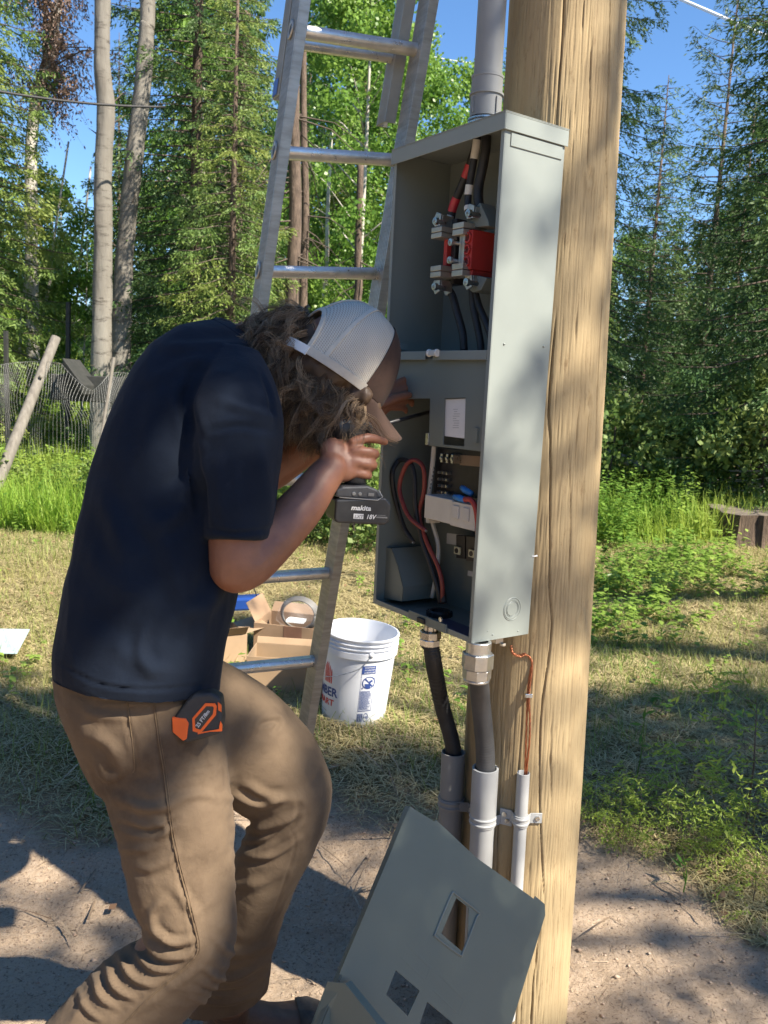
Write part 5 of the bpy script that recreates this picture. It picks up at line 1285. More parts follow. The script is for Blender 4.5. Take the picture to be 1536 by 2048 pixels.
st=band([crown(t,.03,.035) for t in np.linspace(math.pi-.66,math.pi+.72,18)],.018,'snap_strap',mat_strap,.0012)
mb=MB()
for t in np.linspace(math.pi+.15,math.pi+.6,4): mb.ball(crown(t,.035,.055),.0028,8,6)
mb.build('snap_stud',mat_strap,st,smooth=True)
mb=MB(); mb.ball(crown(0,math.pi/2-.001,.02),(.008,.008,.004),14,8,AX); mb.build('cap_button',mat_capcloth,cap,smooth=True)
# curved brim
mb=MB(); rows=[]
for j in range(9):
    v=j/8; row=[]
    for i in range(25):
        a=-1.22+2.44*i/24; base=crown(a,.0,.012); reach=.082*v*max(.0,1-(abs(a)/1.24)**5)**.5; drop=(1-math.cos(a))*.085*v+.010*v
        row.append(base+Fh*reach-Uh*drop)
    rows.append(row)
for j in range(8):
    b=len(mb.v)
    if j==0: mb.v+= [tuple(p) for r in rows for p in r]
    for i in range(24): mb.f.append((j*25+i,j*25+i+1,(j+1)*25+i+1,(j+1)*25+i)); mb.mi.append(0)
o=mb.build('brim',mat_brim,cap,smooth=True); sm=o.modifiers.new('s','SOLIDIFY'); sm.thickness=.004; sm.offset=0
# ---------------------------------------------------------------- hair
m,nt,pb,L=newmat('curly_brown_hair'); oi=nt.nodes.new('ShaderNodeAttribute'); oi.attribute_name='tint'
L(mixc(nt,oi.outputs['Fac'],(.060,.036,.022),(.34,.235,.14)),pb.inputs['Base Color']); pb.inputs['Roughness'].default_value=.5; pb.inputs['Specular IOR Level'].default_value=.4
mat_hair=m
blobs=[(726,790,.026,1.628),(704,800,.03,1.635),(545,700,.042,1.665),(575,735,.05,1.66),(515,678,.032,1.68),(628,712,.040,1.645),(672,748,.042,1.635),(716,786,.036,1.64),(600,690,.036,1.66),(650,790,.045,1.65),(650,700,.052,1.70),(690,770,.05,1.665),(640,690,.05,1.66),(552,672,.046,1.70),(528,690,.030,1.70),(598,655,.045,1.70),(590,730,.062,1.70),(640,765,.054,1.69),(620,700,.06,1.70),(700,805,.048,1.685),(738,812,.030,1.69),(560,740,.040,1.70),(596,782,.035,1.71),(565,700,.05,1.75),(620,740,.06,1.76)]
mb=MB()
for a,b,r,d in blobs: mb.ball(P(a,b,d),r*.82,16,12)
mb.ball(H(-.02,0,-.03),(.09,.084,.07),18,12,AX)
me=remesh_obj(mb,.006,3,.5); V=get_v(me); N2=get_n(me); V+=N2*((fbm(V,38,3,91)-.5)*.022)[:,None]; set_v(me,V)
a_=me.attributes.new('tint','FLOAT','FACE'); a_.data.foreach_set('value',np.full(len(me.polygons),.06,np.float32))
hair=fin(me,'hair',mat_hair,per)
VS=[];FS=[];TT=[]; nb_=0
hr=np.random.default_rng(3)
for (a,b,r,d) in blobs:
    n=int(260*(r/.05)**2)
    for i in range(n):
        dirn=nrm(hr.normal(size=3)); 
        if dirn@FW>.45: continue
        hc=AX@(P(a,b,d)+dirn*r*.75-HC)
        if hc[2]>-.035 and hc[0]>-.10: continue
        c=P(a,b,d); p=c+dirn*r*.72
        # flow: away from crown, outwards, and down with gravity
        tang=nrm(-Uh*.8-Fh*.25+np.array([0,0,-.35])+hr.normal(size=3)*.55); tang=nrm(tang-dirn*(tang@dirn)*.75)
        Ls=.05+.055*hr.random(); cr=.004+.006*hr.random(); ph=hr.random()*6.28; tw=hr.choice([-1,1])*(.5+.8*hr.random())*2*math.pi
        ns=13; pts=[]; u_=dirn; v_=np.cross(tang,dirn)
        nstr=10
        if any((AX@(p+tang*Ls*t_+dirn*.01-HC))[2]>cr0-.012 and (AX@(p+tang*Ls*t_+dirn*.01-HC))[0]>-.108 for t_ in (0,.3,.6,1)): continue
        base=[]; tb=hr.normal(.5,.3)
        for k in range(ns):
            t=k/(ns-1); q=p+tang*Ls*t+dirn*(.012*math.sin(t*math.pi)+.004)-np.array([0,0,1])*.022*t*t+(u_*math.cos(ph+tw*t*Ls/.07)+v_*math.sin(ph+tw*t*Ls/.07))*cr*(.4+t)
            base.append(q)
        for sidx in range(nstr):
            o_=hr.normal(size=3)*.0022; rr=.00042+.0004*hr.random()
            tint=float(np.clip(tb+hr.normal(0,.12),0,1)); i0=len(VS)
            for k in range(ns):
                t=nrm(base[min(k+1,ns-1)]-base[max(k-1,0)]); x1=nrm(np.cross(t,dirn+.01)); y1=np.cross(t,x1); w_=rr*(1-.7*k/(ns-1)); q=base[k]+o_*(1+k/ns)
                VS+= [q+x1*w_,q-x1*w_*.5+y1*w_*.87,q-x1*w_*.5-y1*w_*.87]
            for k in range(ns-1):
                for e_ in range(3): FS.append((i0+k*3+e_,i0+k*3+(e_+1)%3,i0+(k+1)*3+(e_+1)%3,i0+(k+1)*3+e_)); TT.append(tint)
L_=rootloc(per); me=mesh_np('curls',np.array(VS)-L_,np.array(FS)); a_=me.attributes.new('tint','FLOAT','FACE'); a_.data.foreach_set('value',np.array(TT,np.float32))
co=link('curls',me,mat_hair,hair,True); print('hair faces',len(FS))
# ================================================================== DRILL in the right hand
mat_drill=M('drill_black',(.012,.013,.015),(.02,.021,.023),50,.45,bs=.1,bscale=400); mat_drillg=M('drill_dark_grey',(.05,.052,.055),(.035,.036,.04),50,.5)
dr=thing('cordless_drill','black cordless drill gripped in the worker\'s right hand, battery pack hanging below the fist','drill',P(720,1010,1.60))
bd=1.565; bw=nrm(P(785,1006,bd+.035)-P(670,1000,bd)); bu=nrm(UZ+bw*.04); bu=nrm(bu-bw*(bu@bw)); bn=np.cross(bw,bu); 
if bn@FW>0: bn=-bn            # front face normal towards the camera
BW=.108; o=P(668,1046,bd); 
def B(x_,y_,z_): return o+bw*x_+bu*y_-bn*z_     # z into depth
mb=MB(); pf=[(0,.006),(.006,0),(BW-.008,0),(BW,.008),(BW,.040),(BW-.012,.052),(.0,.044)]
mb.prism([B(x_,y_,0) for x_,y_ in pf],-bn*.072); bat=mb.build('battery',mat_drill,dr,bevel=.006,bseg=3)
mb=MB(); pf=[(.000,.047),(.082,.046),(.090,.053),(.080,.066),(.060,.072),(.012,.068),(0,.060)]; mb.prism([B(x_,y_,.004) for x_,y_ in pf],-bn*.064); mb.build('battery_mount',mat_drillg,dr,bevel=.004)
mb=MB(); mb.tube([B(.006,.048,-.0005),B(.080,.0465,-.0005),B(.089,.053,-.0005),B(.080,.066,-.0005)],.0011,6); mb.build('trim_line',M('grey_trim',(.25,.25,.24),rough=.35),bat,smooth=True)
mb=MB()
for x_ in (.034,.046): mb.lathe(B(x_,.056,.0035),bn,[(.0035,0),(.0035,.0012),(.0022,.0016),(.0001,.0016)],14)
mb.box(B(.062,.053,.0035),bw*.011,bu*.006,bn*.001); mb.build('mount_button',M('grey_trim2',(.16,.16,.155),rough=.35),bat)
mw_=Matrix(((bw[0],bu[0],bn[0],0),(bw[1],bu[1],bn[1],0),(bw[2],bu[2],bn[2],0),(0,0,0,1)))
mat_sil=M('silver_print',(.55,.55,.55),rough=.4)
def btext(s,size,x_,y_,sx=1,bold=0,shear=.25,mat=mat_sil):
    c=B(x_,y_,-.0007)-rootloc(bat); mt=Matrix.Translation(Vector(c))@mw_; link('lettering',text('t',s,size,mat,None,mt,shear=shear,extr=.0002,bold=bold,sx=sx),mat,bat)
btext('makita',.0125,.030,.0262,1.15,.00035,.15)
btext('18V',.0120,.060,.0105,.95,.0002); 
mb=MB(); mb.box(B(.036,.0098,-.0006),bw*.019,bu*.0095,bn*.0003); mb.build('white_tag',mat_sil,bat)
btext('LXT',.0080,.0375,.0112,1.15,.0003,.2,mat_ink)
mb=MB(); mb.box(B(.080,.0130,-.0006),bw*.022,bu*.0030,bn*.0003); mb.box(B(.082,.0180,-.0006),bw*.016,bu*.0010,bn*.0003); mb.build('printed_line',M('dim_print',(.12,.12,.12),rough=.5),bat)
g0=B(.045,.066,.036); g1=P(706,868,1.64)
mb=MB(); mb.tube([g0,g0*.7+g1*.3,g0*.35+g1*.65,g1],[.021,.019,.0185,.021],18); mb.build('grip',mat_drill,dr,smooth=True)
t0=P(664,858,1.60); t1=P(752,850,1.71); ta=nrm(t1-t0)
mb=MB(); mb.lathe(t0,ta,[(.0001,0),(.018,.002),(.026,.012),(.027,.06),(.026,.10),(.024,.118),(.0001,.119)],24); mb.build('motor_housing',mat_drill,dr,auto=40)
c=t0+ta*.119; mb=MB(); mb.lathe(c,ta,[(.020,0),(.022,.004),(.022,.03),(.014,.045),(.009,.05),(.0001,.05)],20); mb.build('chuck',mat_drillg,dr,auto=35)
e_=P(862,823,2.0); mb=MB(); mb.tube([c+ta*.048,e_],.0042,10); mb.build('bit_extension',mat_blackp,dr,smooth=True)
# ================================================================== TAPE MEASURE clipped at the pocket
mat_or=M('orange_plastic',(.85,.13,.015),(.75,.11,.012),30,.4); mat_tmb=M('tape_black_rubber',(.02,.021,.023),(.03,.03,.031),50,.6,bs=.3,bscale=300)
tp0=P(396,1432,1.33); tm=thing('tape_measure','black and orange tape measure clipped on the trouser pocket','tape measure',tp0)
s_=hit(bt,396,1432,0); 
if s_ is not None: dz=depth_of(s_)
else: dz=1.38
td=dz-.040
def Tq(px,py,z=0): return P(px,py,td)+FW*z
body_=[(372,1402),(386,1388),(420,1384),(440,1395),(444,1440),(441,1468),(400,1480),(370,1488),(345,1470),(342,1440),(352,1428)]
mb=MB(); mb.prism([Tq(a,b,0) for a,b in body_],FW*.038); cs=mb.build('case',mat_tmb,tm,bevel=.006,bseg=3)
mb=MB(); mb.prism([Tq(a,b,-.0012) for a,b in ((344,1434),(372,1436),(378,1446),(374,1478),(366,1482),(345,1464))],FW*.038); mb.build('orange_mouth',mat_or,tm,bevel=.002)
def loopstrip(outer,inner,z,th,name,mat):
    mb=MB(); n=len(outer)
    for i in range(n): j=(i+1)%n; mb.prism([Tq(*outer[i],z),Tq(*outer[j],z),Tq(*inner[j],z),Tq(*inner[i],z)],FW*th)
    return mb.build(name,mat,tm)
oo=[(385,1436),(411,1406),(430,1406),(434,1412),(432,1430),(402,1466),(386,1462)]; ii=[(390,1438),(413,1412),(426,1412),(428,1415),(426,1428),(401,1459),(391,1456)]
loopstrip(oo,ii,-.0020,.004,'orange_frame',mat_or)
mb=MB(); mb.prism([Tq(*q,-.0008) for q in ii],FW*.003); mb.build('label_plate',M('label_black',(.03,.03,.03),rough=.35),tm)
mb=MB(); mb.prism([Tq(a,b,-.0018) for a,b in ((436,1404),(443,1410),(443,1424),(437,1420))],FW*.003); mb.prism([Tq(a,b,-.0018) for a,b in ((441,1442),(445,1450),(444,1462),(420,1463),(396,1468),(396,1465),(438,1458))],FW*.003); mb.build('orange_trim',mat_or,tm)
tx=nrm(P(425,1412,td)-P(396,1452,td)); ty=nrm(np.cross(FW*-1,tx)); 
c=Tq(397,1455,-.0024)-np.array(tm.location); mt=Matrix(((tx[0],ty[0],-FW[0],c[0]),(tx[1],ty[1],-FW[1],c[1]),(tx[2],ty[2],-FW[2],c[2]),(0,0,0,1)))
link('lettering',text('t','25 FT/8m',.0085,mat_sil,None,mt,extr=.0002,bold=.0002),mat_sil,tm)
# ================================================================== TREES
def quads_from(C,D,W,L_):
    """kite leaves: centre base C, direction D, side W, length L"""
    A=C; B1=C+D*(L_*.45)[:,None]+W; T=C+D*L_[:,None]; B2=C+D*(L_*.45)[:,None]-W
    V=np.stack([A,B1,T,B2],1).reshape(-1,3); return V,np.arange(len(V)).reshape(-1,4)
def unit(a): return a/np.maximum(np.linalg.norm(a,axis=1,keepdims=True),1e-9)
def spruce_mesh(name,Ht,Rm,seed,z0=.8,nbr=150,dens=1.0,droop=.35,leaf=.06,sparse=0,profile=.85,needle_w=.013,rs=1.0):
    g=np.random.default_rng(seed); C=[];D=[];L_=[]; stems=MB(); stems.tube([(0,0,-.3),(.02*g.normal(),.02*g.normal(),Ht*.5),(0,0,Ht)],[Ht*.008+.012*rs,Ht*.0045+.006*rs,.006*rs],10)
    br=MB(); Ts=[]
    for i in range(nbr):
        t=(i+.5)/nbr; z=z0+(Ht*.985-z0)*t**1.05; az=i*2.39996+g.normal()*.3
        R=Rm*(1-(z-z0)/(Ht-z0))**profile*(.70+.45*g.random())+.10
        if g.random()<sparse: R*=.45
        up=.25*(z/Ht)-.05; n=12; ss=np.linspace(0,1,n); rr=R*ss; zz=z+R*(up*ss-droop*ss**1.6+.18*ss**4)
        P_=np.stack([np.cos(az)*rr,np.sin(az)*rr,zz],1)+np.stack([-np.sin(az)*ss,np.cos(az)*ss,0*ss],1)*g.normal()*.05*R
        br.tube([P_[k] for k in (0,4,8,11)],[(.007+.006*R)*rs,(.005+.004*R)*rs,(.003+.002*R)*rs,.002*rs],4)
        nt_=max(6,int(R/.040*dens)); s=.06+.94*np.sqrt(g.random(nt_)); side=g.choice([-1,1],nt_)
        bp=np.stack([np.interp(s,ss,P_[:,q]) for q in range(3)],1); bt_=np.array([math.cos(az),math.sin(az),-droop*.8]); sdv=np.array([-math.sin(az),math.cos(az),0.])
        ln=(.42*R*(1-s)**.75+min(.07,.3*R))*(.6+.7*g.random(nt_)); ang=.65+.5*g.random(nt_)
        tw=unit(np.cos(ang)[:,None]*bt_+(np.sin(ang)*side)[:,None]*sdv+np.stack([0*s,0*s,-.15-.55*g.random(nt_)],1))
        for k in range(nt_):
            m_=max(2,int(ln[k]/(.40*leaf))); u=(np.arange(m_)+g.random(m_))/m_
            c=bp[k]+tw[k]*(ln[k]*u)[:,None]+np.array([0,0,-1.])*(ln[k]*.22*u*u)[:,None]
            d=unit(tw[k]+g.normal(size=(m_,3))*.42); C.append(c);D.append(d);L_.append(leaf*(.6+.7*g.random(m_)))
            Ts.append(np.clip(.25+.55*s[k]*u+.2*g.normal(size=m_)*.6,0,1))
    C=np.concatenate(C);D=np.concatenate(D);L_=np.concatenate(L_);Ts=np.concatenate(Ts); W=unit(np.cross(D,g.normal(size=D.shape)))*(L_*needle_w/.085*1.0)[:,None]
    V,Fq=quads_from(C,D,W,L_); m=mesh_np(name,V,Fq); tintattr(m,Ts)
    def tomesh(b,nm): q=bpy.data.meshes.new(nm); q.from_pydata(b.v,[],b.f); q.update(); q.polygons.foreach_set('use_smooth',np.ones(len(q.polygons),dtype=bool)); return q
    return m,tomesh(stems,name+'_trunk'),tomesh(br,name+'_boughs')
def broad_mesh(name,Ht,Rc,z0,seed,nl,leaf,nb=30,clump=.35,trunk_r=.06,lean=0,ncl=80):
    g=np.random.default_rng(seed); st=MB(); tp=[(lean*t*Ht+.05*math.sin(3*t+seed),.04*math.cos(4*t),Ht*t) for t in np.linspace(-.03,1,7)]; st.tube(tp,[trunk_r*(1.15-.95*k/6) for k in range(7)],10)
    br=MB(); cl=[]
    for i in range(ncl):
        t=g.random()**.8; z=z0+(Ht-z0)*t; prof=math.sin(math.pi*min(1,max(.03,(t*.85+.12))))**.7; az=g.random()*6.283; r=Rc*prof*(.25+.75*math.sqrt(g.random()))
        c=np.array([math.cos(az)*r+lean*z,math.sin(az)*r,z]); cl.append(c)
        if i<nb: br.tube([(lean*(z-r*.7),0,max(.2,z-r*.7)),tuple(c*np.array([.5,.5,1])+np.array([lean*z*.5,0,-r*.25])),tuple(c)],[.018*trunk_r/.06,.010*trunk_r/.06,.004],4)
    cl=np.array(cl); k=g.integers(0,len(cl),nl); C=cl[k]+unit(g.normal(size=(nl,3)))*(clump*g.random(nl)**.55)[:,None]*np.array([1,1,.75]); D=unit(g.normal(size=(nl,3))+np.array([0,0,-.5])); L_=leaf*(.6+.7*g.random(nl)); W=unit(np.cross(D,g.normal(size=(nl,3))))*(L_*.42)[:,None]
    V,Fq=quads_from(C,D,W,L_); m=mesh_np(name,V,Fq); tintattr(m,g.random(nl))
    def tomesh(b,nm): q=bpy.data.meshes.new(nm); q.from_pydata(b.v,[],b.f); q.update(); q.polygons.foreach_set('use_smooth',np.ones(len(q.polygons),dtype=bool)); return q
    return m,tomesh(st,name+'_trunk'),tomesh(br,name+'_limbs')
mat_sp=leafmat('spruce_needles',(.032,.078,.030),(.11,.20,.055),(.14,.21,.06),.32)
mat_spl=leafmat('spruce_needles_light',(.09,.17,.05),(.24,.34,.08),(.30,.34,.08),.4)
mat_asp=leafmat('aspen_leaves',(.08,.19,.03),(.19,.33,.055),(.24,.37,.07),.45,.4)
mat_pine=leafmat('pine_needles',(.05,.10,.04),(.12,.17,.06),None,.25)
mat_dead=leafmat('dead_twigs',(.16,.10,.075),(.24,.16,.12),None,.1)
mat_bark=M('conifer_bark',(.16,.115,.085),(.07,.05,.038),9,.95,bs=.7,bscale=30,bdist=.02,stretch=(3,3,.8))
mat_bough=M('bough_bark',(.075,.058,.045),(.11,.085,.065),9,.95)
mat_brch=M('white_bark',(.55,.52,.47),(.35,.32,.28),8,.85,bs=.3,bscale=20)
# aspen bark: pale, with dark horizontal scars and furrowed patches
m,nt,pb,L=newmat('aspen_bark'); c=mixc(nt,ramp(nt,noise(nt,1,5,.6,(3,3,.7)),.35,.65),(.23,.215,.185),(.135,.12,.10))
c=mixc(nt,ramp(nt,noise(nt,1,6,.75,(4,4,16)),.54,.66),c,(.07,.06,.05)); c=mixc(nt,ramp(nt,noise(nt,1,5,.7,(5,5,.9)),.60,.72),c,(.10,.085,.07)); L(c,pb.inputs['Base Color']); pb.inputs['Roughness'].default_value=.9
bump(nt,L,pb,noise(nt,1,6,.75,(14,14,4)),.7,.02); mat_aspbark=m
SPR={}
def make_tree(name,label,cat,x_,y_,meshes,mats,rz=0,sc=1.0,group=None,z=None,tilt=(0,0)):
    z=hz(x_,y_)-.05 if z is None else z
    o=thing(name,label,cat,(x_,y_,z),rz,group); o.scale=(sc,sc,sc); o.rotation_euler=(tilt[0],tilt[1],rz)
    nm=('crown','trunk','boughs')
    for q,mt,n in zip(meshes,mats,nm):
        if q is None: continue
        if not q.materials: q.materials.append(mt)
        c=bpy.data.objects.new(n,q); COL.objects.link(c); c.parent=o
        if len(q.materials) and q.materials[0]!=mt: c.material_slots[0].link='OBJECT'; c.material_slots[0].material=mt
    return o
def place(px,dist):
    """ground position seen in picture column px at horizontal distance dist"""
    v=ray(px,900); v=v/math.hypot(v[0],v[1]); return v[0]*dist,v[1]*dist
A_=spruce_mesh('spruce_a',11,1.55,1,z0=.5,nbr=300,dens=1.5); B_=spruce_mesh('spruce_b',9,1.3,2,z0=.3,nbr=240,dens=1.5,droop=.45)
C_s=spruce_mesh('spruce_c',14,1.6,3,z0=1.5,nbr=280,dens=1.3,droop=.45,sparse=.2); D_s=spruce_mesh('spruce_d',6,1.05,4,z0=.15,nbr=170,dens=1.2,droop=.2)
PN=spruce_mesh('pine_e',9.5,1.5,5,z0=2.6,nbr=110,dens=1.1,droop=-.12,leaf=.09,sparse=.3,profile=.55,needle_w=.010)
FA=spruce_mesh('spruce_far_a',11,2.0,51,z0=.2,nbr=190,dens=.8,leaf=.13,needle_w=.034,droop=.4); FB=spruce_mesh('spruce_far_b',9,1.6,52,z0=.1,nbr=160,dens=.8,leaf=.12,needle_w=.034,droop=.3)
AS1=broad_mesh('aspen_a',9,1.7,1.6,6,26000,.075,clump=.42,ncl=120); AS2=broad_mesh('aspen_b',7,1.1,1.2,7,15000,.07,clump=.34,ncl=80,trunk_r=.045); AS3=broad_mesh('aspen_sapling',4.2,.62,.7,8,5200,.06,nb=16,clump=.24,ncl=42,trunk_r=.022)
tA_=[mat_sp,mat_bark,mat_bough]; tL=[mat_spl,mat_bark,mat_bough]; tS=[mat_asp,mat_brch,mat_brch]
# --- the two big aspen trunks left of centre
def big_trunk(path,wpx,dist,name,label,seed):
    pts=[]; rad=[]
    for (a,b),w_ in zip(path,wpx):
        v=ray(a,b); t=dist/math.hypot(v[0],v[1]); q=CAM+v*t; pts.append(q); rad.append(w_/2/F*depth_of(q))
    pts=[np.array([pts[0][0]+(pts[0][0]-pts[1][0])*.3,pts[0][1],pts[0][2]+3.2])]+pts+[np.array([pts[-1][0]-.0,pts[-1][1],hz(pts[-1][0],pts[-1][1])-.2])]; rad=[rad[0]*.8]+rad+[rad[-1]*1.25]
    r=thing(name,label,'tree',pts[-1]); pp=smooth_path(pts,14); rr=np.interp(np.linspace(0,len(pts)-1,len(pp)),range(len(pts)),rad)
    g=np.random.default_rng(seed); mb=MB(); mb.tube(pp,list(rr),28); o=mb.build('trunk',mat_aspbark,r,smooth=True); V=get_v(o.data); N2=get_n(o.data); W=V+rootloc(r); V+=N2*((fbm(W*np.array([1,1,.25]),16,4,seed)-.5)*.03)[:,None]; set_v(o.data,V)
    for k in range(4):
        mb=MB(); i=int(g.integers(4,len(pp)-20)); d=nrm(np.array([g.normal(),g.normal()*.6,.3])); mb.tube([pp[i],pp[i]+d*.12,pp[i]+d*.25+UZ*.05],[.014,.010,.003],5); mb.build('dead_stub',mat_bough,r,smooth=True)
    m_,_,_2=AS2; cr=bpy.data.objects.new('crown',m_); COL.objects.link(cr); cr.parent=r; cr.location=Vector(pp[0]-np.array(pts[-1])-np.array([0,0,-.6]))
    if not m_.materials: m_.materials.append(mat_asp)
    return r
big_trunk([(205,-10),(204,130),(212,220),(206,330),(206,480),(204,640),(203,740)],[31,31,34,34,36,38,42],11.5,'aspen_tree','straight pale aspen trunk, left of the close pair standing behind the wire fence',1)
big_trunk([(296,-10),(293,60),(285,170),(270,300),(256,440),(246,560),(240,740)],[29,30,33,34,34,36,42],11.8,'aspen_tree','slightly leaning grey aspen trunk, right of the close pair standing behind the wire fence',2)
# --- named individual trees, left to right
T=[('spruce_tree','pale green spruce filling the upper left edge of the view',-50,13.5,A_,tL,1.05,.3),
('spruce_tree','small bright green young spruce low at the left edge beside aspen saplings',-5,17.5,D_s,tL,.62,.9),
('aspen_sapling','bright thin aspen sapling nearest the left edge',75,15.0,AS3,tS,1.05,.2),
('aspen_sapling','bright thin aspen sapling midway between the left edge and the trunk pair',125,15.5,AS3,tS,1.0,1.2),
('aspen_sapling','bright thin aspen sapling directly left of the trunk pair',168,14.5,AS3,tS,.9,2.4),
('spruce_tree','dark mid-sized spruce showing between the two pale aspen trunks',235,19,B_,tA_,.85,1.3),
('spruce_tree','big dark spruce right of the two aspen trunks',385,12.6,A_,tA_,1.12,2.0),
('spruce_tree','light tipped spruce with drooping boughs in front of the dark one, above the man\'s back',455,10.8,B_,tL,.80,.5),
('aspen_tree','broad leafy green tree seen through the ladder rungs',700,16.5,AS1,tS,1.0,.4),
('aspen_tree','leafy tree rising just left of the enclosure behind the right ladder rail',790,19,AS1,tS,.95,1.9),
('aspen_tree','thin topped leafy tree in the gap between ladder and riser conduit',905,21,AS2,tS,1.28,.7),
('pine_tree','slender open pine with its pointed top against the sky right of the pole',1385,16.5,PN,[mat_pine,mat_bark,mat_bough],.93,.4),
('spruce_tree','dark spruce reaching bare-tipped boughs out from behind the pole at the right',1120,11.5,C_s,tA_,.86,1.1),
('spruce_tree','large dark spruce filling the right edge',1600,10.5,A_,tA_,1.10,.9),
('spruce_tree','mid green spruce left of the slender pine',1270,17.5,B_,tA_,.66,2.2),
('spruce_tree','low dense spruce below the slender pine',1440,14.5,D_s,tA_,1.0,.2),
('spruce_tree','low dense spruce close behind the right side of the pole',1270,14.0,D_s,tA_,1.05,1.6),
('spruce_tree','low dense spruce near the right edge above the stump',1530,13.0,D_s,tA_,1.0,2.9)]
for n,l,px,d,ms,mt,sc,rz in T:
    x_,y_=place(px,d); make_tree(n,l,n.split('_')[0]+' tree' if 'sapling' not in n else 'sapling',x_,y_,ms,mt,rz,sc)
# bare lower trunks in the middle
def bare(px0,py0,px1,py1,w0,w1,d,name,label,mat=mat_bark,twigs=18,crown=None):
    a=CAM+ray(px0,py0)*(d/math.hypot(*ray(px0,py0)[:2])); b=CAM+ray(px1,py1)*(d/math.hypot(*ray(px1,py1)[:2])); dirn=nrm(a-b); r0=w0/2/F*depth_of(a); r1=w1/2/F*depth_of(b)
    top=a+dirn*1.5; base=b-dirn*((b[2]-hz(b[0],b[1])+.1)/dirn[2]); root=thing(name,label,'tree',base); mb=MB(); pp=smooth_path([base,b,(a+b)/2+np.array([.03,0,0]),a,top],8); mb.tube(pp,list(np.linspace(r1*1.15,r0*.8,len(pp))),14)
    o=mb.build('trunk',mat,root,smooth=True); g=np.random.default_rng(int(px0)); mb=MB()
    for k in range(twigs):
        t=.25+.75*g.random(); p=b+(a-b)*t; az=g.random()*6.28; ln=.4+.9*g.random(); d1=np.array([math.cos(az),math.sin(az),-.1-.5*g.random()]); q=p+d1*ln*.5; e=q+d1*ln*.5+np.array([0,0,-.25*ln]); mb.tube([p,q,e],[.012,.007,.002],4)
        for j in range(4): s=p+(e-p)*g.random(); mb.tube([s,s+nrm(g.normal(size=3)+np.array([0,0,-.8]))*.22],[.003,.001],3)
    mb.build('dead_branches',mat_bough,root); return root
bare(588,230,584,615,24,27,11.0,'pine_tree','rough reddish pine trunk seen between the ladder rails, left of two')
bare(607,230,606,610,14,17,11.6,'pine_tree','thinner darker pine trunk right behind the reddish one, between the ladder rails')
bare(478,250,455,655,26,31,12.9,'pine_tree','bare lower trunk in the spruce shade above the man\'s back',twigs=34)
bare(716,505,712,640,16,17,15,'pine_tree','short dark trunk low between the ladder rails, right side',twigs=4)
bare(655,430,645,640,8,9,17,'birch_tree','thin white birch stem seen through the lower ladder rungs',mat_brch,4)
for i,(a,b,c_,d_,w_,ds) in enumerate(((55,400,40,690,6,14.2),(108,480,82,655,6,14.6),(160,520,146,640,6,15.3),(235,560,224,690,5,16))):
    bare(a,b,c_,d_,w_*.8,w_,ds,'birch_tree',['pale slim birch stem closest to the left edge','pale slim birch stem leaning right, second from the left edge','pale slim birch stem beside the left of the tall aspen trunk','thin pale birch stem showing between the two aspen trunks'][i],mat_brch,2)
# dead birch with reddish twigs, upper left
x_,y_=place(70,14.0); root=thing('dead_birch','leaning dead birch with reddish hanging twigs in the upper left','tree',(x_,y_,hz(x_,y_)-.1))
def at(px,py,dist): v=ray(px,py); return CAM+v*(dist/math.hypot(v[0],v[1]))
pts=[np.array(root.location),at(62,420,14),at(68,230,14),at(98,110,14),at(115,20,14),at(125,-80,14)]
mb=MB(); mb.tube(smooth_path(pts,6),list(np.linspace(.10,.05,31)),12); mb.build('trunk',mat_brch,root,smooth=True)
g=np.random.default_rng(9); mb=MB(); C=[];D=[];L_=[]
for k in range(26):
    s=pts[2]+(pts[5]-pts[2])*g.random(); e=s+np.array([g.normal()*.5+.25,g.normal()*.4,.15+g.random()*.5]); mb.tube([s,(s+e)/2+UZ*.15,e],[.02,.012,.004],4)
    for j in range(14):
        q=s+(e-s)*g.random(); e2=q+np.array([g.normal()*.28,g.normal()*.25,-.15-.45*g.random()]); mb.tube([q,(q+e2)/2+np.array([0,0,.05]),e2],[.006,.004,.001],3)
        n=26; C.append(q+(e2-q)*g.random((n,1))+g.normal(size=(n,3))*.03); D.append(unit(g.normal(size=(n,3))+np.array([0,0,-1.2]))); L_.append(.03+.04*g.random(n))
mb.build('branches',mat_bough,root)
C=np.concatenate(C);D=np.concatenate(D);L_=np.concatenate(L_);W=unit(np.cross(D,g.normal(size=D.shape)))*(L_*.22)[:,None]; V,Fq=quads_from(C-np.array(root.location),D,W,L_); m=mesh_np('twigs',V,Fq); tintattr(m,g.random(len(Fq))); link('twigs',m,mat_dead,root)
# --- the forest wall behind: individuals sharing meshes
g=np.random.default_rng(21); k=0
for ring_,(d0,n) in enumerate(((21,15),(26,16),(32,18))):
    for i in range(n):
        px=-260+(1536+520)*(i+g.random()*.8)/n
        gap=(840<px<960) or (1150<px<1520)
        d=d0+g.random()*3
        if px<240 and d<29: continue
        ms=[FA,FB,FA,AS1][int(g.integers(0,4))]; x_,y_=place(px,d)
        zt=hz(x_,y_); allow=1.6+ (d*.20 if gap else d*.52)   # keep the sky openings clear
        if 60<px<300: allow=1.3+d*.22
        Ht={id(FA):11,id(FB):9,id(AS1):9}[id(ms)]; sc=min(1.25,max(.3,(allow-zt)/Ht))*(.85+.15*g.random())
        asp=ms is AS1
        make_tree('forest_aspen' if asp else 'forest_spruce','leafy tree in the forest wall behind the clearing' if asp else 'dark conifer in the forest wall behind the clearing','tree',x_,y_,ms,tS if asp else (tA_ if g.random()<.7 else tL),g.random()*6,sc,group='leafy trees in the forest wall' if asp else 'conifers in the forest wall')
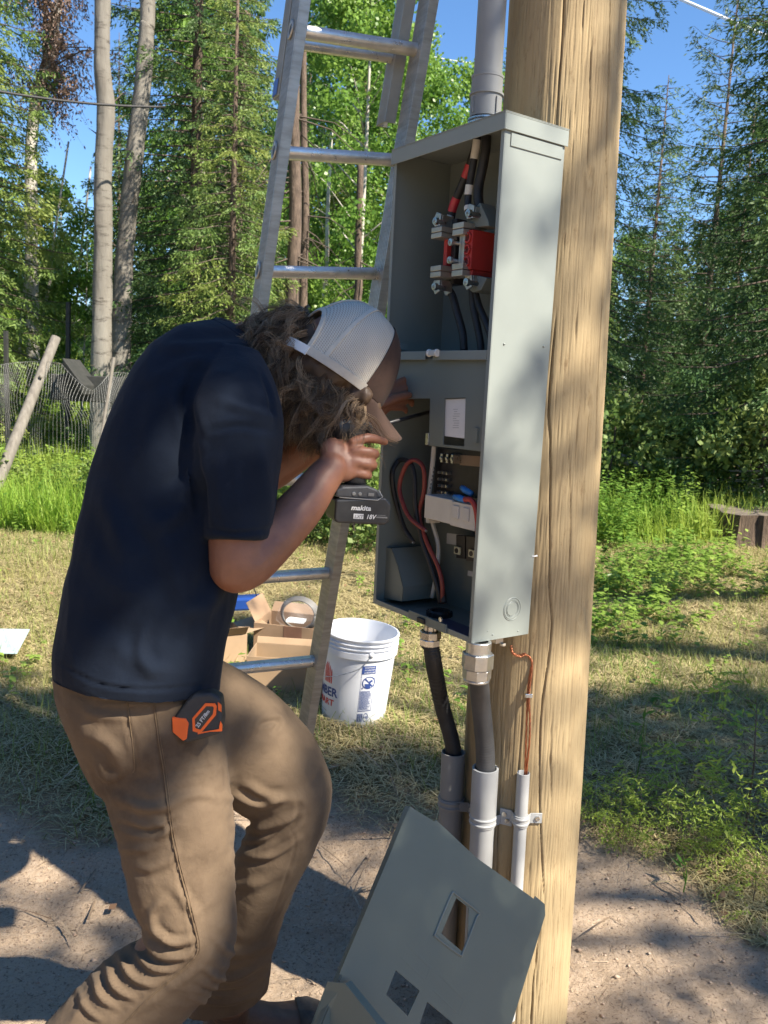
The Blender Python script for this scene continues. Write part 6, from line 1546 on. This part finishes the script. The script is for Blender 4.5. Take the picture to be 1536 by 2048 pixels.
# --- shrubs along the wood's edge
SH=broad_mesh('shrub_a',1.25,.62,.1,31,3600,.055,nb=20,clump=.22,ncl=44,trunk_r=.015); SH2=broad_mesh('shrub_b',.9,.55,.05,32,2600,.06,nb=16,clump=.2,ncl=34,trunk_r=.012)
mat_shr=leafmat('shrub_leaves',(.09,.17,.04),(.24,.33,.09),(.32,.36,.12),.4)
labs=['grey-green shrub behind the pole at the wood edge','low shrub right of the pole among meadow plants','rounded shrub in the middle of the right wood edge','shrub left of the stump at the wood edge','tall pale shrub at the right edge above the stump','shrub behind the fence at the left edge','shrub by the leaning fence post','leafy shrub beside the man\'s back','shrub seen through the ladder under the man\'s arm','shrub seen between ladder and panel']
for i,(px,d,ms,sc) in enumerate(((1215,10.0,SH,1.15),(1290,10.6,SH,1.0),(1375,10.4,SH2,1.3),(1455,10.6,SH2,1.25),(1530,10.0,SH,1.35),(20,9.8,SH2,.5),(130,9.6,SH2,.5),(235,8.2,SH,.6),(600,7.4,SH2,1.0),(715,7.0,SH,.85))):
    x_,y_=place(px,d); make_tree('shrub',labs[i],'shrub',x_,y_,ms,[mat_shr,mat_bough,mat_bough],i*1.1,sc)
# --- tiny spruce seedlings on the right
SD=spruce_mesh('seedling',.30,.10,41,z0=.03,nbr=15,dens=1.3,droop=-.35,leaf=.020,needle_w=.012,profile=.7,rs=.12)
mat_seed=leafmat('seedling_needles',(.20,.32,.05),(.46,.54,.10),None,.45)
ppos=[(1165,1690,.55),(1195,1660,.5),(1235,1680,.6),(1270,1668,.7),(1320,1690,.72),(1352,1700,.6),(1425,1715,.62),(1480,1760,.7),(1515,1700,.9),(1370,1640,.85),(1485,1650,1.55),(1530,1720,1.0),(1220,1640,.6),(1500,1830,.6),(1450,1745,.5),(1300,1640,.5),(1250,1720,.4),(1405,1750,.45)]
ORD='first second third fourth fifth sixth seventh eighth ninth tenth eleventh twelfth thirteenth fourteenth fifteenth sixteenth seventeenth eighteenth'.split()
for i,(a,b,sc) in enumerate(ppos):
    q=G(a,b); rk=sorted(q_[0] for q_ in ppos if q_[2]<1.5); lab_='tallest spruce seedling, yellow-green, at the right edge of the grass' if sc>1.5 else 'small yellow-green spruce seedling, '+ORD[rk.index(a)]+' to the right of the pole along the dirt edge'
    make_tree('spruce_seedling',lab_,'seedling',q[0],q[1],SD,[mat_seed,mat_bough,mat_bough],i*.8,sc,group=None if sc>1.5 else 'small spruce seedlings along the dirt edge',z=float(gz(q[0],q[1])[0])-.01)
# ================================================================== FENCE AREA, STUMPS, WIRES
mat_grey=M('weathered_grey_wood',(.22,.20,.17),(.14,.125,.105),12,.9,bs=.6,bscale=40,stretch=(3,3,.5))
mat_dkpost=M('dark_metal_post',(.02,.022,.02),(.035,.035,.032),20,.7)
a=at(112,675,9.3); b=at(28,885,8.9); d_=nrm(b-a); e=b+d_*.55
r=thing('fence_post','thick grey wooden fence post leaning steeply to the right','fence post',e); mb=MB(); mb.tube([a,a+d_*.5,b,e],[.047,.050,.054,.056],20); mb.build('post',mat_grey,r,auto=50)
mb=MB(); mb.ball(a+d_*.45+np.array([.03,-.065,0]),(.02,.015,.02),10,8); mb.build('knot',mat_grey,r,smooth=True)
for i,(px0,py0,px1,py1,w_,ds,lb) in enumerate(((137,628,134,760,8,12,'thin dark upright fence post right of the leaning grey one'),(12,688,14,770,8,11,'short dark fence post at the left edge'))):
    a=at(px0,py0,ds); b=at(px1,py1,ds); r=thing('fence_post',lb,'fence post',b-UZ*.9); rr=w_/2/F*depth_of(a); mb=MB(); mb.cbox((a+b)/2-UZ*.3,(rr*2,0,0),(0,rr*2,0),(a-b)+UZ*.9); mb.build('post',mat_dkpost,r,bevel=.004)
a=at(228,715,8.0); b=at(205,860,7.9); r=thing('garden_stake','thin pale wooden stake leaning by the wire fence, close to the man\'s back','stake',b-UZ*.5); mb=MB(); mb.tube([a,b,b+nrm(b-a)*.5],[.016,.014,.014],8); mb.build('stake',mat_grey,r,auto=40)
# sagging wire mesh: vertical strands fanning out
mat_wire=M('galvanised_wire',(.32,.32,.30),rough=.5,metal=.4)
r=thing('wire_fence','sagging galvanised wire mesh fence fanned out between the posts on the left','wire fence',at(130,860,8.9))
mb=MB(); tops=[];bots=[]; g=np.random.default_rng(4)
for t in np.linspace(0,1,70):
    xt=-30+330*t; sag=0
    yt=735+ (22*math.sin(max(0,min(1,(t-.46)/.28))*math.pi)) - 12*math.sin(t*5)
    if .45<t<.62: xt+=  (t-.45)*60; yt+= (t-.45)*150
    if .62<=t<.80: xt+= 10-(t-.62)*60; yt+= 25*(1-(t-.62)/.18)
    xb=-45+330*t+ (28 if .4<t<.8 else 0)*math.sin((t-.4)/.4*math.pi); yb=850+8*math.sin(t*9)
    d=8.9+ .5*math.sin(t*7); tp_=at(xt,yt,d); bt2=at(xb,yb,d-.15); mid=(tp_+bt2)/2+np.array([.05*math.sin(t*20),-.07,0]); 
    pp=smooth_path([tp_,mid,bt2,bt2-UZ*.3],5); mb.tube(pp,.0012,4,cap=False); tops.append(tp_);bots.append(bt2)
for f_ in (0,): mb.tube([a_+(b_-a_)*f_ for a_,b_ in zip(tops,bots)],.0016,4,cap=False)
mb.build('wire_mesh',mat_wire,r,smooth=True)
a=at(125,735,9.6); b=at(165,790,9.4); mb=MB(); mb.box(a,b-a,np.array([.0,.5,.0]),UZ*.10); mb.box(at(100,800,9.9),np.array([.75,0,0]),(0,.3,0),UZ*.28); tag(mb.build('trough',mat_dkpost,bevel=.01),'dark half-hidden trough lying behind the wire fence','trough')
# stump right
mat_stump=M('stump_side',(.15,.105,.07),(.06,.042,.03),5,.95,bs=.9,bscale=22,stretch=(3,3,.35),bdist=.02); mat_top=M('stump_top',(.16,.13,.10),(.09,.075,.06),12,.9,bs=.5,bscale=40)
def stump(px,py,rp,h,label,dist=None):
    o=G(px,py); o[2]=float(gz(o[0],o[1])[0])-.03; d=depth_of(o); r_=rp/F*d; root=thing('tree_stump',label,'stump',o); n=60; rgs=[]
    for t in np.linspace(0,1,10):
        an=np.linspace(0,2*math.pi,n,endpoint=False); rr=r_*(1+.16*(1-t)**2)*(1+.06*np.sin(an*5+1)+.04*np.sin(an*13)+.02*np.sin(an*29)); rgs.append([o+np.array([math.cos(a_)*q,math.sin(a_)*q,h*t+.012*math.sin(a_*3)*t]) for a_,q in zip(an,rr)])
    mb=MB(); mb.rings(rgs); mb.build('stump_side',mat_stump,root,auto=50); mb=MB(); mb.rings([[p+UZ*.001 for p in rgs[-1]],[p*.94+(o+UZ*h)*.06+UZ*.006 for p in rgs[-1]]]); mb.build('cut_face',mat_top,root)
stump(1512,1082,92,.33,'broad dark rotting stump at the right edge among green weeds'); stump(1467,1478,30,.035,'low pale freshly cut stump disc in the shaded grass at the right')
# fallen pale logs
mb=MB(); mb.tube([at(1195,905,10.6),at(1240,915,10.4),at(1290,935,10.2)],[.07,.065,.05],10); tag(mb.build('fallen_log',mat_brch,auto=50),'fallen pale log half buried in plants right of the pole','log')
mb=MB(); g=np.random.default_rng(8)
for k in range(46):
    c=at(1430+g.random()*110,962+g.random()*26,10.0)+g.normal(size=3)*.1; dv=nrm(g.normal(size=3)*np.array([1,1,.35])); mb.tube([c-dv*.12,c+dv*.12],[.008,.005],4)
tag(mb.build('brush_pile',mat_brch),'small pile of pale dead brush behind the big stump','brush pile',kind='stuff')
# power lines and contrail
mat_line=M('line_cable',(.02,.02,.022),rough=.6); mat_linel=M('bright_line',(.55,.56,.58),rough=.4,metal=.4)
def line(p0,p1,d0,d1,r,label,mat,sag=0):
    a=at(*p0,d0); b=at(*p1,d1); pp=[a+(b-a)*t-UZ*sag*4*t*(1-t) for t in np.linspace(0,1,20)]; mb=MB(); mb.tube(pp,r,6); tag(mb.build('overhead_line',mat,smooth=True),label,'power line')
line((-60,172),(330,214),10,11.0,.014,'thick dark overhead cable crossing in front of the aspen trunks at the left',mat_line,.05)
line((60,-28),(420,48),22,24,.010,'thin overhead wire high in the sky gap at the upper left',mat_line)
line((130,-18),(420,30),26,28,.008,'topmost faint overhead wire near the upper left corner',mat_line)
line((700,58),(965,128),30,34,.022,'pale overhead wire passing behind the ladder towards the riser pipe',mat_linel,.2); line((640,258),(980,300),28,30,.016,'pale wire behind the second ladder rung',mat_linel,.1)
mb=MB(); a=at(1180,-80,2600); b=at(1620,110,2600); mb.tube([a,b],[4.5,4.5],8)
ct_m,nt,pb,L=newmat('contrail_vapour'); pb.inputs['Base Color'].default_value=(.9,.92,.95,1); pb.inputs['Roughness'].default_value=1; pb.inputs['Alpha'].default_value=.8
tag(mb.build('contrail',ct_m),'thin white vapour trail across the sky',None,kind='structure')
# grass tufts of the upper-left slope & seed stalks near pole
mb=MB(); g=np.random.default_rng(15)
for a,b,h in ((1215,1230,.32),(1196,1250,.25),(1262,1600,.34),(1420,1440,.22),(1440,1440,.22),(1365,1800,.1),(1330,1310,.15),(1480,1300,.18)):
    q=G(a,b); q[2]=gz(q[0],q[1])[0]; e=q+np.array([g.normal()*.03,g.normal()*.02,h]); mb.tube(smooth_path([q,(q+e)/2+np.array([.01,0,0]),e],5),[.0022]*6+[.0012]*5,5)
    for k in range(5):
        s=q+(e-q)*(.5+.5*g.random()); dv=nrm(g.normal(size=3)+np.array([0,0,.6])); w_=nrm(np.cross(dv,g.normal(size=3)))*.006; mb.add([s,s+dv*.02+w_,s+dv*.045,s+dv*.02-w_],[(0,1,2,3)])
tag(mb.build('weed_stalks',mat_weed),'thin stems of tall weeds standing singly in the right clearing','weeds',kind='stuff')
# ================================================================== TREES ROUND THE CLEARING, OUTSIDE THE PHOTOGRAPH
g=np.random.default_rng(77)
ringlab=['behind the photographer','to the right of the clearing','to the left of the clearing']
for i in range(26):
    az=R_(52+256*i/25)+g.normal()*.03      # clockwise from the view direction
    d=14.2+2.6*g.random()
    x_,y_=math.sin(az)*d,math.cos(az)*d; Ht={0:11,1:9,2:11}; j=int(g.integers(0,3)); ms=(FA,FB,FA)[j]
    dsun=abs((az-(math.pi-SUN_AZ)+math.pi)%(2*math.pi)-math.pi)
    top=8.0 if dsun<1.1 else 11.0
    make_tree('forest_spruce','dark conifer in the forest wall '+('behind the photographer' if R_(120)<az<R_(240) else 'beside the clearing'),'tree',x_,y_,ms,tA_,g.random()*6,top/Ht[j],group='conifers around the clearing outside the view')
# unseen spruce added sunward, its foliage placed by a mask to shade the worker
SH_A=nrm(np.cross(UZ,S)); SH_B=np.cross(S,SH_A)
def ab(Pt): Pt=np.atleast_2d(Pt); return np.stack([Pt@SH_A,Pt@SH_B],1)
def world_v(o): return get_v(o.data)+rootloc(o)
cov_pts=np.array([TL+(TR-TL)*a+(LL-TL)*b for a in np.linspace(.02,.97,24) for b in np.linspace(.02,1.5,30)])
sh_pts=ab(np.concatenate([cov_pts,world_v(sh)[::7],world_v(body)[::5][world_v(body)[::5][:,2]>.95]]))
lit=[]
for py in range(10,1700,40):
    for px in (1075,1110,1150,1190): lit.append(on_pole(px,py,0) if py<1950 else None)
lit=[q for q in lit if q is not None]
for py in range(230,1290,30):
    for t in (.15,.5,.85): lit.append(Q(0,PD*t,0)+UZ*(PH*(1-(py-230)/1060)))
for py in (1560,1620,1700,1780): lit+= [on_pole(970,py,.03),on_pole(1047,py,.02)]
for t in np.linspace(0,1,30): lit+= [foot+LDIR*lenr*t*.9,bx_+UZ*.37*t]
for px in range(-20,250,60):
    for py in (1720,1770,1820,1905,2000,2040): lit.append(G(px,py,-.1))
for px in range(1190,1540,45): lit.append(G(px,1700)); lit.append(G(px,1665))
for px in range(1190,1540,55):
    for py in (1740,1790,1840,1880,1920,1975,2030):
        if not (abs(py-(1880+(px-1300)*.45))<40 and px>1290): lit.append(G(px,py,-.1))
lit=ab(np.array(lit))
holes=[]
bs_=bvh_of(sh)
for px,py,r in ((285,1322,.075),(330,1345,.06),(388,880,.05),(475,800,.035)):
    h=hit(bs_,px,py); 
    if h is not None: holes.append((ab(h)[0],r))
for px,py,r in ((225,1410,.05),(180,1450,.04),(392,1690,.06),(330,1850,.07),(270,1900,.08),(200,1980,.09),(120,2030,.09),(530,1545,.05),(560,1880,.05),(420,1800,.05),(520,1800,.04)):
    h=hit(bt,px,py)
    if h is not None: holes.append((ab(h)[0],r))
# bands of shade lying over the ground, given as strokes of ground points with a half width
strokes=[((-20,1395),(240,1425),.11),((-40,1485),(130,1500),.30),((-40,1620),(220,1600),.10),((0,1655),(250,1660),.09),((-40,1860),(260,1880),.07),((-40,1950),(150,1960),.05),
 ((640,1560),(860,1580),.20),((700,1640),(800,1660),.10),((1180,1290),(1560,1320),.10),((1180,1440),(1540,1440),.30),((1180,1540),(1540,1560),.30),((1250,1590),(1540,1570),.10),((1310,1900),(1560,2010),.07),((640,1860),(760,1900),.05),((1170,1200),(1540,1190),.12),((560,1900),(700,1850),.05)]
st_ab=[]
for a,b,w_ in strokes:
    A1=G(*a); B1=G(*b)
    for t in np.linspace(0,1,34): st_ab.append((ab(A1+(B1-A1)*t)[0],w_))
st_xy=np.array([q for q,_ in st_ab]); st_w=np.array([w_ for _,w_ in st_ab])
allp=np.concatenate([sh_pts,st_xy,ab(world_v(tr_)[::30])]); lo=allp.min(0)-.3; hi=allp.max(0)+.3
STEP=.03; nx,ny=((hi-lo)/STEP).astype(int)+1
gx_,gy_=np.meshgrid(np.arange(nx)*STEP+lo[0],np.arange(ny)*STEP+lo[1],indexing='ij')
cells=np.stack([gx_.ravel(),gy_.ravel()],1)
def mind(c,p):
    out=np.full(len(c),9.)
    for i in range(0,len(p),200): out=np.minimum(out,np.sqrt(((c[:,None]-p[None,i:i+200])**2).sum(2)).min(1))
    return out
d_sh=mind(cells,sh_pts); d_lit=mind(cells,lit)
leg_ab=ab(world_v(tr_)[::9]); d_leg=mind(cells,leg_ab)
nl_=fbm(np.stack([cells[:,0]*4,cells[:,1]*6,0*cells[:,0]],1),1,3,25)
dens=np.maximum(sst(.07,.0,d_sh),sst(.05,.0,d_leg)*sst(.42,.56,nl_)*.9)
d_st=np.full(len(cells),9.)
for i in range(0,len(st_xy),200): d_st=np.minimum(d_st,(np.sqrt(((cells[:,None]-st_xy[None,i:i+200])**2).sum(2))/st_w[None,i:i+200]).min(1))
nz=fbm(np.stack([cells[:,0]*5,cells[:,1]*9,0*cells[:,0]],1),1,3,5)
dens=np.maximum(dens,sst(1.25,.6,d_st+(nz-.5)*1.6)*.75)
dens=dens*sst(.02,.09,d_lit)
# light dapples that may also drift over the pole and the panel side
nb2=fbm(np.stack([cells[:,0]*3,cells[:,1]*7,0*cells[:,0]],1),1,3,15)
dens=np.maximum(dens,sst(.57,.68,nb2)*.20)
for c,r in holes: dens=dens*(1-.97*sst(1.5,.7,np.sqrt(((cells-c)**2).sum(1))/r))
nl=rng.poisson(dens*STEP*STEP*5200); idx=np.repeat(np.arange(len(cells)),nl)
c2=cells[idx]+(rng.random((len(idx),2))-.5)*STEP*1.5
ref=np.array([-.3,1.6,.9]); t=7.2+1.8*rng.random(len(idx))
C=c2[:,:1]*SH_A+c2[:,1:]*SH_B+S[None]*((ref@S)+t)[:,None]
D=unit(rng.normal(size=C.shape)+SH_A*.4); L_=.05+.05*rng.random(len(C)); W=unit(np.cross(D,S+rng.normal(size=C.shape)*.35))*(L_*.24)[:,None]
ctr=C.mean(0); tb_=np.array([ctr[0]+1.6,ctr[1]-1.1,hz(ctr[0]+1.6,ctr[1]-1.1)-.1])
root=thing('spruce_tree','added unseen spruce right of the view, its crown shaped to shade the worker','spruce tree',tb_)
V,Fq=quads_from(C-L_[:,None]*D*.5-tb_,D,W,L_); m=mesh_np('shade_mask_crown',V,Fq); tintattr(m,rng.random(len(Fq))); link('crown',m,mat_sp,root)
H_=ctr[2]*1.5; mb=MB(); mb.tube([tb_,tb_+UZ*H_*.5,tb_+UZ*H_],[.16,.12,.03],14); mb.build('trunk',mat_bark,root,smooth=True)
mb=MB(); pick=C[rng.integers(0,len(C),60)]
for q in pick:
    a=np.array([tb_[0],tb_[1],min(H_-.3,q[2]+.5)]); mb.tube([a,(a+q)/2+UZ*.15,q],[.022,.014,.004],4)
mb.build('boughs',mat_bough,root)
if 0:
    c_=bpy.data.objects.new('crown',A_[0]); COL.objects.link(c_); c_.parent=root; c_.scale=(.8,.8,(H_-2)/11*1.05); c_.location=(0,0,2.2)
